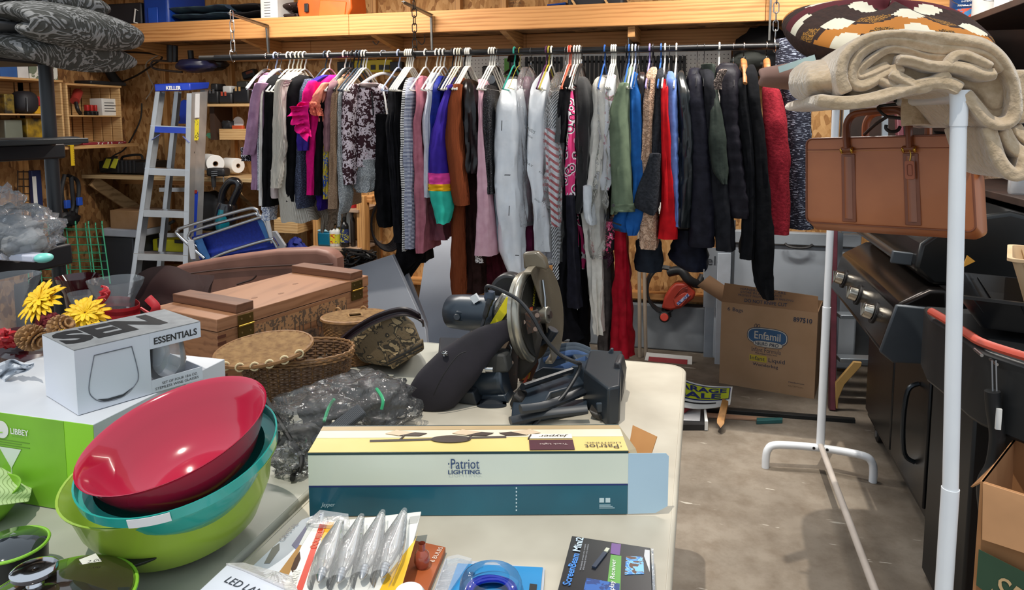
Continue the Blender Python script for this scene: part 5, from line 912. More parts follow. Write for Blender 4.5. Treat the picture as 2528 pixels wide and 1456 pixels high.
# red cord reel hanging on the wall
t = thing('hose_reel', 'red electric blower with thick black ribbed hoses hung on the back wall', 'blower', at(1670, 760, 4.6)); RB = mat('B23A28', .45, h2='982E20')
pts = [(1633, 762), (1640, 735), (1655, 712), (1668, 700), (1698, 699), (1718, 724), (1712, 738), (1680, 762), (1655, 767)]; MB().prism([at(x, y, 4.56) for x, y in pts], (0, .1, 0)).build('housing', RB, t, bevel=.015, seg=3)
MB().prism([at(x, y, 4.552) for x, y in ((1662, 738), (1690, 722), (1706, 728), (1682, 756), (1668, 756))], (0, .008, 0)).build('molded_panel', mat('BF4634', .4), t, bevel=.003)
for i in range(3): MB().tube(cr([at(1664+i*4, 736-i*4, 4.55), at(1680+i*2, 716-i*2, 4.548), at(1698, 712-i*3, 4.55)], 4), .003, 5).build('rib', mat('8A2A1E', .4), t)
M_ = at(1671, 752, 4.549); MB().prism([at(x, y, 4.549) for x, y in ((1670, 748), (1698, 724), (1702, 730), (1674, 754))], (0, .002, 0)).build('badge', mat('B9BFD8', .5, kind='blotch', h2='3A4A8A', sc_=80), t)
for j in range(8): c = at(1644, 712, 4.64); MB().tube([c+V((cos(t_)*(.105+.002*j)-.01, .01*j-.06, sin(t_)*.145)) for t_ in [R(60+240*k_/14) for k_ in range(15)]], .009, 6).build('hose_rib', mat('1E2023', .5), t)
MB().tube(cr([at(1650, 672, 4.6), at(1680, 668, 4.58), at(1700, 690, 4.57), at(1725, 700, 4.6), at(1738, 680, 4.62)], 6), .03, 10).build('hose', mat('1E2023', .5), t)
MB().tube([at(1648, 765, 4.6), at(1650, 782, 4.6)], .02).build('neck', DK, t); MB().cyl(at(1640, 782, 4.61), at(1640, 783, 4.56), .034).build('wheel', DK, t, bevel=.006); MB().cyl(at(1640, 783, 4.559), at(1640, 783, 4.545), .026).build('cap', mat('C23A26', .4), t, bevel=.004)
for i, (x0, x1, l) in enumerate(((1576, 1578, 'left'), (1591, 1589, 'right'))): one('wooden_pole', 'weathered grey pole standing against the back wall, %s of two beside the red gown' % l, 'pole', MB().cyl(atz(x0+4, 880, .0)+V((0, -.02, .0)), at(x1, 560, 4.62), .012), mat('9C8D7C', .7))
# yard signs and slats
t = thing('yard_sign', 'white and red framed sign leaning on the curb behind the table corner', 'sign', atz(1650, 950, 0)); a = at(1583, 872, 4.5); b = at(1709, 880, 4.5)
def quadp(P, th=(0, .006, 0)): return MB().prism(P, th)
quadp([at(1575, 960, 4.3), at(1706, 960, 4.3), at(1709, 880, 4.45), at(1596, 870, 4.45)]).build('board', WHT, t); quadp([at(1590, 950, 4.296), at(1694, 950, 4.296), at(1697, 888, 4.43), at(1602, 880, 4.43)], (0, .003, 0)).build('red_frame', mat('A01E2A', .5), t); quadp([at(1596, 948, 4.29), at(1686, 948, 4.29), at(1689, 894, 4.42), at(1606, 886, 4.42)], (0, .003, 0)).build('face', mat('C9C9CC', .5, kind='blotch', h2='1A1A1E', sc_=5, th=.5), t)
gs = thing('garage_sale_sign', 'curved yellow and blue garage sale sign propped on the floor beside the table', 'sign', (.03, 3.6, .02))
SG = [at(1622, 905, 3.62), at(1808, 955, 3.76)]; SB = [at(1622, 985, 3.47), at(1802, 1000, 3.66)]
def sgn(u, v, off=0): p = SG[0].lerp(SG[1], u).lerp(SB[0].lerp(SB[1], u), v)+V((0, 0, -.035*sin(pi*u))); return p+V((0, -off, off*.7))
YEL = mat('C2CC2A', .5); NVY = mat('1E2A6E', .5)
MB().grid(lambda u, v: sgn(u, v), 16, 3, .004).build('board', WHT, gs); MB().grid(lambda u, v: sgn(.02+.96*u, .05+.62*v, .006), 16, 2).build('blue_border', NVY, gs); MB().grid(lambda u, v: sgn(.035+.93*u, .09+.54*v, .008), 16, 2).build('yellow_field', YEL, gs)
def onsign(s, u0, u1, v0, v1):
    cu = bpy.data.curves.new('t', 'FONT'); cu.body = s; cu.offset = .03; ob = bpy.data.objects.new('t', cu); me = bpy.data.meshes.new_from_object(ob); vs = [v.co.copy() for v in me.vertices]; fs = [list(p.vertices) for p in me.polygons]; bpy.data.objects.remove(ob)
    X0 = min(v.x for v in vs); X1 = max(v.x for v in vs); Y0 = min(v.y for v in vs); Y1 = max(v.y for v in vs)
    MB().add([sgn(lerp(u0, u1, (v.x-X0)/(X1-X0)), lerp(v1, v0, (v.y-Y0)/(Y1-Y0)), .011) for v in vs], fs).build('lettering', NVY, gs, smooth=False)
onsign('GARAGE', .16, .93, .12, .33); onsign('SALE', .26, .86, .36, .60); MB().grid(lambda u, v: sgn(.1+.7*u, .76+.05*v, .006), 16, 1).build('black_band', DK, gs)
one('wooden_stake', 'short pointed wooden stake under the garage sale sign', 'stake', MB().prism([at(1784, 990, 3.60), at(1798, 998, 3.60), at(1788, 1045, 3.44), at(1779, 1056, 3.42), at(1770, 1044, 3.44)], (0, .012, .012)), mat('A9783E', .6, kind='wood', h2='7E5628', sc_=10))
for i, (pts, h, l, z) in enumerate(((((1745, 1018), (1900, 1030), (1900, 1036), (1745, 1026)), 'B98F72', 'thin pale slat lying on the floor behind the stake', .012), (((1868, 1030), (1932, 1030), (1932, 1036), (1868, 1038)), '2E6A6A', 'short teal slat lying at the end of the pale slat', .02), (((1745, 1000), (2110, 1030), (2112, 1036), (1745, 1008)), '1C1E1E', 'long dark flat bar lying along the floor before the carton', .02))):
    one('floor_slat', l, 'slat', MB().prism([atz(x, y, z) for x, y in pts], (0, 0, -z+.001)), mat(h, .6), bevel=.002)
t = thing('yard_sign', 'stack of white and black framed signs on the floor beside the table', 'sign', atz(1715, 1040, 0)); MB().prism([atz(x, y, .03) for x, y in ((1660, 1000), (1735, 1004), (1746, 1048), (1660, 1048))], (0, 0, -.028)).build('black_frame', DK, t); MB().prism([atz(x, y, .034) for x, y in ((1664, 1004), (1730, 1008), (1728, 1038), (1664, 1036))], (0, 0, -.003)).build('white_face', mat('BEBEC0', .5), t, bevel=.001); MB().prism([atz(x, y, .05) for x, y in ((1738, 1006), (1742, 1006), (1748, 1040), (1740, 1040))], (0, 0, -.045)).build('white_edge', WHT, t)
MB().prism([atz(x, y, .06) for x, y in ((1670, 985), (1720, 990), (1690, 1010), (1670, 1012))], (0, 0, -.02)).build('red_netting', mat('8E1E22', .6), t)
# fibreglass ladder
t = thing('stepladder', 'maroon fibreglass stepladder leaning behind the white garment rack', 'ladder', (.70, 3.9, 0)); MAR = mat('6E3440', .5, h2='5A2A34', sc_=12); ALU = mat('A9B3BC', .35, .7)
a = V((.69, 3.89, 0)); b = at(2062, 262, 4.2); sx = V((.40, .06, 0))
MB().bar(a, b, .055, .03, (1, 0, 0)).build('rail', MAR, t, bevel=.004); MB().bar(a+sx, b+sx*.8, .05, .03, (1, 0, 0)).build('rail', MAR, t, bevel=.004)
for f in (.16, .30, .44, .58, .72, .86): p = a.lerp(b, f); MB().bar(p+V((.03, .03, 0)), p+sx*.95+V((0, .03, 0)), .075, .022, (0, 0, 1)).build('step', ALU, t, bevel=.003)
MB().bar(a+V((.05, .3, 0)), b+V((.1, .25, 0)), .03, .03, (1, 0, 0)).build('rear_leg', ALU, t); MB().bar(a+V((.3, .3, 0)), b+V((.3, .25, 0)), .03, .03, (1, 0, 0)).build('rear_leg', ALU, t)
MB().prism([at(x, y, 3.86) for x, y in ((2064, 1008), (2063, 945), (2108, 893), (2128, 895), (2126, 905), (2085, 950), (2070, 985), (2068, 1010))], (0, .02, 0)).build('foot_brace', mat('C29A5A', .6), t, bevel=.003)
# ---------------------------------------------------------------- gas grill
gx = .66; t = thing('gas_grill', 'black gas grill with three chrome knobs facing the aisle', 'grill', (1.0, 3.1, 0)); GB = mat('1F2022', .32, .3, h2='17181A', sc_=20); GM = mat('2A2624', .25, .75, h2='1E1B1A', sc_=6); GG = mat('43494F', .4, .3)
X0, Ya, Yb = .80, 2.66, 3.62
MB().box((X0, Ya, .09), (1.28, Yb, .72)).build('cabinet', GB, t, bevel=.008)
for yy in (2.68, 3.15): MB().box((X0-.014, yy+.005, .13), (X0-.001, yy+.455, .63)).build('door', mat('1A1B1D', .3, .3), t, bevel=.006)
def atX(px, py, X): return atx(px, py, X)
MB().tube(cr([V((X0-.015, 2.80, .55)), V((X0-.05, 2.80, .52)), V((X0-.06, 2.80, .40)), V((X0-.05, 2.80, .28)), V((X0-.015, 2.80, .25))], 5), .009, 8).build('door_handle', mat('3A3F44', .3, .8), t)
# sloping control panel
pf_ = [V((gx+.10, 0, .93)), V((gx, 0, .87)), V((gx-.045, 0, .70)), V((gx+.0, 0, .665)), V((X0+.02, 0, .67)), V((X0+.02, 0, .93))]
y0 = 2.66; y1 = 3.66
MB().prism([V((p.x, y0, p.z)) for p in pf_], (0, y1-y0, 0)).build('control_panel', GM, t, bevel=.015, seg=3)
MB().prism([V((p.x-.004, y0-.02, p.z+.004)) for p in pf_[1:5]]+[V((1.0, y0-.02, .70)), V((1.0, y0-.02, .86))], (0, .0195, 0)).build('end_plate', GG, t, bevel=.006)
nd = V((-.966, 0, .255)).normalized()
for i, y in enumerate((3.46, 3.15, 2.87)):
    c = V((gx-.02, y, .785)); MB().cyl(c-nd*.004, c+nd*.008, .042, n=28).build('bezel', DK, t); kb = MB().cyl(c+nd*.009, c+nd*.042, .030, .027, n=28).build('knob', mat('C9C4B8', .2, 1), t, bevel=.003); MB().bar(c+nd*.045+V((0, 0, -.024)), c+nd*.045+V((0, 0, .024)), .012, .008, (1, 0, 0)).build('grip', mat('D6D2C8', .2, 1), kb)
lettering('Smart', V((gx-.024, 2.78, .80))+nd*.012, (0, -1, 0), (.255, 0, .966), .085, .03, mat('0E0E0E', .5), t, shear=.3)
# lid with bar handle
prof = [(.78, .935), (.72, .99), (.735, 1.08), (.84, 1.17), (1.0, 1.20), (1.2, 1.15), (1.28, 1.0), (1.28, .935)]
MB().prism([V((x, y0+.04, z)) for x, z in prof], (0, y1-y0-.08, 0)).build('lid', mat('161718', .3, .2), t, bevel=.015, seg=3)
MB().cyl((gx+.02, y0+.12, 1.02), (gx+.02, y1-.12, 1.02), .015).build('handle', mat('54504C', .3, .8), t)
for y in (y0+.1, y1-.12): MB().bar((.76, y, 1.01), (gx+.0, y, 1.02), .02, .045).build('handle_mount', GG, t, bevel=.004)
MB().cyl((.74, 3.0, 1.12), (.725, 3.0, 1.125), .03).build('thermometer', mat('C9CBCD', .2, 1), t)
for y in (2.74, 3.54):
    for x in (.84, 1.2):
        w = MB().cyl((x-.015, y, .038), (x+.015, y, .038), .037, n=24).build('caster', mat('141416', .5), t, bevel=.004); MB().cyl((x-.018, y, .038), (x+.018, y, .038), .016).build('hub', mat('8E9296', .4, .5), w); MB().box((x-.022, y-.02, .06), (x+.022, y+.02, .09)).build('mount', DK, w)
# side griddle with red rim
t = thing('griddle', 'black griddle with an orange-red rim right of the near white pole', 'griddle', (1.05, 2.25, .5))
rim = [at(2290, 700, 2.3), at(2340, 722, 2.2), at(2385, 765, 2.1), at(2440, 790, 2.02), at(2560, 800, 1.95)]; zr = .93
path = cr([V((p.x, p.y, zr)) for p in [at(2300, 735, 2.35), at(2345, 735, 2.24), at(2392, 768, 2.12), at(2440, 790, 2.03), at(2600, 800, 1.9)]], 6)
MB().tube(path, .012, 8, flat=.8).build('rim', mat('B8432F', .5), t)
bk = [V((1.25, 1.9, zr)), V((1.25, 2.5, zr)), V((.72, 2.5, zr))]
MB().prism([p-V((0, 0, .02)) for p in path[::3]]+[V((1.3, 1.9, zr-.02)), V((1.3, 2.5, zr-.02)), V((.70, 2.5, zr-.02))], (0, 0, -.20)).build('firebox', mat('1C1E20', .45), t, bevel=.01)
MB().box((.74, 2.14, .02), (1.3, 2.5, .70)).build('cabinet', mat('0F1011', .5), t, bevel=.008)
for k_ in range(3): MB().box((.80, 2.132, .335+.035*k_), (.93, 2.139, .343+.035*k_)).build('vent_slot', GRY, t)
for px, py in ((2406, 862), (2442, 884)): c = at(px, py, 2.03); MB().cyl(c, c+V((-.0, -.05, .0)), .004).build('hook', STEEL, t)
tl = thing('grill_tool', 'black long-handled grill tool with a pale label hanging on the griddle', 'tool', at(2455, 1000, 1.99)); MB().tube(cr([at(2450, 965, 1.98), at(2453, 1010, 1.98), at(2462, 1080, 1.98), at(2452, 1150, 1.98), at(2430, 1200, 1.98), at(2440, 1300, 1.99)], 6), .018, 10).build('handle', mat('17191B', .5), tl); [MB().tube([at(x, 890, 1.98), at(x+2, 970, 1.98)], .0018, 5).build('loop', mat('8E9094', .5), tl) for x in (2449, 2459)]; MB().box(at(2458, 1060, 1.955), at(2472, 1008, 1.962)).build('label', WHT, tl)
# nursery trays on the griddle
def tray(label, cx_, cy_, z, w, d, h, m, ribs=6, rot=-20):
    M = rz((cx_, cy_, z), rot); tt = thing('plant_tray', label, 'tray', (cx_, cy_, z)); mb = MB(M); a, b = w/2, d/2; k_ = .78
    def ring(s, zz, r=.02): return [V((p.x, p.y, zz)) for p in rr(-a*s, -b*s, a*s, b*s, r, 0, 4)]
    mb.loft([ring(k_, .004), ring(k_, 0), ring(1, h), ring(1.06, h), ring(1.06, h-.006), ring(1.0, h-.004), ring(k_, .004)][1:]+[], cap=False); mb.loft([ring(k_*.99, .006), ring(k_*.99, .004)]); mb.build('pan', m, tt, solid=.003)
    for i in range(ribs): x = lerp(-a*.85, a*.85, i/(ribs-1)); MB(M).tube([(x*k_*.98, -b*k_*.98-.002, .01), (x, -b*.99-.002, h*.93)], .0025, 5).build('rib', m, tt); MB(M).tube([(x*k_*.98, b*k_*.98-.004, .012), (x, b*.97-.002, h*.93)], .0025, 5).build('rib', m, tt)
    return tt
tray('shallow black plastic plant tray on the griddle beneath the tan one', .98, 2.24, .935, .50, .34, .09, mat('18191B', .3), 5)
tray('tan fibre plant tray nested above the black tray at the right edge', 1.02, 2.24, 1.0, .34, .26, .13, mat('CBB08C', .8, h2='BC9F7A'), 6)
one('plant_tag', 'small orange paper tag tucked behind the black tray', 'tag', MB().prism([at(2377, 660, 2.45), at(2408, 645, 2.45), at(2388, 630, 2.45)], (0, .003, 0)), mat('D39A3A', .7))
# dark covered things and shelves at the right wall
one('tarp_cover', 'black plastic tarp draped over goods beside the right wall', 'tarp', MB().grid(lambda u, v: V((lerp(1.31, 1.88, u), lerp(2.75, 3.75, v)+.05*noise.noise(V((u*5, v*5, 7))), (1.08+.05*u)*min(1, 4*min(u+.12, v+.08, 1.1-v))**.5+.03*noise.noise(V((u*6, v*6, 0))))), 30, 30, .006), mat('121316', .3, h2='1B1C20', sc_=9, bump=2))
one('covered_goods', 'tall black sheet-covered stack in the back right corner', 'covered stack', MB().blob((1.50, 4.30, .55), (.36, .30, .55), pw=.35, amp=.08, fr=5, nu=40, nv=26), mat('141416', .5, h2='1E1D1F', sc_=8, bump=2))
bs2 = thing('paint_shelf', 'dark brown shelf unit on the right wall holding paint cans', 'shelf', (1.66, 3.6, 1.45)); DBR = mat('35221A', .6, h2='22150F', sc_=9)
for z, x0 in ((1.985, 1.19), (1.47, 1.30), (1.21, 1.16)): MB().box((x0, 2.96, z-.03), (XR-.002, 4.15 if z > 1.9 else 4.74, z)).build('board', DBR, bs2, bevel=.003)
MB().box((XR-.04, 2.96, 1.15), (XR-.002, 4.74, 2.3)).build('back_panel', DBR, bs2); MB().box((.80, 4.66, 1.0), (XR-.04, 4.69, 1.93)).box((1.39, 4.62, 1.0), (XR-.04, 4.655, 2.5)).build('dark_backing', DBR, bs2)  # dark boards over the back wall's OSB behind the shelf unit
def can(label, px, X, z, r, h, m, lm=None, txt=None):
    k_ = at(px, 30, 1.); y = X/k_.x; tt = thing('paint_can', label, 'paint can', (X, y, z+.0005)); C0 = V((X, y, z+.0005))
    MB().lathe([(r*.97, 0), (r, .004), (r, h-.006), (r*1.02, h-.003), (r*.98, h), (r*.9, h-.006)], C0, 36, True).build('body', m, tt)
    if lm: MB().lathe([(r+.001, h*.06), (r+.001, h*.35)], C0, 36).build('label_band', lm, tt)
    if txt:
        d = (EYE-C0); d.z = 0; d.normalize(); u = V((-d.y, d.x, 0))
        for s, zz, w_, hh, mm in txt: lettering(s, C0+d*(r+.003)-u*(w_/2)+V((0, 0, h*zz)), u, V((0, 0, 1)), w_, hh, mm, tt)
    MB().tube([C0+V((cos(q_)*r*1.03, sin(q_)*r*1.03, h*.75-.07*sin(pi*(i/14)))) for i, q_ in enumerate([R(170+170*k2/14) for k2 in range(15)])], .0018, 5).build('bail', STEEL, tt)
    return tt
can('blue paint can with white lettering on the upper shelf', 2390, 1.275, 1.985, .083, .20, mat('1C3F74', .3), mat('2E6C9C', .3, kind='blotch', h2='B0452E', sc_=20), [('SIGNATURE', .62, .11, .022, WHT), ('INTERIOR', .5, .06, .008, WHT), ('PAINT + PRIMER', .4, .09, .009, WHT)])
can('white paint can beside the blue one on the upper shelf', 2448, 1.33, 1.985, .083, .20, mat('DEDCD8', .35), None, [('PREMIER', .6, .06, .014, GRY), ('interior', .45, .05, .01, GRY)])
can('pale green-white paint can, nearest on the upper shelf', 2508, 1.33, 1.985, .083, .20, mat('B9CCC4', .35), mat('D8DCD8', .35), [('PAINT', .15, .05, .014, GRY)])
can('black quart can with an orange stripe on the middle shelf', 2462, 1.50, 1.47, .07, .17, mat('1E2023', .3), mat('8E3A22', .4))
can('large black primer can with white block letters on the middle shelf', 2536, 1.43, 1.47, .10, .26, mat('23272A', .35), None, [('BEHR', .62, .08, .03, WHT), ('PRIMER', .52, .08, .016, WHT), ('STAIN', .3, .07, .012, WHT)])
lb_ = thing('lumber_stack', 'stack of thin tan boards on top shelf behind the patterned pillow', 'lumber', at(2300, 10, 4.5)); 
for i in range(4): MB().box((at(2150, 10, 4.35).x, 4.35, 2.178+.02*i), (at(2350, 10, 4.35).x, 4.6, 2.195+.02*i)).build('board', LT if i % 2 else PINE, lb_, bevel=.002)
g_ = thing('glass_jar', 'clear glass jar standing on the lowest brown shelf under the throw', 'jar', (1.22, 3.2, 1.211)); MB().lathe([(.03, 0), (.033, .01), (.033, .08), (.02, .1), (.022, .12)], (1.22, 3.25, 1.211), 20).build('glass', film('FFFFFF', .2, crinkle=0), g_, solid=.002)
hd = thing('black_cap', 'black round cap-like bundle hanging by the rail end above the coats', 'hat', at(1870, 130, 4.4)); MB().blob(at(1885, 125, 4.5), (.17, .1, .14), amp=.2, seed=5).build('crown', BLKP, hd); MB().blob(at(1852, 150, 4.45), (.11, .1, .06), amp=.2, seed=6).build('brim', mat('2B2E2A', .8), hd)
# ---------------------------------------------------------------- white garment rack with bag
WR = mat('E4E8EC', .28, h2='DCE0E6', coat=.3); rk = thing('garment_rack', 'white tubular garment rack standing in front of the black grill', 'garment rack', (.53, 2.4, 0))
fp = V((.524, 3.175, 0)); np_ = V((.532, 1.638, 0))
MB().cyl(fp+V((0, 0, .10)), (.524, 3.175, .72), .017).build('lower_pole', WR, rk); MB().cyl((.524, 3.175, .72), (.524, 3.175, 1.57), .0145).build('upper_pole', WR, rk)
MB().cyl(np_+V((0, 0, .10)), (.531, 1.638, .72), .0175).build('lower_pole', WR, rk); MB().cyl((.531, 1.638, .7202), (.502, 1.638, 1.49), .0155).build('upper_pole', WR, rk); MB().tube([(.502, 1.638, 1.49), (.501, 1.638, 1.53), (.500, 1.638, 1.562)], [.0165, .017, .0195], 20).build('end_socket', WR, rk)
MB().tube([(.500, 1.66, 1.548), (.524, 3.16, 1.56)], .013, 14).build('hanging_bar', WR, rk)
MB().cyl((.532, 1.65, .115), (.524, 3.16, .115), .012).build('base_bar', mat('BDB4AC', .4), rk)
def foot(c, a_, b_):
    c = V(c); a_ = V(a_); b_ = V(b_)
    for e, s in ((a_, -1), (b_, 1)):
        d = (e-c).normalized(); MB().tube(cr([c+V((0, 0, .10)), c.lerp(e, .5)+V((0, 0, .105)), c.lerp(e, .86)+V((0, 0, .102)), c.lerp(e, .97)+V((0, 0, .08)), e+V((0, 0, .045)), e+V((0, 0, .0))], 6), .0165, 14).build('foot_bar', WR, rk)
        p = c.lerp(e, .14)+V((0, 0, .105)); n_ = V((d.y, -d.x, 0)); n_ = n_ if n_.y < 0 else -n_; MB().cyl(p+n_*.0155, p+n_*.018, .006, n=12).build('bolt', DK, rk)
foot(fp, (.302, 3.14, 0), (.725, 3.125, 0)); foot(np_, (.30, 1.62, 0), (.74, 1.62, 0))
# leather briefcase
TAN = mat('B0693C', .42, h2='A05C32', sc_=6, bump=.15, coat=.1); TAN2 = mat('7E4426', .4, h2='6E3A20', sc_=8, bump=.1); BRASS = mat('C9A24A', .25, 1)
TL = atd(1990, 342, 2.1); BL_ = atd(1990, 548, 2.1); TR = atd(2398, 330, 1.76); BR = atd(2412, 572, 1.76); 
ux = (TR-TL); ux.z = 0; ux.normalize(); nb = V((ux.y, -ux.x, 0))          # towards the viewer
br = thing('briefcase', 'tan leather briefcase with two handles hanging on the white rack', 'briefcase', (TL+BR)/2)
def bp(u, v, d=0.): return TL.lerp(TR, u).lerp(BL_.lerp(BR, u), v)+nb*d
def rrect(u0, v0, u1, v1, r, d, n=5):
    o = []
    for cu_, cv_, a_ in ((u1-r, v0+r*1.7, -90), (u1-r, v1-r*1.7, 0), (u0+r, v1-r*1.7, 90), (u0+r, v0+r*1.7, 180)):
        for i in range(n+1): q_ = R(a_+90*i/n); o.append(bp(cu_+r*cos(q_), cv_+r*1.7*sin(q_), d))
    return o
body = MB().loft([rrect(.03, .03, .97, 1.04, .05, -.085), rrect(.0, .0, 1., 1.09, .045, -.07), rrect(0, 0, 1., 1.10, .045, -.035), rrect(0, 0, 1., 1.02, .04, -.006), rrect(.005, .01, .995, 1.0, .04, 0.)]).build('body', TAN, br, bevel=.004, seg=2, sharp=60)
MB().tube(rrect(.004, .006, .996, 1.0, .04, .001), .0028, 6, True).build('piping', TAN2, br)
MB().tube([bp(u, .135+.003*sin(u*9), .001) for u in [i/16 for i in range(17)]], .0012, 5).build('top_seam', TAN2, br); MB().tube([bp(.008+u*.984, .155, .001) for u in (0, 1)], .0008, 5).build('top_seam', mat('C98A5A', .5), br)
for u0, u1 in ((.245, .335), (.625, .715)):
    st = MB().loft([rrect(u0, .19, u1, .97, .006, 0, 2), rrect(u0, .19, u1, .97, .006, .004, 2)]).build('strap', TAN2, br, bevel=.0015); MB().grid(lambda u, v: bp(lerp(u0+.02, u1-.02, u), lerp(.22, .93, v), .0045+.0035*sin(pi*u)), 6, 4).build('strap_bulge', mat('8E5230', .35, coat=.3), st)
    for uu in (u0+.012, u1-.012): MB().tube(cr([bp(uu, .12, .008), bp(uu, .15, .013), bp(uu, .175, .008)], 4), .004, 8).build('brass_ring', BRASS, br)
    MB().cyl(bp(u0+.01, .14, .007), bp(u1-.01, .14, .007), .008).build('handle_anchor', TAN2, br)
def handle(d, m, du=0, nm='handle'): MB().tube(cr([bp(.29+du, .13, d), bp(.285+du, -.02, d), bp(.29+du, -.16, d-.002), bp(.325+du, -.25, d-.004), bp(.40+du, -.275, d-.004), bp(.55+du, -.285, d-.004), bp(.62+du, -.26, d-.004), bp(.665+du, -.16, d-.002), bp(.67+du, -.0, d), bp(.67+du, .13, d)], 6), .0125, 10, flat=.7).build(nm, m, br)
handle(.006, TAN2); handle(-.07, TAN, .04)
MB().tube(cr([bp(.672, .15, .012), bp(.68, .2, .012), bp(.672, .28, .012)], 5), .0018, 5).build('tag_chain', BRASS, br)
tg = MB().loft([rrect(.645, .27, .70, .47, .012, .012, 3), rrect(.645, .27, .70, .47, .012, .015, 3)]).build('leather_tag', mat('A25A3C', .5), br, bevel=.001); MB().tube(rrect(.66, .31, .688, .43, .01, .0158, 3), .0009, 5, True).build('embossing', mat('7E402A', .5), tg)
hg_ = thing('clothes_hanger', 'black tube hanger holding the tan briefcase on the white rack', 'hanger', atd(2190, 285, 1.9))
MB().tube(cr([V((.49, 2.10, 1.55)), V((.506, 2.10, 1.577)), V((.525, 2.10, 1.55)), atd(2172, 262, 1.92), atd(2176, 278, 1.90), atd(2190, 288, 1.9)], 5), .004, 8).build('hook', BLKP, hg_)
for pts in ([(2190, 288, 1.9), (2160, 308, 1.95), (2134, 332, 2.0)], [(2190, 288, 1.9), (2290, 300, 1.8), (2350, 309, 1.72), (2419, 316, 1.64)], [(2188, 308, 1.88), (2188, 318, 1.88), (2200, 325, 1.88), (2216, 322, 1.88), (2222, 312, 1.88)], [(2380, 360, 1.9), (2433, 351, 1.86)]): MB().tube(cr([atd(*p) for p in pts], 5), .0045, 8).build('arm', BLKP, hg_)
# throw blanket folded over the rack bar
BE = mat('C4AE92', 1., kind='plain', h2='B09A7C', sc_=60, bump=1.4, sheen=.6, spec=.1)
th_ = thing('throw_blanket', 'thick beige plush throw folded over the white rack bar', 'blanket', (.55, 1.95, 1.6)); YN = 1.62
def fold(path, r, Y0=YN, Y1=2.25, nm='fold', m=BE, n=5, wob=.012, dx=0.):
    P = cr([at(x, y, Y0) for x, y in path], n); mb = MB(); rings = []
    for i, p in enumerate(P):
        a_ = P[max(0, i-1)]; b_ = P[min(len(P)-1, i+1)]; d = (b_-a_).normalized(); nn = V((-d.z, 0, d.x)); rr2 = r*(1 if 0 < i < len(P)-1 else .55)*(1+.2*noise.noise(p*9)); ring = []
        for k_ in range(9): q_ = -pi/2+pi*k_/8; ring.append(p+nn*(sin(q_)*rr2)+V((0, -cos(q_)*rr2*.9+wob*noise.noise(p*7+V((0, q_, 0))), 0)))
        for f in (.25, .5, .75, 1.): ring.append(p+nn*rr2*.9+V((dx*f, (Y1-Y0)*f, .01*noise.noise(p*6+V((0, f*3, 0))))))
        for f in (1., .75, .5, .25): ring.append(p-nn*rr2*.9+V((dx*f, (Y1-Y0)*f, .01*noise.noise(p*6+V((0, f*3, 0))))))
        rings.append(ring)
    mb.loft(rings); return mb.build(nm, m, th_, sub=1, sharp=180)
fold([(2012, 246), (2080, 254), (2150, 246), (2225, 224), (2290, 206), (2340, 205), (2375, 222)], .014)
fold([(2380, 225), (2410, 262), (2440, 296), (2474, 306), (2502, 290), (2508, 245), (2500, 195), (2470, 145), (2425, 110), (2360, 98), (2290, 92), (2220, 86), (2150, 94), (2105, 118), (2082, 150), (2078, 195), (2092, 232)], .013, YN+.01)
fold([(2475, 180), (2440, 140), (2380, 122), (2310, 118), (2240, 106), (2180, 104), (2130, 128), (2106, 165), (2104, 200), (2126, 212), (2155, 200), (2190, 178), (2235, 168)], .0125, YN+.015)
fold([(2450, 178), (2400, 150), (2340, 142), (2285, 140), (2240, 126), (2195, 122), (2155, 145), (2124, 172), (2122, 188), (2150, 180), (2200, 158)], .010, YN+.02)
fold([(2460, 182), (2425, 184), (2390, 172), (2350, 165), (2300, 163), (2250, 150), (2215, 146)], .012, YN-.005)
fold([(2340, 165), (2356, 140), (2380, 136), (2415, 150), (2448, 168)], .010, YN-.005)
fold([(2195, 178), (2235, 200), (2275, 218), (2310, 200), (2345, 176)], .012, YN); fold([(2170, 190), (2205, 212), (2250, 222)], .012, YN+.01)
fl_ = MB().prism([at(x, y, YN+.035) for x, y in ((2100, 240), (2085, 200), (2085, 150), (2110, 115), (2160, 95), (2300, 92), (2420, 110), (2480, 150), (2490, 220), (2480, 270), (2450, 275), (2410, 225), (2340, 205), (2240, 225), (2150, 246))], (0, .5, 0)).build('inner_layers', BE, th_, bevel=.02, seg=3)
lobe = MB(); lobe.grid(lambda u, v: at(lerp(lerp(2320, 2392, v**.8), lerp(2492, 2506, v), u), lerp(lerp(186, 258, v**.8), lerp(178, 305, v), u)+22*v*v*sin(pi*u), YN+.125-.012*sin(pi*u)), 16, 12, .07); lobe.build('draped_fold', BE, th_, sub=1, sharp=180)
ns = MB(); rings = []
for i in range(15):
    f = i/14; x = lerp(1946, 2085, f); h = 52*(sin(pi/2*min(1, f*2.6+.12))**.6); cy = lerp(205, 195, f); rings.append([at(x, cy-sin(q_)*h*(1+.04*sin(i*1.9)), YN+.30-cos(q_)*.20*(min(1, f*2.2+.25))-.06*f) for q_ in [2*pi*k_/20 for k_ in range(20)]])
ns.loft(rings); ns.build('rolled_end', BE, th_, sub=1, sharp=180)
for x0, pts in enumerate(([(2440, 310), (2452, 350), (2470, 400), (2500, 430), (2528, 420), (2536, 380)], [(2478, 318), (2490, 345), (2512, 372), (2560, 392)], [(2505, 310), (2520, 330), (2550, 350)])): fold(pts, .014, YN+.02+.02*x0, 1.9)
MB().grid(lambda u, v: at(lerp(2225, 2470, u)+12*v, lerp(240, 310+130*min(1, max(0, (u-.55)*4)), v), 2.0-.03*sin(u*14)*v), 24, 12, .012).build('hanging_side', BE, th_)
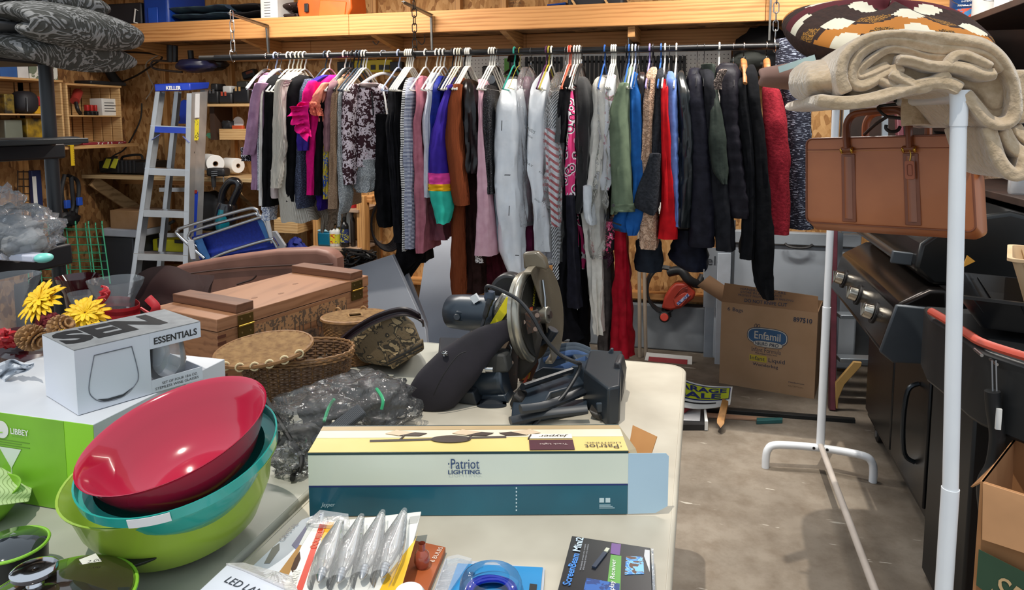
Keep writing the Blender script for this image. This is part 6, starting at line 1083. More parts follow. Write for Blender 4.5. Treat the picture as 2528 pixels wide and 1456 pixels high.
# patterned pillow
PM = [mat('3A241C', .95, h2='2E1C16', sc_=80, bump=.6), mat('C27A2E', .9, bump=.5), mat('E4DCC6', .9, h2='D6CDB6', bump=.5), mat('5A141E', .9), mat('4A3218', .95, kind='speck', h2='A8742E', sc_=260, th=.52), mat('A8937A', .9)]
pw = thing('throw_pillow', 'brown cushion with a woven cream and orange wave pattern on top of the beige throw', 'cushion', (.52, 2.2, 1.68))
m = MB(); cp = at(2178, 86, 2.15); ax_, ay_, az_ = .250, .225, .095; NU, NV = 150, 84; rx = Matrix.Rotation(R(11), 3, 'Z') @ Matrix.Rotation(R(3), 3, 'Y') @ Matrix.Rotation(R(20), 3, 'X'); loc = []
for i in range(NV+1):
    a_ = -pi/2+pi*(i/NV)*.998+.003; ring = []
    for j in range(NU):
        q_ = 2*pi*j/NU; cc = abs(cos(a_))**.8; p = V((ax_*cc*math.copysign(abs(cos(q_))**.7, cos(q_)), ay_*cc*math.copysign(abs(sin(q_))**.7, sin(q_)), az_*sin(a_)*(1 if abs(sin(a_)) > 1e-3 else 1)))
        corner = abs(cos(q_)*sin(q_))*2; p.z *= (1-.25*corner); ring.append(p); 
    loc.append(ring)
m.loft([[cp+rx @ p for p in r_] for r_ in loc]); nf_ = NU*NV; idx = []
for i in range(NV):
    for j in range(NU):
        p = (loc[i][j]+loc[i+1][(j+1) % NU])/2; s = p.y/ay_+1; c_ = 0
        if p.z > .0:
            s = (p.y+ay_)/(2*ay_); wv_ = cos(2*pi*p.x/.165); w2 = -wv_
            def lens(c0, h, w_): return abs(s-c0) < h*max(0, w_)
            if abs(s-.14-.02*wv_) < .05: c_ = 1
            if lens(.075, .06, wv_): c_ = 2
            elif lens(.075, .05, w2): c_ = 4
            if lens(.235, .06, wv_): c_ = 2
            elif lens(.235, .055, w2): c_ = 4
            if abs(s-.50) < .06: c_ = 3
            if lens(.42, .05, w2) or lens(.58, .05, wv_): c_ = 2
            if s > .68: c_ = 5 if s > .8 else 1
        idx.append(c_)
m.m = idx+[0]*(len(m.f)-nf_); m.build('cover', PM, pw, sharp=180)
pl = thing('pillow', 'mauve-brown pillow with a pale blue strip poking out left of the beige throw', 'pillow', at(1935, 190, 2.1)); MB().grid(lambda u, v: at(lerp(1873, 2060, u), lerp(188, 138, u)+v*lerp(6, 80, min(1, u*1.2)), 2.02+.16*u-.03*sin(pi*v)), 14, 8, .02).build('cover', mat('8E7066', .9, h2='806258', bump=.3), pl, sub=2, sharp=180)
MB().grid(lambda u, v: at(lerp(1920, 2010, u)+4*v, lerp(165, 135, u)+v*15, 1.94), 6, 2, .006).build('blue_strip', mat('B4CCCC', .9), pl)
# supermarket carton at the lower right
sp = thing('grocery_carton', 'tan carton with a green grocery logo in the lower right corner', 'carton', (.66, 1.6, 0)); S0 = atd(2428, 1190, 1.58); S1 = S0+V((.36, -.22, 0)); S0b = V((S0.x, S0.y, 0)); Us = (S1-S0).normalized(); Ns = V((Us.y, -Us.x, 0)); zt = S0.z
CB = mat('A9794E', .85, h2='9C6C42', sc_=5, bump=.15)
zb_ = .42
for a_, b_ in ((S0, S0+Us*.42), (S0, S0-Ns*.3), (S0-Ns*.3, S0-Ns*.3+Us*.42), (S0+Us*.42, S0+Us*.42-Ns*.3)): 
    d = (b_-a_).normalized(); MB().prism([V((a_.x, a_.y, 0)), V((b_.x, b_.y, 0)), b_, a_], V((-d.y, d.x, 0))*.006).build('side', CB, sp)
MB().prism([S0+Ns*.001, S0+Us*.42+Ns*.001, S0+Us*.42+Ns*.02-Zv*.10, S0+Us*.01+Ns*.02-Zv*.12], Ns*.004).build('flap', mat('B98A60', .85), sp)
MB().prism([S0-Ns*.001, S0-Ns*.3, S0-Ns*.28-Us*.03-Zv*.06, S0-Us*.02+V((0, 0, -.02))], -Us*.004).build('flap', mat('8A6038', .85), sp)
o_ = S0+Ns*.0235-Zv*.10; c_ = o_+Us*.10-Zv*.10
MB().prism([c_+Us*(-.095+.0*1)+Zv*.055, c_+Us*.0+Zv*.04, c_+Us*.12-Zv*.01, c_+Us*.2-Zv*.06, c_+Us*.2-Zv*.16, c_+Us*.06-Zv*.11, c_-Us*.02-Zv*.06, c_-Us*.095-Zv*.03], Ns*.001).build('green_banner', mat('2E4A34', .7), sp, smooth=False); lettering('SPROUTS', c_-Us*.07-Zv*.035+Ns*.002, Us-Zv*.35, Zv+Us*.35, .24, .055, mat('C9A87A', .7), sp, shear=.1)
# ================================================================ things on the tables
def tz(px, py, z=TZ): return atz(px, py, z)
def shell(c, N, prof, m, name, parent, n=56, w=.004, closed=True):
    z = V(N).normalized(); M = Matrix.Translation(V(c)) @ z.to_track_quat('Z', 'Y').to_matrix().to_4x4()
    out = [(r, h) for r, h in prof]; inn = [(max(.001, r-w), h+(w if i == 0 else 0)) for i, (r, h) in enumerate(prof)][::-1]
    inn[0] = (prof[-1][0]-w, prof[-1][1]-.0005)
    return MB(M).lathe([(.001, prof[0][1])]+out+inn+[(.001, prof[0][1]+w)], n=n).build(name, m, parent, sharp=50), M
def gl(h, rough=.12, coat=.5): return mat(h, rough, coat=coat, sc_=2, spec=.6)
gb = thing('serving_bowl', 'large lime green plastic bowl, lowest of the three nested bowls', 'bowl', (-.905, 1.021, TZ), 'nested bowls on the left table')
shell((-.905, 1.021, .885), (-.069, -.106, 1), [(.085, -.138), (.092, -.140), (.13, -.115), (.158, -.06), (.170, -.01), (.180, .0), (.181, .003)], mat('9FBE3E', .3, coat=.3, sc_=2, h2='98B83A'), 'shell', gb)
tb = thing('serving_bowl', 'turquoise plastic bowl, middle of the three nested bowls', 'bowl', (-.87, .985, .8), 'nested bowls on the left table')
_, MT_ = shell((-.852, .978, .940), (-.046, -.217, 1), [(.07, -.102), (.10, -.094), (.122, -.066), (.137, -.03), (.140, -.02), (.160, -.018), (.162, 0)], mat('1FA79C', .25, coat=.4, sc_=2, h2='1DA096'), 'shell', tb, w=.003)
rb = thing('serving_bowl', 'glossy crimson plastic bowl, topmost of the three nested bowls', 'bowl', (-.875, .99, .85), 'nested bowls on the left table')
shell((-.858, .975, .977), (-.15, -.269, 1), [(.06, -.105), (.09, -.10), (.118, -.07), (.138, -.035), (.149, -.008), (.156, 0)], mat('B3163A', .14, coat=.7, sc_=2, h2='AC1436'), 'shell', rb, w=.003)
q0 = MT_ @ V((0, 0, 0)); MB().grid(lambda u, v: (lambda a_: MT_ @ V((cos(a_)*.1626, sin(a_)*.1626, -.001-.015*v)))(R(lerp(-66, -44, u))), 10, 2, .0008).build('price_sticker', mat('E4E4E6', .6), tb); 
# lime glassware carton
lb2 = thing('glassware_carton', 'lime green and white cocktail glass carton under the white glasses box', 'carton', (-1.3, 1.24, TZ)); LG = mat('8FD12A', .4, sc_=1.5, h2='89CB26'); GW2 = mat('C9CDD2', .45, h2='B9BDC4', sc_=4); lx0, lx1, ly0, ly1, lz = -1.56, -1.108, 1.05, 1.44, .924
MB().box((lx0, ly0+.0015, TZ+.001), (lx1-.0015, ly1, lz)).build('box', GW2, lb2, bevel=.0015)
MB().box((lx0, ly0, TZ+.001), (lx1-.0005, ly0+.001, lz-.0005)).build('green_front', LG, lb2); MB().box((lx0+.05, ly0-.0006, TZ+.001), (lx1-.07, ly0-.0001, lz-.0005)).build('pale_panel', mat('7DB92E', .4), lb2)
lf = V((lx1-.185, ly0-.001, 0)); MB().prism([lf+V((.018*cos(t)-.04, -.0005, .895+.018*sin(t)-.005)) for t in [2*pi*i/24 for i in range(24)]], (0, -.0005, 0)).build('logo', WHT, lb2); lettering('L', lf+V((-.046, -.0012, .882)), (1, 0, .2), (0, 0, 1), .010, .016, LG, lb2)
lettering('LIBBEY', lf+V((-.016, -.001, .884)), (1, 0, 0), (0, 0, 1), .045, .012, WHT, lb2, bold=.02)
for i in range(4): MB().box((lf.x-.062, ly0-.0011, .868-.005*i), (lf.x+.028-(i % 2)*.02, ly0-.0006, .8695-.005*i)).build('fine_print', mat('5E8C22', .5), lb2)
gcx = lf.x-.02; pw_ = mat('D9E4D8', .3)
MB().prism([V((gcx-.03, ly0-.0011, .853)), V((gcx+.026, ly0-.0011, .853)), V((gcx-.002, ly0-.0011, .811))], (0, -.0004, 0)).build('printed_glass', pw_, lb2); MB().box((gcx-.004, ly0-.0012, .768), (gcx-.001, ly0-.0008, .812)).build('printed_stem', mat('B8CFA8', .3), lb2); MB().prism([V((gcx-.002+.022*cos(t), ly0-.0011, .766+.004*sin(t))) for t in [2*pi*i/18 for i in range(18)]], (0, -.0004, 0)).build('printed_foot', mat('6E8E4E', .4), lb2)
rf = V((lx1-.0006, 1.13, .868)); MB().prism([rf+V((.0006, .030*cos(t), .030*sin(t))) for t in [2*pi*i/28 for i in range(28)]], (.0005, 0, 0)).build('logo', mat('3A3C40', .5), lb2); lettering('d', rf+V((.0014, -.018, -.012)), (0, 1, 0), (0, 0, 1), .022, .028, GW2, lb2); lettering('//', rf+V((.0014, .004, -.014)), (0, 1, 0), (0, 0, 1), .022, .034, GW2, lb2)
# stemless glasses box
gp = thing('glasses_box', 'white open-fronted box of stemless wine glasses with black lettering', 'carton', (-1.17, 1.2, .925)); E0 = V((-1.17, 1.076, .9255)); EX = V((.395, .919, 0)); ED = V((-.919, .395, 0)); EN = -ED; Zv = V((0, 0, 1)); EW, EDp, EH = .255, .165, .130
WB = mat('D6DAE2', .4, h2='CCD0DA', sc_=3); GT2 = mat('8E9092', .5, h2='7E8082', sc_=40)
def eb(u0, v0, u1, v1, d0, d1, m, nm, par=None): 
    a_ = E0+EX*u0+EN*d1; X_ = EX*(u1-u0); D2 = EN*(d0-d1)
    p = [a_+Zv*v0, a_+X_+Zv*v0, a_+X_+D2+Zv*v0, a_+D2+Zv*v0]; return MB().hexa(p+[x+Zv*(v1-v0) for x in p]).build(nm, m, par or gp)
eb(0, 0, .143, EH, -.002, 0, WB, 'front_panel'); eb(.1432, EH-.034, EW, EH, -.002, 0, WB, 'top_band'); eb(.1432, 0, EW, .028, -.002, 0, WB, 'bottom_band')
eb(.0, .0, .002, EH, -EDp, -.0022, WB, 'left_side'); eb(.002, 0, EW, .002, -EDp, -.0022, WB, 'bottom'); eb(.002, .0, EW, EH, -EDp, -EDp+.002, WB, 'back_panel'); eb(0, EH+.0002, EW, EH+.002, -EDp, 0, GT2, 'top_panel'); eb(EW-.002, 0, EW, .028, -EDp+.003, -.0022, WB, 'right_side'); eb(EW-.002, EH-.034, EW, EH, -EDp+.003, -.0022, WB, 'right_side')
BI = mat('1A1B1E', .5); lettering('ESSENTIALS', E0+EX*.152+Zv*(EH-.026)+EN*.0006, EX, Zv, .094, .015, BI, gp, bold=.02)
lettering('SET OF FOUR 18.6 OZ.', E0+EX*.165+Zv*.014+EN*.0006, EX, Zv, .078, .0055, BI, gp); lettering('STEMLESS WINE GLASSES', E0+EX*.150+Zv*.005+EN*.0006, EX, Zv, .095, .0055, BI, gp)
lettering('SEN', E0+EX*.004+ED*.04+Zv*(EH+.0021), EX, ED, .20, .11, BI, gp, bold=.05)
gpts = [(.035, .112), (.022, .05), (.03, .025), (.05, .012), (.085, .012), (.108, .028), (.117, .05), (.107, .112)]
MB().tube(cr([E0+EX*u+Zv*v+EN*.0008 for u, v in gpts], 6), .0009, 5).build('printed_glass', mat('6A6E78', .4), gp); MB().tube([E0+EX*u+Zv*v+EN*.0008 for u, v in ((.035, .112), (.107, .112))], .0012, 5).build('printed_rim', mat('5A5E66', .4), gp); MB().prism([E0+EX*u+Zv*v+EN*.0006 for u, v in ((.036, .021), (.05, .012), (.085, .012), (.105, .026), (.085, .017), (.055, .017))], EN*.0004).build('printed_base', mat('3A3C42', .4), gp)
GL = film('E8EEF4', .16, .04, 0)
for i, (u, d) in enumerate(((.072, .045), (.198, .045), (.072, .12), (.198, .12))):
    c = E0+EX*u+ED*d+Zv*.0025; g = thing('stemless_glass', ['stemless wine glass hidden at the front left of the white box', 'stemless wine glass showing in the window of the white box', 'stemless wine glass at the back left inside the white box', 'stemless wine glass behind the front one in the box window'][i], 'glass', c, 'glasses in the white box')
    MB().lathe([(.001, 0), (.022, 0), (.036, .02), (.040, .045), (.036, .08), (.029, .112), (.0275, .112), (.0345, .08), (.0385, .045), (.034, .022), (.02, .006), (.001, .006)], c, 28).build('bowl', GL, g)
# flower arrangement and vases
GLV = film('DCE4EC', .07, .05, .25); RG = mat('4A0A14', .08, coat=.6, trans=.3); RIB = mat('B01420', .45, h2='8C0E18', bump=.3)
def vase(label, px, py, Y, r, h, m, name='glass_vase', fl=1.35, wav=.05):
    p = at(px, py, Y); z0 = TZ+.001; t = thing(name, label, 'vase', (p.x, Y, z0)); h = p.z-z0
    prof = [(.001, 0), (r*.6, 0), (r*.75, .02), (r*.7, h*.3), (r*.62, h*.6), (r*.7, h*.78), (r, h*.94), (r*1.06, h), (r*1.0, h*.97), (r*.66, h*.77), (r*.58, h*.6), (r*.66, h*.3), (r*.6, .012), (.001, .012)]
    MB().lathe(prof, (p.x, Y, z0), 48, wob=lambda a_, z: wav*sin(4*a_)*max(0, z/h-.6)).build('body', m, t); return t, V((p.x, Y, p.z))
vase('tall clear bell-shaped vase at the left edge of the table', 24, 680, 1.60, .075, .3, GLV)
vase('dark red glass vase behind the yellow flowers', 192, 682, 1.86, .062, .3, RG)
tv, cv = vase('clear wavy-rimmed vase tied with a red ribbon', 285, 690, 1.76, .074, .3, GLV, wav=.12)
vase('clear cup-shaped vase between the dark red one and the ribboned one', 205, 722, 1.80, .042, .2, GLV)
rbn = thing('ribbon', 'red satin ribbon bow tied round the clear wavy-rimmed vase', 'ribbon', cv-V((0, 0, .1)))
for k_, zz in enumerate((-.072, -.082)): MB().grid(lambda u, v: cv+V((cos(2*pi*u)*(.060+.004*sin(6*u*pi)), sin(2*pi*u)*.060, zz-.022*v-.01*cos(2*pi*u))), 40, 3, .001).build('band', RIB, rbn)
for pts in ([(365, 735), (372, 742), (385, 758), (375, 775), (350, 762)], [(240, 745), (225, 752), (222, 765), (240, 768)], [(252, 720), (262, 722), (256, 735), (245, 748), (238, 740)]): MB().tube(cr([at(x, y, 1.67) for x, y in pts], 6), .012, 8, flat=.35).build('loop', RIB, rbn)
MB().tube([at(250+9*cos(t*2.2)+t*1.2, 742-t*5-2*sin(t*2.2), 1.64+.004*sin(t*2.2)) for t in [i*.35 for i in range(22)]], .004, 6, flat=.5).build('curl', RIB, rbn)
mr = mat('3A0A12', .15, coat=.6, h2='2A060C')
p_ = at(110, 900, 1.50); dv = thing('flower_pot', 'dark maroon glossy pot under the flowers and pinecones', 'pot', (p_.x, 1.5, TZ)); MB().lathe([(.001, 0), (.06, 0), (.10, .03), (.125, .09), (.12, .14), (.11, .15), (.001, .14)], (p_.x, 1.52, TZ+.001), 40).build('body', mr, dv)
p2_ = at(-20, 900, 1.45); dv2 = thing('candle_bowl', 'shiny dark red bowl at the left edge beneath the tall clear vase', 'bowl', (p2_.x, 1.44, TZ)); MB().lathe([(.001, 0), (.06, 0), (.09, .06), (.10, .13), (.09, .17), (.001, .12)], (p2_.x+.04, 1.50, TZ+.001), 40).build('body', mr, dv2)
def daisy(label, px, py, Y, r, tilt, seed):
    random.seed(seed); t = thing('yellow_flower', label, 'artificial flower', at(px, py, Y)); c = at(px, py, Y); z = V(tilt).normalized(); M = Matrix.Translation(c) @ z.to_track_quat('Z', 'Y').to_matrix().to_4x4(); YM = mat('F0C81A', .6, h2='E4B010', sc_=14)
    for ly, (n, rr_, lift) in enumerate(((24, 1., .0), (20, .82, .012), (14, .6, .02))):
        mb = MB(M)
        for i in range(n):
            a_ = 2*pi*i/n+random.random()*.2+ly; L = r*rr_*(.85+random.random()*.25); w_ = r*.085; dr = random.random()*.3-.05; e = V((cos(a_), sin(a_), 0)); s_ = V((-sin(a_), cos(a_), 0))
            P = [e*(L*f)+V((0, 0, lift+L*.28*sin(f*2.2)-L*dr*f*f)) for f in (.08, .35, .7, .92, 1.)]; W_ = (w_*.4, w_, w_*1.15, w_*.75, w_*.15)
            vs = []; 
            for p, ww in zip(P, W_): vs += [p-s_*ww+V((0, 0, .0015)), p+V((0, 0, -.001)), p+s_*ww+V((0, 0, .0015))]
            mb.add(vs, [(3*k_+j, 3*k_+j+1, 3*k_+j+4, 3*k_+j+3) for k_ in range(4) for j in range(2)])
        mb.build('petals', YM, t, sharp=180, solid=.0008)
    MB(M).blob((0, 0, .014), (r*.17, r*.17, r*.1), amp=.4, fr=9).build('centre', mat('C98F14', .9, h2='8A5E10', sc_=120, bump=2), t)
daisy('large yellow daisy, left of the two, above the left pinecone', 112, 748, 1.42, .062, (-.1, -.75, .75), 1)
daisy('large yellow daisy, right of the two, behind the white glasses box', 215, 782, 1.44, .055, (.35, -.6, .7), 2)
one_y = thing('yellow_flower', 'small piece of yellow blossom peeking out left of the white glasses box', 'artificial flower', at(152, 838, 1.33)); MB().blob(at(153, 836, 1.33), (.012, .008, .02), amp=.5, fr=5).build('petals', mat('F0C81A', .6), one_y)
def cone(label, px, py, Y, r, rl, seed):
    random.seed(seed); c = at(px, py, Y); t = thing('pinecone', label, 'pinecone', c); sc1 = mat('A57A48', .6, h2='6E4A28', sc_=60); MB().blob(c, (r*.75, r*.62, r*.62), rot=rl).build('core', mat('3E2618', .9), t); Rm = Matrix.Rotation(rl, 3, 'Y'); mb = MB()
    for i in range(8):
        a_ = -1.25+2.6*i/7
        for j in range(13):
            b_ = 2*pi*(j+.5*(i % 2))/13; n = Rm @ V((sin(a_), cos(a_)*cos(b_), cos(a_)*sin(b_))); p = c+V((n.x*r, n.y*r*.85, n.z*r*.85)); tt = n.cross(Rm @ V((1, 0, 0))).normalized(); up_ = n.cross(tt); w_ = r*.17; mb.hexa([p-tt*w_-up_*.002-n*.010, p+tt*w_-up_*.002-n*.010, p+tt*w_+up_*.002-n*.010, p-tt*w_+up_*.002-n*.010, p-tt*w_*.7-up_*.0015+up_*.004+n*.004, p+tt*w_*.7-up_*.0015+up_*.004+n*.004, p+tt*w_*.7+up_*.0065+n*.004, p-tt*w_*.7+up_*.0065+n*.004])
    mb.build('scales', sc1, t, bevel=.0008)
cone('golden brown pinecone, lower left of the two', 77, 833, 1.34, .034, .3, 3); cone('golden brown pinecone, upper right of the two beside the glasses box', 150, 806, 1.36, .030, -.5, 4)
rs = thing('red_rose', 'dark red cloth rose between the daisies and the pinecones', 'artificial flower', at(118, 792, 1.38)); 
for i in range(5): MB().blob(at(104+i*9, 795-(i % 2)*8, 1.39), (.018, .012, .014), amp=.5, fr=4, seed=i).build('petal', mat('6E0E1A', .8), rs)
for i, (x, y, w_) in enumerate(((8, 836, 30), (20, 850, 26))): one('red_ribbon', 'crumpled dark red cloth at the left edge, %s piece' % ('upper' if i == 0 else 'lower'), 'cloth', MB().blob(at(x, y-8, 1.4+.02*i), (.03, .02, .018), amp=.6, seed=i+3), RIB)
one('tissue_paper', 'crumpled white paper at the left edge beside the lime carton', 'paper', MB().grid(lambda u, v: at(lerp(-30, 84, u), lerp(892, 892+70*(1-u)+8, v)+6*sin(u*9), 1.20+.04*noise.noise(V((u*4, v*4, 0)))), 16, 8, .001), mat('C6CCD4', .8))
jr = thing('stone_jar', 'grey jar with a strap standing left of the lime carton lid', 'jar', (at(60, 1000, 1.3).x, 1.3, TZ)); c = at(55, 1000, 1.32); MB().lathe([(.001, 0), (.04, 0), (.045, .02), (.045, .17), (.035, .2), (.001, .2)], (c.x-.12, 1.50, TZ+.001), 30).build('body', mat('8E8A84', .4, h2='6A6660', sc_=6), jr)
# wooden chest
CH = mat('8C6040', .5, kind='wood', h2='70472C', sc_=9, bump=.12, st=(2.2, .35, 2.2)); CH2 = mat('96694A', .45, kind='wood', h2='7E5438', sc_=7, bump=.1, st=(2.4, .3, 2.4)); CHD = mat('6A442E', .5, kind='wood', h2='563522', sc_=9, st=(.4, 2.2, 2.2))
ch_ = thing('wooden_chest', 'hinged wooden chest with an etched forest scene and brass hinges', 'chest', (-1.3, 1.98, TZ)); C0 = V((-1.282, 1.637, TZ+.001)); ag = R(76.5); CX_ = V((cos(ag), sin(ag), 0)); CD = V((-sin(ag), cos(ag), 0)); CW, CDp, CHt = .635, .275, .215
def cb(u0, d0, v0, u1, d1, v1): p = [C0+CX_*u0+CD*d0, C0+CX_*u1+CD*d0, C0+CX_*u1+CD*d1, C0+CX_*u0+CD*d1]; return MB().hexa([x+Zv*v0 for x in p]+[x+Zv*v1 for x in p])
cb(0, 0, 0, CW, CDp, CHt-.038).build('box', CH, ch_, bevel=.0015); ld = cb(-.002, -.002, CHt-.036, CW+.002, CDp, CHt).build('lid', CH2, ch_, bevel=.002)
for u in (.065, .545): cb(u, -.002, CHt+.0003, u+.062, CDp, CHt+.026).build('cleat', CHD, ch_, bevel=.002)
for u in (.068, .548):
    h = cb(u, -.0045, CHt-.034, u+.055, -.0022, CHt-.006).build('hinge', mat('6E5A30', .35, .8), ch_, bevel=.0006); cb(u, -.0045, CHt-.072, u+.055, -.0004, CHt-.040).build('hinge_leaf', mat('6E5A30', .35, .8), h); k_ = C0+CX_*u-CD*.006+Zv*(CHt-.037); MB().cyl(k_, k_+CX_*.055, .003, n=10).build('hinge_pin', BRASS, h)
    for a_, b_ in ((.012, -.018), (.042, -.018), (.012, -.058), (.042, -.058)): s_ = C0+CX_*(u+a_)-CD*.0046+Zv*(CHt+b_); MB().cyl(s_, s_-CD*.001, .003, n=10).build('screw', mat('B8A070', .3, .9), h)
for i in range(9):
    cb(-.0006, -.0006, .006+.019*i, .028, .0001, .015+.019*i).build('finger_joint', mat('5A2E1A', .6), ch_); cb(CW-.026, -.0006, .006+.019*i, CW+.0006, .0001, .012+.019*i).build('finger_joint', mat('8A5030', .6), ch_)
ETC = mat('5A4432', .8, kind='blotch', h2='9C7048', sc_=60, th=.47)
random.seed(8); cb(.13, -.0005, .118, .52, 0, .165).build('etched_leaves', ETC, ch_); cb(.12, -.0005, .02, .50, 0, .045).build('etched_ground', ETC, ch_)
m = MB()
for i in range(16): u = .12+.40*random.random(); w_ = .002+.004*random.random(); q = cb(u, -.0007, .02, u+w_, 0, .14+.02*random.random()); m.v += q.v; m.f += [[k_+len(m.v)-8 for k_ in f] for f in q.f]; m.m += q.m
m.build('etched_trunks', mat('55402F', .8), ch_)
for u, v, rx_, rz_ in ((.20, .07, .022, .03), (.215, .108, .014, .008), (.34, .075, .05, .024), (.40, .112, .02, .02), (.42, .06, .03, .018)): MB().prism([C0+CX_*(u+rx_*cos(t))+Zv*(v+rz_*sin(t))-CD*.0008 for t in [2*pi*i/18 for i in range(18)]], -CD*.0004).build('etched_animal', mat('6A4E38', .8, kind='blotch', h2='4A3628', sc_=40), ch_)
for u, d in ((.22, .1), (.30, .07), (.42, .13)): MB().prism([C0+CX_*(u+.012*cos(t))+CD*(d+.007*sin(t))+Zv*(CHt+.0002) for t in [2*pi*i/14 for i in range(14)]], Zv*.0003).build('knot', mat('7A4E30', .6), ch_)
# brown gun case + dark cloth
gc = thing('soft_case', 'long rounded brown leather case standing behind the wooden chest', 'case', (-1.75, 2.4, 1.0)); LB = mat('7E5648', .55, h2='6E493C', sc_=8, bump=.3); pts = [(400, 690), (412, 668), (440, 655), (560, 634), (680, 618), (780, 615), (812, 622), (826, 640), (830, 700), (828, 800), (430, 800), (396, 730)]
MB().prism([at(x, y, 2.60) for x, y in pts], (0, .09, 0)).build('body', LB, gc, bevel=.02, seg=4); MB().tube(cr([at(x, y, 2.592) for x, y in ((402, 696), (440, 680), (560, 664), (700, 655), (822, 652))], 5), .004, 6).build('zip_seam', mat('4A2E24', .5), gc); MB().tube(cr([at(x, y, 2.57) for x, y in ((585, 702), (600, 697), (622, 690), (633, 680))], 5), .004, 6).build('zip_pull', mat('3A241C', .5), gc)
one('leather_bag', 'dark chocolate brown soft leather bag behind the white glasses box', 'bag', MB().grid(lambda u, v: at(lerp(352, 520, u), lerp(690-20*sin(pi*min(1, u*1.5))+8*u, 850, v), 2.05-.14*sin(pi*v*.9)-.05*sin(pi*u)+.03*noise.noise(V((u*4, v*4, 1)))), 24, 18, .03), mat('2A1513', .8, h2='211010', sc_=6, bump=.5, spec=.15))
# wicker creels
WK = mat('8C6439', .6, h2='6A4826', sc_=60); WKL = mat('A37F50', .6, h2='835F38', sc_=60)
def weave(c, rx_, ry_, z0, z1, n, m, parent, name='weave', rot=0, taper=1., nn=26, tr=.0035):
    mb = MB(); Rm = Matrix.Rotation(R(rot), 3, 'Z')
    for i in range(n):
        f = i/(n-1); z = lerp(z0, z1, f); k_ = lerp(taper, 1, f)
        mb.tube([V((c[0], c[1], 0))+Rm @ V((cos(a_)*rx_*k_*(1+.02*cos(nn*a_+pi*i)), math.copysign(abs(sin(a_))**.8, sin(a_))*ry_*k_*(1+.02*cos(nn*a_+pi*i)), 0))+V((0, 0, z)) for a_ in [2*pi*j/(nn*2) for j in range(nn*2)]], tr, 5, True)
    return mb.build(name, m, parent)
def stakes(c, rx_, ry_, z0, z1, m, parent, rot=0, taper=1., nn=26):
    mb = MB(); Rm = Matrix.Rotation(R(rot), 3, 'Z')
    for j in range(nn): a_ = 2*pi*j/nn; e = Rm @ V((cos(a_)*rx_, math.copysign(abs(sin(a_))**.8, sin(a_))*ry_, 0)); mb.tube([V((c[0], c[1], z0))+e*taper, V((c[0], c[1], z1))+e], .003, 5)
    mb.build('stakes', m, parent)
k2 = tz(872, 900); kc = (k2.x-.01, k2.y+.04); kb_ = thing('wicker_creel', 'closed wicker fishing creel with a square hole in its lid', 'basket', (kc[0], kc[1], TZ)); zt2 = zrow(V((kc[0], kc[1], 0)), 788)
weave(kc, .098, .072, TZ+.004, zt2, 26, WK, kb_, rot=35, taper=.86); stakes(kc, .097, .071, TZ+.002, zt2, WKL, kb_, 35, .86)
def lid(c, z, rx_, ry_, rot, parent, hole=True, M=None, n=17, nm='lid'):
    mb = MB(); Rm = Matrix.Rotation(R(rot), 3, 'Z'); T = (lambda p: M @ p) if M else (lambda p: V((c[0], c[1], z))+Rm @ p)
    for i in range(n):
        y = lerp(-ry_*.94, ry_*.94, i/(n-1)); w_ = rx_*math.sqrt(max(0, 1-(y/ry_)**2)); segs = [(-w_, w_)]
        if hole and abs(y) < ry_*.25: segs = [(-w_, -rx_*.2), (rx_*.2, w_)]
        for a_, b_ in segs: mb.tube([T(V((lerp(a_, b_, k_/10), y, .004+.003*sin(k_*3.1+i*pi)))) for k_ in range(11)], .0045, 5)
    l = mb.build(nm, WKL, parent); e = MB(); e.tube([T(V((cos(a_)*rx_, sin(a_)*ry_, .003))) for a_ in [2*pi*j/40 for j in range(40)]], .006, 6, True); e.build('rim', WK, l)
    if hole: h = MB(); h.tube([T(V((x, y, .007))) for x, y in ((-rx_*.2, -ry_*.25), (rx_*.2, -ry_*.25), (rx_*.2, ry_*.25), (-rx_*.2, ry_*.25))], .004, 6, True); h.build('hole_frame', WKL, l)
    return l
lid(kc, zt2+.006, .104, .078, 35, kb_); MB().box((kc[0]-.06, kc[1]-.04, zt2-.012), (kc[0]+.06, kc[1]+.04, zt2-.008)).build('shaded_inside', mat('1E140C', .9), kb_)  # near-black sheet close under the lid hole stands in for the shaded inside
for a_ in (95, 150): c = V((kc[0]+cos(R(a_))*.095, kc[1]+sin(R(a_))*.075, zt2+.012)); MB().tube([c+V((.010*cos(t), 0, .010*sin(t))) for t in [2*pi*i/12 for i in range(12)]], .003, 6, True).build('hinge_loop', WKL, kb_)
ka = (tz(728, 985).x-.0, tz(728, 985).y+.02); kk = thing('wicker_basket', 'larger wicker creel with its woven lid thrown open', 'basket', (ka[0], ka[1], TZ)); zt3 = .865
weave(ka, .145, .10, TZ+.004, zt3, 18, mat('6A4A2C', .7, h2='4A3018', sc_=60), kk, rot=28, taper=.9, nn=30); stakes(ka, .144, .099, TZ+.002, zt3, WK, kk, 28, .9, 30); weave(ka, .15, .105, zt3-.006, zt3+.008, 3, WK, kk, 'rim_weave', 28, nn=30)
MB().lathe([(.001, TZ+.01), (.10, TZ+.01)], (ka[0], ka[1], 0), 24).build('base', mat('2A1A0E', .9), kk)
hp = V((ka[0]-.05, ka[1]+.06, zt3)); L0 = at(650, 868, hp.y+.01); Mx = Matrix.Translation(tz(652, 864, .905)) @ Matrix.Rotation(R(30), 4, 'Z') @ Matrix.Rotation(R(16), 4, 'X') @ Matrix.Rotation(R(-6), 4, 'Y')
ll = lid(ka, 0, .122, .074, 0, kk, hole=False, M=Mx, n=20); 
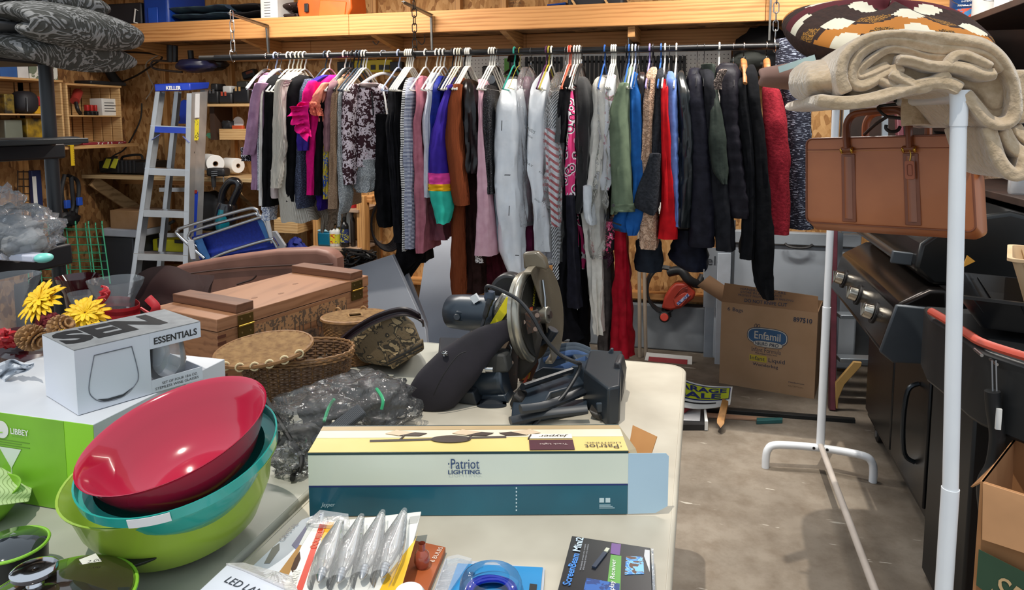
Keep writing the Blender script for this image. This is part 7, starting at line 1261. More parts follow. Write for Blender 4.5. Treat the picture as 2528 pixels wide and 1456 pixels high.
for j in range(6): f = -.09+.036*j; c = Mx @ V((f, -.074*math.sqrt(1-(f/.122)**2), .004)); MB().tube([c+V((.010*cos(t)*.8, .006*cos(t), .010*sin(t))) for t in [2*pi*i/12 for i in range(12)]], .0025, 6, True).build('lacing', mat('D9C49A', .5), ll)
# camouflage bag
cbg = thing('camouflage_bag', 'camouflage print bag with a brown leather flap handle', 'bag', tz(960, 900)); CAM = mat('6E5C42', .75, kind='blotch', h2='3A3226', h3='A08A66', sc_=26, th=.50, bump=.4)
P_ = [(858, 850), (890, 808), (940, 778), (985, 770), (1020, 800), (1040, 850), (1042, 868), (962, 912), (890, 900)]
MB().loft([[at(x, y, 1.93) for x, y in P_], [at(x+2, y-4, 1.90)+V((0, 0, 0)) for x, y in P_], [at(x, y, 2.04) for x, y in P_], [at(lerp(x, 950, .1), lerp(y, 850, .1), 2.12) for x, y in P_]][1:]).build('body', CAM, cbg, bevel=.02, seg=4, sharp=70)
MB().prism([at(x, y, 1.895) for x, y in ((960, 880), (1040, 838), (1043, 866), (965, 914))], (0, .02, 0)).build('front_pocket', CAM, cbg, bevel=.006); MB().tube([at(960, 892, 1.886), at(1042, 850, 1.886)], .004, 6).build('zip', mat('1E1A16', .4), cbg); MB().tube([at(958, 900, 1.886), at(1042, 860, 1.886)], .002, 6).build('piping', mat('141210', .4), cbg)
FB = mat('2C1E22', .3, coat=.3, h2='22161A')
MB().grid(lambda u, v: (lambda p: at(p[0]+v*3, p[1]+v*lerp(26, 22, u), 1.87+.01*sin(pi*v)+.04*u))(tuple(cr([(835, 838, 0), (870, 808, 0), (920, 778, 0), (970, 760, 0), (1005, 758, 0), (1035, 772, 0), (1040, 785, 0)], 5)[int(round(u*30))][:2])), 30, 4, .006).build('handle_flap', FB, cbg)
MB().tube(cr([at(x, y, 1.86) for x, y in ((838, 862), (838, 880), (826, 910), (812, 930))], 5), .012, 8, flat=.3).build('strap', FB, cbg)
# clear bag with black gear
pb2 = thing('plastic_bag', 'clear crinkled plastic bag knotted around black gear', 'plastic bag', tz(850, 1100)); F2 = film('EEF2F6', .05, .06, 1.6); KM = mat('131315', .6, h2='0C0C0E')
def pbl(px, py, z, r, m, nm, par, **k): return MB().blob(atz(px, py, z), r, **k).build(nm, m, par, sharp=180)
pbl(850, 1010, .80, (.135, .17, .062), F2, 'clear_film', pb2, pw=.8, amp=.28, fr=4, seed=2, rot=-.5, nu=56, nv=30); pbl(735, 1130, .765, (.05, .05, .03), F2, 'knotted_end', pb2, amp=.6, fr=5, seed=4, nu=30, nv=18)
MB().tube(cr([tz(735, 1150, .765), tz(725, 1168, .75), tz(722, 1182, .75)], 4), .006, 7).build('knot', KM, pb2)
gear = thing('camera_gear', 'black straps and pouches inside the clear plastic bag', 'gear', tz(860, 1020))
for px, py, z, r, s_ in ((880, 960, .80, (.06, .07, .04), 1), (950, 985, .80, (.055, .06, .045), 2), (800, 1010, .785, (.06, .05, .035), 3), (740, 1080, .77, (.05, .05, .022), 5)): pbl(px, py, z, r, KM, 'pouch', gear, amp=.3, seed=s_, pw=.8)
sg_ = MB().bar(tz(775, 1100, .80), tz(895, 1010, .86), .055, .012).build('strap', mat('3A3E44', .8, kind='knit', h2='2A2E34', sc_=120, bump=.4), gear, bevel=.003); MB().bar(tz(822, 1040, .832), tz(842, 1068, .823), .006, .006).build('stitched_edge', mat('B8B0A0', .7), sg_)
for pts in ([(825, 985, .84), (812, 1005, .82), (800, 1040, .80)], [(930, 960, .865), (945, 985, .86), (942, 1010, .84)]): MB().tube(cr([tz(*p) for p in pts], 5), .004, 6).build('green_tab', mat('2E9C6A', .5), gear)
MB().tube(cr([tz(655, 985, .86), tz(690, 1040, .82), tz(720, 1090, .79), tz(745, 1130, .78), tz(738, 1165, .76)], 6), .006, 7).build('cord', KM, gear)
# long lighting carton
pt = thing('lighting_carton', 'long cream and teal track light carton with an open end flap', 'carton', (-.43, 1.3, TZ)); A0 = V((-.714, 1.155, TZ+.001)); AX = V((.592, .167, 0)).normalized(); AD = V((-AX.y, AX.x, 0)); AN = -AD; AW, AP, AH = .615, .118, .127
def pbx(u0, v0, u1, v1, d0, d1, m, nm, par=None): p = [A0+AX*u0+AN*d1, A0+AX*u1+AN*d1, A0+AX*u1+AN*d0, A0+AX*u0+AN*d0]; return MB().hexa([x+Zv*v0 for x in p]+[x+Zv*v1 for x in p]).build(nm, m, par or pt, bevel=.0)
TEAL = mat('176478', .3, h2='0F4A5C', sc_=4, coat=.3); PCR = mat('DDE4D4', .35, h2='D3DACA', sc_=3, coat=.2); DGR = mat('173A3E', .4)
pbx(0, 0, AW, AH, -AP, -.001, mat('D8CDA8', .5), 'box'); pbx(0, 0, AW, AH*.46, -.0008, 0, TEAL, 'teal_band'); pbx(0, AH*.462, AW, AH*.485, -.0008, .0003, mat('22346E', .4), 'navy_line'); pbx(0, AH*.487, AW, AH*.97, -.0008, 0, PCR, 'cream_band'); pbx(0, AH*.972, AW, AH+.0006, -.0012, .0004, DGR, 'green_edge')
pbx(0, AH+.0001, AW, AH+.0012, -AP, -.0016, mat('DCC67E', .45, h2='D2BA6C', sc_=5), 'yellow_top'); pbx(0, AH+.0013, AW, AH+.0018, -AP+.006, -.062, mat('E2D8BE', .45), 'pale_top_band'); pbx(0, AH+.0019, AW, AH+.0024, -AP+.004, -.096, mat('B39A72', .45), 'tan_top_band'); pbx(0, AH+.0013, AW, AH+.0022, -AP-.0002, -AP+.004, DGR, 'green_edge')
def topp(u, d, h=.0028): return A0+AX*u+AD*d+Zv*(AH+h)
BR_ = mat('3A2C24', .5); MB().tube(cr([topp(.11, .045), topp(.22, .05), topp(.30, .056), topp(.38, .06)], 5), .0025, 5, flat=.4).build('printed_rail', BR_, pt)
MB().prism([topp(.27+.04*cos(t), .052+.016*sin(t)) for t in [2*pi*i/24 for i in range(24)]], Zv*.0005).build('printed_canopy', BR_, pt)
for u, s_ in ((.165, 1), (.30, 1), (.42, -1)):
    MB().prism([topp(u, .068), topp(u+.03*s_, .083), topp(u+.055*s_, .078), topp(u+.04*s_, .066)], Zv*.0006).build('printed_lamp', BR_, pt); MB().prism([topp(u, .068), topp(u-.03*s_, .078), topp(u-.01*s_, .095), topp(u+.03*s_, .083)], Zv*.0005).build('printed_shade', mat('CDB79A', .5), pt); MB().tube([topp(u+.01, .068), topp(u+.004, .05)], .002, 4).build('printed_arm', BR_, pt)
pbx(.425, AH+.0026, .512, AH+.0031, -.046, -.003, mat('4A1A2A', .45), 'maroon_label'); pbx(.425, AH+.0026, .512, AH+.0031, -.072, -.052, mat('E8E4D8', .5), 'white_label'); lettering('Jayper', topp(.505, .068, .0034), -AX, -AD, .06, .012, BR_, pt, shear=.3); lettering('Track Light', topp(.50, .03, .0034), -AX, -AD, .055, .008, mat('D8C8C0', .5), pt)
lettering('·Patriot', topp(.605, .026, .002), -AX, -AD, .072, .017, BR_, pt); lettering('LIGHTING.', topp(.605, .036+.0, .002)+AD*(-.0), -AX, -AD, .07, .006, BR_, pt)
PB_ = mat('2A4A78', .5); O_ = A0+AX*.268+AN*.0012
lettering('·Patriot', O_+Zv*(AH*.745), AX, Zv, .060, .020, PB_, pt); lettering('LIGHTING.', O_+Zv*(AH*.66), AX, Zv, .064, .0085, PB_, pt, bold=.02); lettering('Jayper', A0+AX*.022+Zv*(AH*.14)+AN*.0012, AX, Zv, .028, .011, mat('B8D0D8', .4), pt, shear=.4)
for k_ in range(7): pbx(.398, .008+.0075*k_, .4005, .011+.0075*k_, -.0008, .0004, mat('C8E0E6', .4), 'perforation')
for u in (.56, .572): pbx(u, .024, u+.009, .033, -.0008, .0006, mat('C8DCE0', .4), 'safety_mark')
for k_ in range(3): pbx(.56, .012+.003*k_, .59-.004*k_, .0135+.003*k_, -.0008, .0006, mat('A8C4CC', .4), 'fine_print')
fp_ = [V(A0+AX*(AW+.0005)+Zv*.0), A0+AX*(AW+.0)+Zv*AH*.97, A0+AX*(AW+.072)+Zv*AH*.97, A0+AX*(AW+.078)+Zv*(AH*.92), A0+AX*(AW+.078)+Zv*.016, A0+AX*(AW+.055)+Zv*.002]
MB().prism([p+AN*.0005 for p in fp_], AD*.001).build('end_flap', mat('B4CFE0', .4, h2='A8C4D6', sc_=3), pt); MB().prism([A0+AX*AW+AD*.002+Zv*AH, A0+AX*AW+AD*AP+Zv*AH, A0+AX*(AW+.03)+AD*AP*.7+Zv*(AH-.035), A0+AX*(AW+.028)+AD*.012+Zv*(AH-.04)], Zv*.001).build('torn_tape', mat('C9BC9C', .4), pt)
one('cardboard_scrap', 'small square of creased brown cardboard leaning behind the carton end', 'cardboard', MB().grid(lambda u, v: lerp(1, 0, v)*tz(lerp(1563, 1623, u), lerp(1050, 1078, u), .80)+v*tz(lerp(1548, 1597, u), lerp(1135, 1155, u), TZ+.003)+V((0, -.004*sin(pi*v), 0)), 6, 6, .002), mat('B5824E', .85, h2='A87644', sc_=12))
# ---------------------------------------------------------------- bulbs and small boxes
def card(label, name, P, z, th, m, cat='package'):
    t = thing(name, label, cat, tz(*P[0], z)); b = MB().prism([tz(x, y, z) for x, y in P], (0, 0, -th)).build('card', m, t, bevel=.0008); return t
def strip(t, P, z, m, nm): return MB().prism([tz(x, y, z) for x, y in P], (0, 0, -.0004)).build(nm, m, t, smooth=False)
def txt(t, s, a, b, h, z, m, **k): A_ = tz(*a, z); B_ = tz(*b, z); U_ = B_-A_; n_ = V((-U_.y, U_.x, 0)); return lettering(s, A_, U_, n_, U_.length, h, m, t, **k)
bc0 = card('orange card of small bulbs lying under the clear bulb pack', 'bulb_card', [(1010, 1330), (1100, 1350), (1050, 1470), (960, 1470)], .752, .011, mat('A8562A', .5, h2='9A4C22', sc_=5)); txt(bc0, '6 BULBS', (1072, 1388), (1094, 1352), .008, .7525, mat('E8D8C8', .5))
sb = MB(); sb.lathe([(.001, -.022), (.008, -.02), (.014, -.006), (.012, .008), (.006, .014), (.006, .026)], tz(1042, 1376, .768), 18); g_ = sb.build('small_bulb', mat('9A4A34', .1, coat=.6), bc0); g_.rotation_euler = (0, 0, 0); MB().cyl(tz(1030, 1374, .766), tz(1052, 1382, .764), .006, n=14).build('bulb_base', mat('B9B4A8', .3, .9), bc0)
bc1 = card('white and blue blister card with a hanging slot left of the clear bulb pack', 'blister_card', [(625, 1395), (745, 1282), (800, 1262), (760, 1420), (690, 1456)], .757, .015, mat('D9DDE6', .4)); strip(bc1, [(720, 1345), (775, 1270), (795, 1268), (735, 1360)], .7575, mat('26307A', .4), 'blue_stripe'); strip(bc1, [(672, 1352), (690, 1340), (690, 1356), (666, 1390), (652, 1390)], .7576, mat('8E8A80', .6), 'hang_slot'); strip(bc1, [(690, 1410), (765, 1310), (780, 1310), (720, 1425)], .7577, mat('B98A4A', .6), 'tan_panel')
txt(bc1, 'CRYSTAL', (700, 1335), (738, 1292), .010, .758, mat('3A3E4E', .4))
MB().prism([tz(x, y, .80) for x, y in ((755, 1290), (790, 1258), (860, 1268), (862, 1300))], (0, 0, -.03)).build('clear_blister', film('E8ECF4', .25, .08, .5), bc1)
BZc = .792; bc = card('clear candle bulb four-pack on a white, red and yellow card', 'bulb_pack', [(768, 1292), (1040, 1262), (985, 1470), (690, 1470)], BZc, .004, mat('E6E6E0', .45, h2='DEDED8', sc_=3)); MB().prism([tz(x, y, TZ+.03) for x, y in ((800, 1300), (985, 1285), (960, 1430), (770, 1440))], (0, 0, -.028)).build('backing', mat('D8C890', .6), bc)
strip(bc, [(790, 1291), (803, 1290), (742, 1470), (725, 1470)], BZc+.0005, mat('D8391E', .4), 'red_stripe'); strip(bc, [(803, 1290), (826, 1287), (790, 1380), (768, 1440)], BZc+.0005, mat('F0B429', .4), 'yellow_patch'); strip(bc, [(1026, 1330), (1032, 1312), (985, 1470), (930, 1470), (955, 1420)], BZc+.0005, mat('F2BE2C', .4), 'yellow_patch'); strip(bc, [(728, 1378), (740, 1360), (742, 1378), (732, 1402), (722, 1412), (718, 1404)], BZc+.0008, mat('4A3020', .7), 'hang_slot'); strip(bc, [(1012, 1275), (1036, 1272), (1030, 1290), (1008, 1293)], BZc+.0006, mat('B8B8B4', .5), 'fine_print_box')
txt(bc, 'DOUBLE LIFE', (781, 1352), (812, 1288), .011, BZc+.001, mat('C8501A', .4), bold=.02); txt(bc, 'SYLVANIA', (727, 1450), (743, 1405), .011, BZc+.001, mat('E8E4DA', .4), bold=.03); strip(bc, [(758, 1306), (765, 1296), (776, 1296), (745, 1345), (738, 1344)], BZc+.0006, mat('C8C8C4', .5), 'fine_print_box')
for i, (a_, b_) in enumerate((((842, 1284), (787, 1436)), ((892, 1276), (835, 1438)), ((944, 1266), (892, 1430)), ((998, 1262), (942, 1425)))):
    A_ = tz(*a_, .812); B_ = tz(*b_, .806); d = (B_-A_); L = d.length; M = Matrix.Translation(A_) @ d.to_track_quat('Z', 'Y').to_matrix().to_4x4(); bu = MB(M).lathe([(.001, 0), (.003, .002), (.005, L*.18), (.013, L*.45), (.015, L*.6), (.011, L*.76), (.007, L*.84)], n=24).build('bulb', film('FFFFFF', .16, .03, 0), bc)
    MB(M).lathe([(.0065, L*.83), (.0075, L*.85), (.006, L*.87), (.0075, L*.89), (.006, L*.91), (.0075, L*.93), (.005, L*.97), (.002, L)], n=18, cap=True).build('screw_base', mat('B9BABC', .25, .95), bu); MB(M).tube([(.002, 0, L*.8), (.004, 0, L*.6), (0, .003, L*.55), (-.004, 0, L*.6), (-.002, 0, L*.8)], .0006, 4).build('filament', mat('7A7A7C', .3, .9), bu)
    MB(M).lathe([(.005, -.004), (.010, L*.15), (.019, L*.45), (.021, L*.7), (.017, L*1.03)], n=20).build('blister', film('FFFFFF', .14, .08, .3), bc)
ldb = thing('lamp_box', 'white LED lamp box with black lettering, partly wrapped in plastic', 'carton', tz(600, 1450)); MB().prism([tz(x, y, .80) for x, y in ((565, 1388), (700, 1440), (720, 1500), (480, 1500), (492, 1456))], (0, 0, -.058)).build('box', mat('D9DCE6', .4), ldb, bevel=.002); txt(ldb, 'LED LAMP', (552, 1436), (650, 1478), .014, .8006, mat('3A3A44', .5)); MB().prism([tz(x, y, .803) for x, y in ((558, 1390), (600, 1388), (720, 1420), (735, 1456), (700, 1450), (600, 1405))], (0, 0, -.03)).build('plastic_wrap', film('E8E4E0', .35, .1, .8), ldb)
one('puck_light', 'white round puck light at the bottom edge below the bulb pack', 'lamp', MB().lathe([(.001, .012), (.020, .012), (.024, .006), (.024, 0), (.001, 0)], tz(1010, 1476, .80), 28), WHT)
tp = thing('tubing_pack', 'clear clamshell pack of coiled bright blue tubing', 'package', tz(1215, 1450)); strip(tp, [(1130, 1390), (1340, 1400), (1330, 1500), (1090, 1500)], TZ+.004, mat('1E8AC8', .4), 'blue_card'); strip(tp, [(1100, 1378), (1345, 1402), (1340, 1490), (1060, 1490)], TZ+.0025, mat('B8BEC8', .4), 'backing'); strip(tp, [(1308, 1440), (1326, 1442), (1324, 1460), (1306, 1458)], TZ+.005, DK, 'code_patch')
BT = mat('1A2CA8', .15, coat=.5, h2='14228A')
for i in range(6):
    c = tz(1212, 1462, TZ+.008+.0055*(i % 3)); rr2 = .040-.0055*(i//3)-(.0015*(i % 3)); MB().tube([c+V((cos(t)*rr2, sin(t)*rr2*1., .001*sin(3*t+i))) for t in [2*pi*k_/36 for k_ in range(36)]], .0036, 8, True).build('tube_coil', BT, tp)
c = tz(1212, 1462, TZ+.003); MB().lathe([(.052, 0), (.050, .018), (.046, .026), (.03, .027)], c, 40).build('clear_dome', film('F0F4FA', .04, .05, .2), tp)
MB().prism([tz(x, y, TZ+.009) for x, y in ((1104, 1374), (1130, 1368), (1165, 1378), (1090, 1490), (1062, 1490))], (0, 0, -.006)).build('clear_flange', film('F0F4FA', .2, .08, .3), tp)
sbx = thing('receiver_box', 'black wireless display receiver box with a green stripe and blue lettering', 'carton', tz(1500, 1400)); SZ = TZ+.032; PS = [(1412, 1322), (1606, 1352), (1612, 1500), (1365, 1500)]
MB().prism([tz(x, y, SZ) for x, y in PS], (0, 0, -.030)).build('box', mat('1C1D22', .35), sbx, bevel=.001); MB().prism([tz(1607, 1353, SZ), tz(1613, 1500, SZ), tz(1613, 1500, SZ)-V((0, 0, .03)), tz(1607, 1353, SZ)-V((0, 0, .03))], (.004, 0, 0)).build('clear_side', film('DDE2EA', .3), sbx)
txt(sbx, 'ScreenBeam', (1408, 1446), (1431, 1368), .013, SZ+.001, mat('3E86D8', .4), bold=.02); txt(sbx, 'Mini2', (1432, 1362), (1441, 1328), .013, SZ+.001, mat('C8DCF0', .4), bold=.02)
strip(sbx, [(1510, 1340), (1533, 1343), (1530, 1370), (1507, 1366)], SZ+.0008, mat('6E4A8A', .4), 'purple_patch'); strip(sbx, [(1508, 1368), (1534, 1372), (1530, 1500), (1492, 1500)], SZ+.0008, mat('5E9C46', .4), 'green_stripe'); txt(sbx, 'Display Receiver', (1518, 1478), (1524, 1382), .010, SZ+.0015, WHT)
strip(sbx, [(1546, 1372), (1588, 1374), (1590, 1416), (1542, 1418)], SZ+.0008, mat('3A7AC0', .4, kind='blotch', h2='7AB8E8', h3='5A3A2A', sc_=60, th=.45), 'printed_screen'); strip(sbx, [(1448, 1426), (1530, 1440), (1528, 1500), (1430, 1500)], SZ+.0009, mat('2A5EA8', .4, kind='blotch', h2='1A3A78', sc_=50), 'printed_tablet')
strip(sbx, [(1592, 1356), (1604, 1358), (1604, 1412), (1590, 1372)], SZ+.0009, mat('C8CACC', .4), 'printed_laptop'); MB().bar(tz(1466, 1400, SZ+.002), tz(1494, 1364, SZ+.002), .007, .003).build('printed_dongle', mat('2E3A4E', .3), sbx); MB().bar(tz(1495, 1362, SZ+.002), tz(1501, 1354, SZ+.002), .006, .003).build('printed_plug', mat('C9CBB8', .3), sbx)
for k_ in range(2): txt(sbx, 'Wirelessly stream any content', (1436+k_*7, 1408), (1448+k_*7, 1344), .0035, SZ+.001, mat('A8ACB4', .4))
# pan lids and handles
CHR = mat('D8D8DC', .08, 1); GD = film('2A2A2C', .55, .03, 0)
lp = thing('glass_pan_cover', 'domed glass pan lid with a chrome knob and a handwritten price sticker', 'lid', tz(130, 1480)); lc = tz(140, 1480, .80)
MB().lathe([(.103, 0), (.10, .006), (.075, .016), (.04, .022), (.001, .024)], lc, 56).build('glass', mat('3A2E28', .05, coat=1., trans=.2), lp)  # brown glass colour stands in for brown reflections on the lid
for r_, z_, m_ in ((.105, 0, mat('8AC43A', .3)), (.104, -.004, mat('1E9C96', .3)), (.1025, -.009, mat('A01E38', .3))): MB().tube([lc+V((cos(t)*r_, sin(t)*r_, z_)) for t in [2*pi*k_/48 for k_ in range(48)]], .0028, 8, True).build('rim', m_, lp)
MB().lathe([(.012, .022), (.010, .030), (.022, .034), (.030, .040), (.031, .046), (.026, .048), (.001, .046)], lc+V((-.032, -.005, 0)), 36).build('knob', CHR, lp, sharp=60)
MB().grid(lambda u, v: tz(lerp(195, 236, u)+v*24, lerp(1382, 1366, u)+v*32, .8205-.004*v-.002*u), 3, 3, .0005).build('price_sticker', mat('E8E6E0', .6), lp); A_ = tz(214, 1392, .823); lettering('2.00', A_, tz(246, 1386, .822)-A_, tz(208, 1375, .823)-A_, .020, .008, mat('2A2A30', .5), lp, shear=.2, off=.001)
sp_ = thing('pan_stack', 'stack of green, turquoise and red pans under the glass lid', 'pans', lc-V((0, 0, .05))); 
for r_, z_, h_ in ((.103, -.012, '8AC43A'), (.101, -.026, '1E9C96'), (.099, -.040, '9A1C36')): MB().lathe([(.085, z_-.018), (r_, z_), (r_-.003, z_), (.08, z_-.016)], lc, 48, False).build('pan', mat(h_, .3), sp_)
MB().loft([[p for p in [tz(x, y, z) for x, y in q_]] for q_, z in (([(285, 1375), (296, 1408), (388, 1378), (392, 1352), (330, 1356)], .800), ([(285, 1380), (296, 1413), (386, 1383), (390, 1358), (330, 1362)], .785))]).build('handle', BLKP, sp_, bevel=.003)
hp_ = thing('saucepan', 'black saucepan handle with a round hanging hole beside the green bowl', 'pan', tz(290, 1320)); MB().tube(cr([tz(238, 1352, .80), tz(270, 1335, .805), tz(300, 1318, .81), tz(322, 1308, .812)], 6), [.012]*6+[.015]*6+[.019]*6+[.016], 12, flat=.45).build('handle', BLKP, hp_) ; MB().cyl(tz(310, 1308, .823), tz(310, 1308, .8245), .008, n=20).build('hole', mat('050506', .9), hp_)
ln = thing('glass_pan_cover', 'small glass lid with a lime green rim at the left edge', 'lid', tz(20, 1360)); l2 = tz(28, 1345, .80); MB().lathe([(.052, 0), (.04, .010), (.001, .014)], l2, 40).build('glass', mat('2A3036', .05, coat=1., trans=.2), ln); MB().tube([l2+V((cos(t)*.053, sin(t)*.053, 0)) for t in [2*pi*k_/40 for k_ in range(40)]], .0028, 8, True).build('rim', mat('8AC43A', .3), ln); MB().lathe([(.035, -.058), (.05, -.05), (.052, -.004), (.048, -.004)], l2, 40).build('pot', mat('1A1B1D', .3), ln)
gbw = thing('small_bowl', 'lime green bowl at the left edge beside the printed napkin', 'bowl', tz(-30, 1240)); shell(tz(-45, 1215, .80), (0, -.1, 1), [(.03, -.058), (.055, -.03), (.062, 0)], mat('7AAF2A', .3), 'shell', gbw, w=.003)
one('napkin', 'pale green printed paper napkin draped beside the small lime bowl', 'napkin', MB().grid(lambda u, v: tz(lerp(-20, 78-18*abs(v-.55), u), lerp(1150, 1250, v)+u*lerp(20, -12, v), lerp(.82, .775, u)+.004*sin(v*12)), 12, 12, .001), mat('C9DCA8', .85, kind='stripe', h2='9CB07A', sc_=60, th=.85))
# ================================================================ mitre saw
sw = thing('mitre_saw', 'black mitre saw with a cloth dust bag and silver blade guard', 'saw', (-.42, 1.9, TZ)); SB_ = mat('23282E', .38, h2='1A1E24', sc_=6, bump=.1); SBL = mat('2C3640', .32, h2='232C36', sc_=5); RST = mat('2E2420', .6, kind='blotch', h2='4A2E20', sc_=40, th=.6); SIL = mat('A9A59A', .3, .75, h2='8E8A7E', sc_=12); SMK = mat('7E7462', .25, trans=.35, h2='6E6454')
def ap(pts, Y, dp, m, nm, par=None, bv=.004, seg=2): return MB().prism([at(x, y, Y) for x, y in pts], (0, dp, 0)).build(nm, m, par or sw, bevel=bv, seg=seg)
# motor, lying to the left
mo = MB(); a_ = at(1113, 768, 1.98); b_ = at(1240, 776, 1.92); mo.tube([a_, a_.lerp(b_, .04), a_.lerp(b_, .3), b_], [.042, .050, .053, .053], 28); mt = mo.build('motor', SBL, sw, sharp=50)
ap([(1120, 777), (1125, 768), (1200, 772), (1200, 800), (1122, 795), (1118, 788)], 1.905, .02, mat('1E2833', .35), 'motor_grip', mt); MB().cyl(at(1128, 783, 1.905), at(1128, 783, 1.898), .010, n=24).build('brush_cap', SB_, mt, bevel=.002); MB().bar(at(1166, 741, 1.905), at(1180, 732, 1.905), .012, .022).build('label', mat('D8DCE0', .5), mt)
MB().loft([[at(1216, 795, 1.9), at(1250, 795, 1.9), at(1262, 720, 1.9), at(1240, 722, 1.9)], [at(1216, 795, 2.0), at(1250, 795, 2.0), at(1262, 720, 2.0), at(1240, 722, 2.0)]]).build('gear_housing', SB_, sw, bevel=.01)
# D-handle at the back
MB().prism([at(1252+50*cos(t)*1.0, 738-62*sin(t), 2.02) for t in [pi*i/18 for i in range(19)]], (0, .05, 0)).build('rear_guard', mat('1E1C1C', .35), sw, bevel=.012, seg=3); MB().cyl(at(1277, 694, 2.012), at(1277, 694, 2.018), .006, n=14).build('lock_button', mat('E08A1E', .4), sw)
# blade guard disc seen nearly edge-on
n1 = (RT*.90-FW*.42+UP*.10).normalized(); up1 = (UP-n1*UP.dot(n1)).normalized(); sd1 = up1.cross(n1).normalized(); GC = at(1316, 778, 1.95)
def dring(c, r0, r1, a0, a1, th, off, n=30):
    mb = MB(); rings = []
    for i in range(n+1): a = R(lerp(a0, a1, i/n)); e = sd1*cos(a)+up1*sin(a); rings.append([c+n1*off+e*r0, c+n1*off+e*r1, c+n1*(off+th)+e*r1, c+n1*(off+th)+e*r0])
    return mb.loft(rings)
dring(GC, .004, .118, -60, 250, .004, .012).build('guard_face', mat('24231F', .4), sw, sharp=30)
mb = MB(); mb.tube([GC+n1*.0+(sd1*cos(R(a))+up1*sin(R(a)))*.122 for a in range(10, 251, 8)], .014, 12, flat=.9); mb.build('silver_guard_rim', SIL, sw)
dring(GC, .0, .128, 75, 250, .018, -.022).build('silver_guard_back', SIL, sw)
dring(GC, .005, .146, -80, 118, .003, .034).build('lower_guard', SMK, sw); dring(GC, .140, .147, -80, 118, .022, .014).build('lower_guard_edge', mat('8E8472', .35), sw); dring(GC, .012, .125, 0, 360, .0016, .006).build('blade', mat('7A6A54', .35, .8, h2='5A4430', sc_=20), sw)
MB().tube([GC+n1*.04+up1*.10+sd1*.0, GC+n1*.042+up1*.05, GC+n1*.042-up1*.01-sd1*.01], .004, 8).build('guard_link', STEEL, sw)
MB().cyl(GC+n1*.012, GC+n1*.05, .024, n=24).build('arbor', SIL, sw, bevel=.003); MB().cyl(GC+n1*.05, GC+n1*.056, .012, n=6).build('arbor_bolt', RST, sw)
MB().prism([at(1290, 625, 1.93), at(1325, 622, 1.93), at(1345, 640, 1.93), at(1352, 668, 1.93), at(1335, 664, 1.93), at(1310, 660, 1.93), at(1293, 666, 1.93)], (0, .035, 0)).build('guard_nose', SMK, sw, bevel=.006)
G0 = GC+n1*.0172; lettering('McCULLOCH', G0-sd1*.03+up1*.03+n1*.002, (up1*.9+sd1*.4), (-sd1*.9+up1*.4), .07, .012, mat('D8C81E', .5), sw); lettering('10" 15A\n5000 RPM', G0+sd1*.02+up1*.03+n1*.002, (up1*.9+sd1*.4), (-sd1*.9+up1*.4), .04, .016, mat('D8C81E', .5), sw); MB().prism([G0+n1*.002+up1*y+sd1*x for x, y in ((-.07, -.01), (-.05, -.01), (-.042, .03), (-.062, .03))], n1*.001).build('warning_sticker', mat('C8781E', .5, kind='blotch', h2='A82A1E', sc_=80), sw)
# silver arm with the yellow label
ar = MB(); A1 = at(1200, 826, 1.90); A2 = at(1262, 728, 1.90); ar.bar(A1, A2, .05, .035, (0, 1, 0)); ar.build('arm', SIL, sw, bevel=.012, seg=3)
yl = ap([(1200, 815), (1222, 815), (1272, 742), (1250, 733)], 1.86, .003, mat('E0D01A', .4), 'yellow_label', bv=.0005); U_ = at(1256, 742, 1.87)-at(1208, 815, 1.87); lettering('CAUTION: WEAR EYE\nPROTECTION WHEN\nOPERATING SAW', at(1211, 814, 1.871), U_, V((-U_.z, 0, U_.x)), U_.length*.8, .022, DK, yl)
# dust bag
DB = mat('1E1A22', .9, h2='17141A', sc_=14, bump=.6)
rings = []; path = cr([at(1262, 812, 1.86), at(1235, 822, 1.84), at(1190, 850, 1.80), at(1130, 905, 1.76), at(1080, 960, 1.73), at(1052, 1000, 1.72), at(1040, 1022, 1.72)], 5); N_ = len(path); rad = [.030, .034, .050, .070, .074, .068, .045]
for i, p in enumerate(path):
    f = i/(N_-1)*(len(rad)-1); k_ = min(len(rad)-2, int(f)); r_ = lerp(rad[k_], rad[k_+1], f-k_); d = (path[min(N_-1, i+1)]-path[max(0, i-1)]).normalized(); x = d.cross(V((0, 1, 0))).normalized(); y = d.cross(x)
    rings.append([p+x*math.copysign(abs(cos(t))**.75, cos(t))*r_*.92*(1+.05*noise.noise(p*20+V((t, 0, 0))))+y*math.copysign(abs(sin(t))**.75, sin(t))*r_*.62 for t in [2*pi*j/22 for j in range(22)]])
bgx = MB().loft(rings).build('dust_bag', DB, sw, sub=1, sharp=180); MB().tube(cr([at(1150, 868, 1.70), at(1128, 880, 1.685), at(1095, 925, 1.665), at(1070, 975, 1.66)], 5), .0018, 5).build('seam', mat('0E0C10', .8), bgx); MB().blob(at(1098, 872, 1.72), (.008, .008, .006), amp=.6).build('zip_pull', STEEL, bgx)
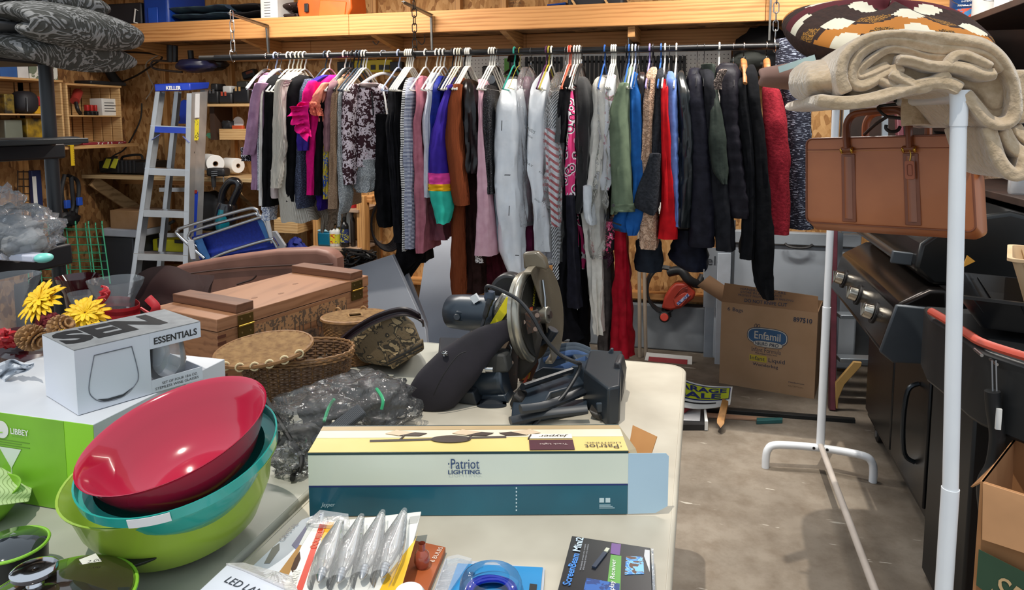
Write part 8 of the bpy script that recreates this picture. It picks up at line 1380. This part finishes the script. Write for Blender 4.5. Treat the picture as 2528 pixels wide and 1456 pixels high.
# body and pivot
MB().tube([at(1160, 945, 1.84), at(1252, 935, 1.84)], .052, 28).build('spring_housing', SBL, sw, bevel=.006); ap([(1188, 890), (1200, 872), (1246, 876), (1256, 920), (1190, 925)], 1.80, .06, mat('3A3A38', .7, h2='2A2A28', sc_=30), 'dusty_cover', bv=.006)
MB().cyl(at(1170, 910, 1.775), at(1218, 912, 1.775), .008, n=14).build('bolt', STEEL, sw); MB().cyl(at(1190, 910, 1.775), at(1200, 910, 1.775), .011, n=6).build('nut', STEEL, sw)
ap([(1185, 990), (1190, 975), (1245, 975), (1255, 1010), (1240, 1030), (1190, 1030)], 1.79, .07, SBL, 'pivot_block'); MB().cyl(at(1214, 1025, 1.76), at(1214, 1025, 1.83), .040, n=32).build('index_dial', SB_, sw, bevel=.004)
ap([(1125, 1040), (1128, 985), (1145, 965), (1168, 968), (1178, 1000), (1172, 1046), (1130, 1050)], 1.75, .10, SB_, 'rear_foot', bv=.01)
pv = ap([(1243, 870), (1262, 830), (1290, 775), (1325, 765), (1335, 790), (1322, 820), (1290, 830), (1280, 870), (1275, 960), (1262, 1000), (1246, 985)], 1.86, .012, RST, 'pivot_plate', bv=.002); ap([(1262, 905), (1300, 812), (1326, 800), (1335, 830), (1318, 905), (1290, 940), (1268, 935)], 1.89, .05, mat('3A342C', .7, h2='2A2420', sc_=14), 'cast_arm', bv=.01)
for x, y in ((1292, 795), (1326, 778), (1322, 812), (1270, 838), (1262, 895), (1252, 962)): MB().cyl(at(x, y, 1.858), at(x, y, 1.848), .0065, n=12).build('screw', mat('8A7466', .4, .7), pv)
MB().cyl(at(1268, 792, 1.85), at(1285, 793, 1.85), .011, n=18).build('chrome_pin', CHR, sw); MB().tube(cr([at(1258, 850, 1.845), at(1262, 862, 1.845), at(1256, 885, 1.845)], 5), .003, 6).build('spring_wire', STEEL, sw)
ap([(1285, 900), (1322, 830), (1328, 900), (1310, 950), (1280, 960)], 1.95, .012, mat('5A2E1A', .5, h2='3A1E12', sc_=20), 'rusty_fence', bv=.003); ap([(1288, 915), (1300, 925), (1310, 918), (1306, 935), (1290, 938)], 1.944, .004, mat('B8861E', .5), 'yellow_mark', bv=.001); ap([(1298, 930), (1305, 925), (1296, 950), (1289, 955)], 1.93, .008, mat('C84A30', .5), 'red_tab', bv=.002)
MB().cyl(at(1278, 972, 1.79), at(1277, 985, 1.79), .004).build('screw', STEEL, sw); MB().cyl(at(1278, 966, 1.79), at(1278, 972, 1.79), .009, .006).build('screw_head', RST, sw)
ap([(1262, 1048), (1256, 1000), (1268, 972), (1288, 990), (1290, 1030), (1278, 1050)], 1.75, .07, mat('1C1816', .6, h2='12100E'), 'bevel_casting', bv=.01)
# base frame
def zb(P, z0, z1, nm, m=SB_, bv=.006, Pz=None): return MB().prism([atz(x, y, z0) for x, y in P], (0, 0, z1-z0)).build(nm, m, sw, bevel=bv)
zb([(1085, 862), (1160, 864), (1200, 905), (1150, 925), (1082, 905)], TZ+.002, TZ+.045, 'rear_tray'); zb([(1455, 945), (1535, 945), (1530, 1045), (1500, 1052), (1440, 1000)], TZ+.002, TZ+.10, 'front_block', mat('20272E', .4)); zb([(1400, 900), (1500, 910), (1530, 945), (1440, 960)], TZ+.002, TZ+.060, 'side_block', SBL)
for P in ([tz(1285, 1010, .79), tz(1350, 1000, .785), tz(1440, 965, .785)], [tz(1260, 1040, .76), tz(1340, 1022, .765), tz(1450, 1010, .775)], [tz(1290, 955, .79), tz(1350, 935, .79), tz(1410, 915, .79)]): MB().tube(cr(P, 6), .013, 8, flat=.7).build('base_arm', SB_, sw)
MB().prism([tz(1270, 1000, .752), tz(1330, 985, .752), tz(1350, 1010, .752), tz(1275, 1045, .752)], (0, 0, -.01)).build('turntable', mat('55504A', .5, .4, h2='45403A', sc_=12), sw)
zb([(1262, 1046), (1268, 985), (1330, 955), (1420, 930), (1450, 960), (1360, 985), (1345, 1010), (1450, 1000), (1450, 1020), (1340, 1040), (1290, 1052)], TZ+.002, TZ+.022, 'base_casting', SBL, .004)
F_ = [(1404, 945), (1404, 915), (1412, 905), (1480, 903), (1508, 860), (1514, 862), (1514, 955)]; ap(F_, 1.98, .012, mat('2E3842', .35), 'fence', bv=.002); ap([(1300, 935), (1340, 908), (1402, 912), (1402, 945), (1330, 948)], 1.99, .010, SBL, 'fence', bv=.002)
for x in (1432, 1468): ap([(x, 940), (x, 895), (x+4, 895), (x+4, 940)], 1.974, .006, SBL, 'fence_rib', bv=.001)
ap([(1516, 895), (1532, 895), (1540, 930), (1532, 1040), (1514, 1050)], 1.86, .08, mat('26262A', .5), 'end_cap', bv=.006); ap([(1470, 995), (1506, 993), (1506, 1018), (1474, 1020)], 1.735, .01, SBL, 'molded_recess', bv=.004)
for x in (1483, 1498): MB().cyl(at(x, 1030, 1.735), at(x, 1030, 1.732), .0045, n=12).build('hole', mat('050505', .9), sw)
ap([(1452, 1012), (1470, 1020), (1512, 1022), (1512, 1048), (1478, 1052), (1462, 1030)], 1.74, .05, mat('34302C', .5), 'front_foot', bv=.005)
MB().tube([at(1352, 838, 1.96), at(1366, 812, 1.96)], [.014, .018], 12).build('clamp_knob', SB_, sw, bevel=.002); MB().tube([at(1352, 838, 1.96), at(1330, 850, 1.96)], .008, 8).build('clamp_stem', SB_, sw)
MB().lathe([(.001, 0), (.014, 0), (.017, .01), (.015, .026), (.001, .028)], at(1209, 742, 1.86), 10).build('plug_socket', mat('3E4A5C', .4), sw)
CB_ = mat('14161A', .45); MB().tube(cr([at(1211, 738, 1.85), at(1205, 755, 1.845), at(1196, 785, 1.84), at(1188, 812, 1.83)], 6), [.010]*6+[.008]*6+[.005]*7, 8).build('strain_relief', CB_, sw)
MB().tube(cr([at(1212, 735, 1.86), at(1200, 716, 1.85), at(1206, 706, 1.84), at(1240, 718, 1.83), at(1282, 742, 1.82), at(1315, 782, 1.80), at(1342, 830, 1.79), at(1378, 872, 1.79), at(1418, 893, 1.79), at(1432, 900, 1.80), at(1424, 925, 1.79), at(1392, 975, 1.74), at(1350, 1015, 1.70), at(1310, 1058, 1.66)], 8), .0052, 8).build('power_cord', CB_, sw)
# jeans lying on the fence
jn = thing('jeans', 'folded pair of blue jeans lying on the far corner of the saw table', 'jeans', tz(1390, 880)); JM = mat('3E5A86', .9, h2='31496E', sc_=22, bump=.5); JM2 = mat('3A4652', .9, h2='303A46', sc_=18, bump=.5)
MB().grid(lambda u, v: V(at(lerp(1322, 1450, u), lerp(868, 925, v)-lerp(4, 22, u)*sin(pi*min(1, u*1.3))*(1-v)+2*sin(u*11+v*3), 2.10-.05*v)), 26, 16, .012).build('leg', JM2, jn)
for i, dy in enumerate((0, 9, 18)): MB().tube(cr([at(1335+i*4, 872+dy, 2.09-.01*i), at(1375, 858+dy+i, 2.09-.01*i), at(1420, 853+dy, 2.09-.01*i), at(1456, 866+dy, 2.09-.01*i)], 6), .011, 8, flat=.6).build('folded_edge', JM2 if i < 2 else JM, jn)
MB().grid(lambda u, v: at(lerp(1322, 1452, u)-6*v, lerp(930, 885, u)+v*18, 2.03-.005*sin(pi*v)), 16, 4, .02).build('waist', JM, jn); MB().tube(cr([at(1326, 945, 2.0), at(1350, 935, 2.0), at(1390, 918, 2.0)], 5), .009, 8).build('belt_edge', mat('2E4878', .9), jn)
for o in bpy.data.objects:                       # the saw stands on the table top
    r_ = o.parent.parent if o.parent and o.parent.parent else o.parent or o
    if o.type == 'MESH' and (r_ == sw or r_.name.split('.')[0] in ('camouflage_bag', 'leather_bag', 'plastic_bag', 'serving_bowl', 'camera_gear', 'saucepan', 'jeans')):
        z0 = world_loc(o).z
        for v in o.data.vertices: v.co.z = max(v.co.z, TZ+.001-z0)
# ---------------------------------------------------------------- stepladder by the workbench
ld_ = thing('aluminium_stepladder', 'aluminium stepladder with a bright blue top cap by the workbench', 'ladder', (-3.4, 4.0, 0)); AL2 = mat('B9BBBD', .35, .55, h2='A4A6A8', sc_=5); BLL = mat('1E3FB4', .35, h2='1A369C'); 
DL = 4.74
def lp_(x, y, d=DL): return atd(x, y, d)
fl_ = lp_(383, 226); flb = lp_(300, 845); fr_ = lp_(472, 230); frb = lp_(458, 850)
tp_ = MB(); c1_ = [lp_(380, 208), lp_(469, 205), lp_(518, 203, 4.95), lp_(436, 204, 5.02)]; dz = V((0, 0, .055)); tc_ = [lp_(382, 226), lp_(470, 223), lp_(515, 219, 4.95), lp_(436, 220, 5.02)]
MB().loft([tc_, c1_]).build('top_cap', BLL, ld_, bevel=.006); lettering('KELLER', lp_(410, 222, DL-.012), RT, UP, .10, .026, WHT, ld_, bold=.04)
dw = (fr_-fl_).normalized(); 
def rail(a_, b_, w_, dp, m, nm, inx): # channel: web facing sideways plus two flanges
    mb = MB(); n_ = FW.copy(); n_.z = 0; n_.normalize(); s_ = RT*inx
    for o0, o1, t0, t1 in ((0, dp, 0, .003), (0, .003, 0, w_), (dp-.003, dp, 0, w_)):
        P = []
        for e in (b_, a_): P += [e+n_*o0+s_*t0, e+n_*o0+s_*t1, e+n_*o1+s_*t1, e+n_*o1+s_*t0]
        mb.hexa(P)
    return mb.build(nm, m, ld_)
rail(fl_, flb, .03, .08, AL2, 'front_rail', 1); rail(fr_, frb, -.03, .08, AL2, 'front_rail', 1)
rail(lp_(430, 226, 5.0), lp_(372, 800, 5.03), .03, .05, AL2, 'rear_rail', 1); rail(lp_(505, 222, 4.95), lp_(478, 800, 4.99), -.03, .05, AL2, 'rear_rail', 1)
MB().prism([lp_(474, 228, 4.78), lp_(510, 226, 4.93), lp_(494, 700, 4.93), lp_(461, 700, 4.78)], RT*.004).build('side_web', mat('B4B6B8', .35, .5, h2='9A9CA0', sc_=8), ld_)
for y, tw_, hh, c_ in ((312, 6, 14, BLL), (418, 5, 14, AL2), (522, 5, 14, AL2), (630, 5, 14, AL2)):
    f = (y-226)/(850-226); L_ = fl_.lerp(flb, f); R_2 = fr_.lerp(frb, f); n_ = FW.copy(); n_.z = 0; n_.normalize()
    MB().hexa([L_, R_2, R_2+n_*.08, L_+n_*.08]+[p+V((0, 0, .006)) for p in (L_, R_2, R_2+n_*.08, L_+n_*.08)]).build('step', mat('C9CACC', .22, .9), ld_); MB().hexa([L_-V((0, 0, .04)), R_2-V((0, 0, .04)), R_2+n_*.004-V((0, 0, .04)), L_+n_*.004-V((0, 0, .04)), L_, R_2, R_2+n_*.004, L_+n_*.004]).build('step_face', c_, ld_)
for y in (468, 580, 690): MB().bar(lp_(395, y, 5.15), lp_(490, y, 5.12), .02, .03).build('rear_bar', AL2, ld_)
MB().prism([lp_(475, 296, 4.79), lp_(491, 294, 4.83), lp_(489, 346, 4.83), lp_(474, 347, 4.79)], -FW*.006+RT*.006).build('caution_label', mat('CDBE2A', .5, kind='blotch', h2='3A3A20', sc_=60, th=.6), ld_); MB().prism([lp_(476, 232, 4.79), lp_(492, 231, 4.83), lp_(491, 290, 4.83), lp_(475, 292, 4.79)], -FW*.006+RT*.006).build('white_label', mat('C9CACC', .5), ld_)
MB().prism([lp_(468, 474, 4.79), lp_(488, 473, 4.86), lp_(480, 640, 4.86), lp_(461, 650, 4.79)], -FW*.006+RT*.006).build('blue_label', BLL, ld_); MB().prism([lp_(469, 470, 4.785), lp_(486, 469, 4.85), lp_(486, 477, 4.85), lp_(469, 478, 4.785)], -FW*.008+RT*.006).build('brand_label', mat('8A2A24', .5), ld_)
for pts in ([(478, 374, 4.8), (476, 430, 4.85), (480, 440, 5.0)], [(496, 374, 4.9), (494, 430, 4.95)]): MB().tube([lp_(*p) for p in pts], .008, 8).build('spreader', STEEL, ld_)
for s_ in (((375, 345), (395, 332)), ((468, 352), (452, 336))): MB().bar(lp_(*s_[0]), lp_(*s_[1]), .014, .004).build('step_brace', mat('6E78B8', .4, .5), ld_)
# ---------------------------------------------------------------- black shelving unit at the left with blankets
bk = thing('shelving_unit', 'black plastic shelving unit at the left edge with blankets on top', 'shelving', (-2.6, 1.9, 0)); PL = mat('1E2024', .38, h2='17191C', sc_=8)
pc = atd(121, 300, 2.5)
for q_ in ((pc.x, pc.y), (pc.x-.42, pc.y), (pc.x, pc.y+0), (pc.x-.42, pc.y-.6))[:2]+((pc.x-.42, pc.y-.55),):
    MB().cyl((q_[0], q_[1], .0), (q_[0], q_[1], 1.72), .0225, n=28).build('post', PL, bk)
for py, h_ in ((372, .055), (628, .075)):
    z_ = zrow(V((pc.x, pc.y, 0)), py); MB().box((pc.x-.47, pc.y-.60, z_-h_/2), (pc.x+.035, pc.y+.03, z_+h_/2)).build('shelf', PL, bk, bevel=.008)
zt_ = zrow(V((pc.x, pc.y, 0)), 140); MB().box((pc.x-.47, pc.y-.60, zt_-.03), (pc.x+.03, pc.y+.03, zt_)).build('shelf', PL, bk, bevel=.008)
# marbled grey comforter
VM = mat('8E8C8A', .8, kind='vein', h2='45443F', sc_=8, th=44, bump=.5); VM2 = mat('5E5F62', .85, h2='4E4F52', sc_=6, bump=.4)
cf = thing('comforter', 'folded grey comforter with a marbled swirl print on the black shelving', 'comforter', (pc.x-.1, pc.y-.1, zt_)); yy = pc.y-.12
def puff(pts, r, nm, m, fl=.9, Y0=None):
    P = cr([at(x, y, (Y0 or yy)) for x, y in pts], 6); mb = MB(); rings = []; n_ = len(P)
    for i, p in enumerate(P):
        d = (P[min(n_-1, i+1)]-P[max(0, i-1)]).normalized(); x = V((-d.z, 0, d.x)); e = min(1, .25+min(i, n_-1-i)*.35); rings.append([p+x*cos(t)*r*e*(1+.12*noise.noise(p*8+V((t, 0, 0))))+V((0, 1, 0))*sin(t)*.24*fl*(e**.5) for t in [2*pi*j/20 for j in range(20)]])
    return mb.loft(rings).build(nm, m, cf, sub=1, sharp=180)
puff([(-60, 108), (20, 112), (90, 116), (150, 120), (200, 136), (222, 150)], .048, 'lower_fold', VM); puff([(-60, 66), (20, 62), (100, 50), (160, 44), (205, 55), (228, 72), (215, 92), (170, 84)], .040, 'upper_fold', VM, Y0=yy-.03); puff([(-60, 12), (20, 8), (70, 14), (130, 6), (175, 0)], .045, 'top_fold', VM, .8); puff([(-60, 88), (20, 84), (80, 80), (130, 72)], .014, 'plain_underside', VM2, Y0=yy-.06); puff([(-60, 20), (10, 16), (60, 0)], .030, 'plain_lining', VM2, .7, Y0=yy-.09)
# items on the black shelf
z6 = zrow(V((pc.x, pc.y, 0)), 628)+.038; bgc = thing('plastic_bag', 'clear plastic bag of grey pouches on the lower black shelf', 'plastic bag', (pc.x-.1, pc.y-.2, z6)); bp_ = at(35, 548, pc.y-.25)
MB().blob((bp_.x, bp_.y, z6+.085), (.13, .13, .085), amp=.3, fr=4, seed=11, nu=40, nv=22).build('clear_film', film('E8ECF2', .14, .07, 1.5), bgc, sharp=180); MB().blob((bp_.x-.02, bp_.y, z6+.08), (.09, .09, .06), amp=.3, seed=12).build('pouch', mat('6E7276', .8, h2='4E5256'), bgc); MB().blob((bp_.x+.06, bp_.y-.02, z6+.055), (.045, .07, .05), amp=.2, seed=13).build('pouch', mat('8A8D90', .8), bgc); MB().blob(at(8, 500, pc.y-.25), (.03, .06, .05), amp=.6, seed=14).build('bag_neck', film('E8ECF2', .14, .07, 1.5), bgc)
br_ = thing('brush', 'white flat brush with a mint green end on the lower black shelf edge', 'brush', at(60, 600, pc.y-.3)); w1 = at(-40, 604, pc.y-.30); w2 = at(98, 600, pc.y-.30); w1.z = w2.z = z6+.02; MB().bar(w1, w2, .05, .022).build('handle', mat('C8CCDC', .4), br_, bevel=.005); MB().blob(w2+V((.012, 0, 0)), (.024, .028, .015)).build('end_cap', mat('7FD8CC', .4), br_)
z4 = zrow(V((pc.x, pc.y, 0)), 372)+.0285; gm = at(60, 340, pc.y-.2); one('flat_box', 'dark flat game box on the upper black shelf', 'box', MB().box((gm.x-.25, gm.y-.2, z4), (gm.x+.05, gm.y+.2, z4+.018)), mat('24282A', .5), bevel=.003)
one('green_marker', 'mint green flat stick on the upper black shelf', 'stick', MB().box((gm.x-.3, gm.y-.22, z4+.0185), (gm.x-.02, gm.y-.19, z4+.034)), mat('5FBF86', .5), bevel=.005)
one('storage_tote', 'dark tote standing on the floor under the beach chair', 'storage tote', MB().box((at(470, 640, 3.85).x, 3.82, 0), (at(700, 640, 3.85).x, 4.1, at(560, 646, 3.83).z-.02)), mat('1E2024', .6), bevel=.01)
one('storage_crate', 'dark crate on the floor under the long leather case', 'crate', MB().box((at(440, 800, 2.6).x, 2.56, 0), (at(826, 800, 2.6).x, 2.9, at(620, 800, 2.6).z-.03)), mat('1E1C1C', .6), bevel=.01)
one('storage_crate', 'dark crate on the floor under the dark green wire rack', 'crate', MB().box((at(60, 690, 3.8).x, 3.70, 0), (at(165, 690, 3.8).x, 3.88, at(105, 701, 3.75).z-.003)), mat('221C18', .6), bevel=.01)
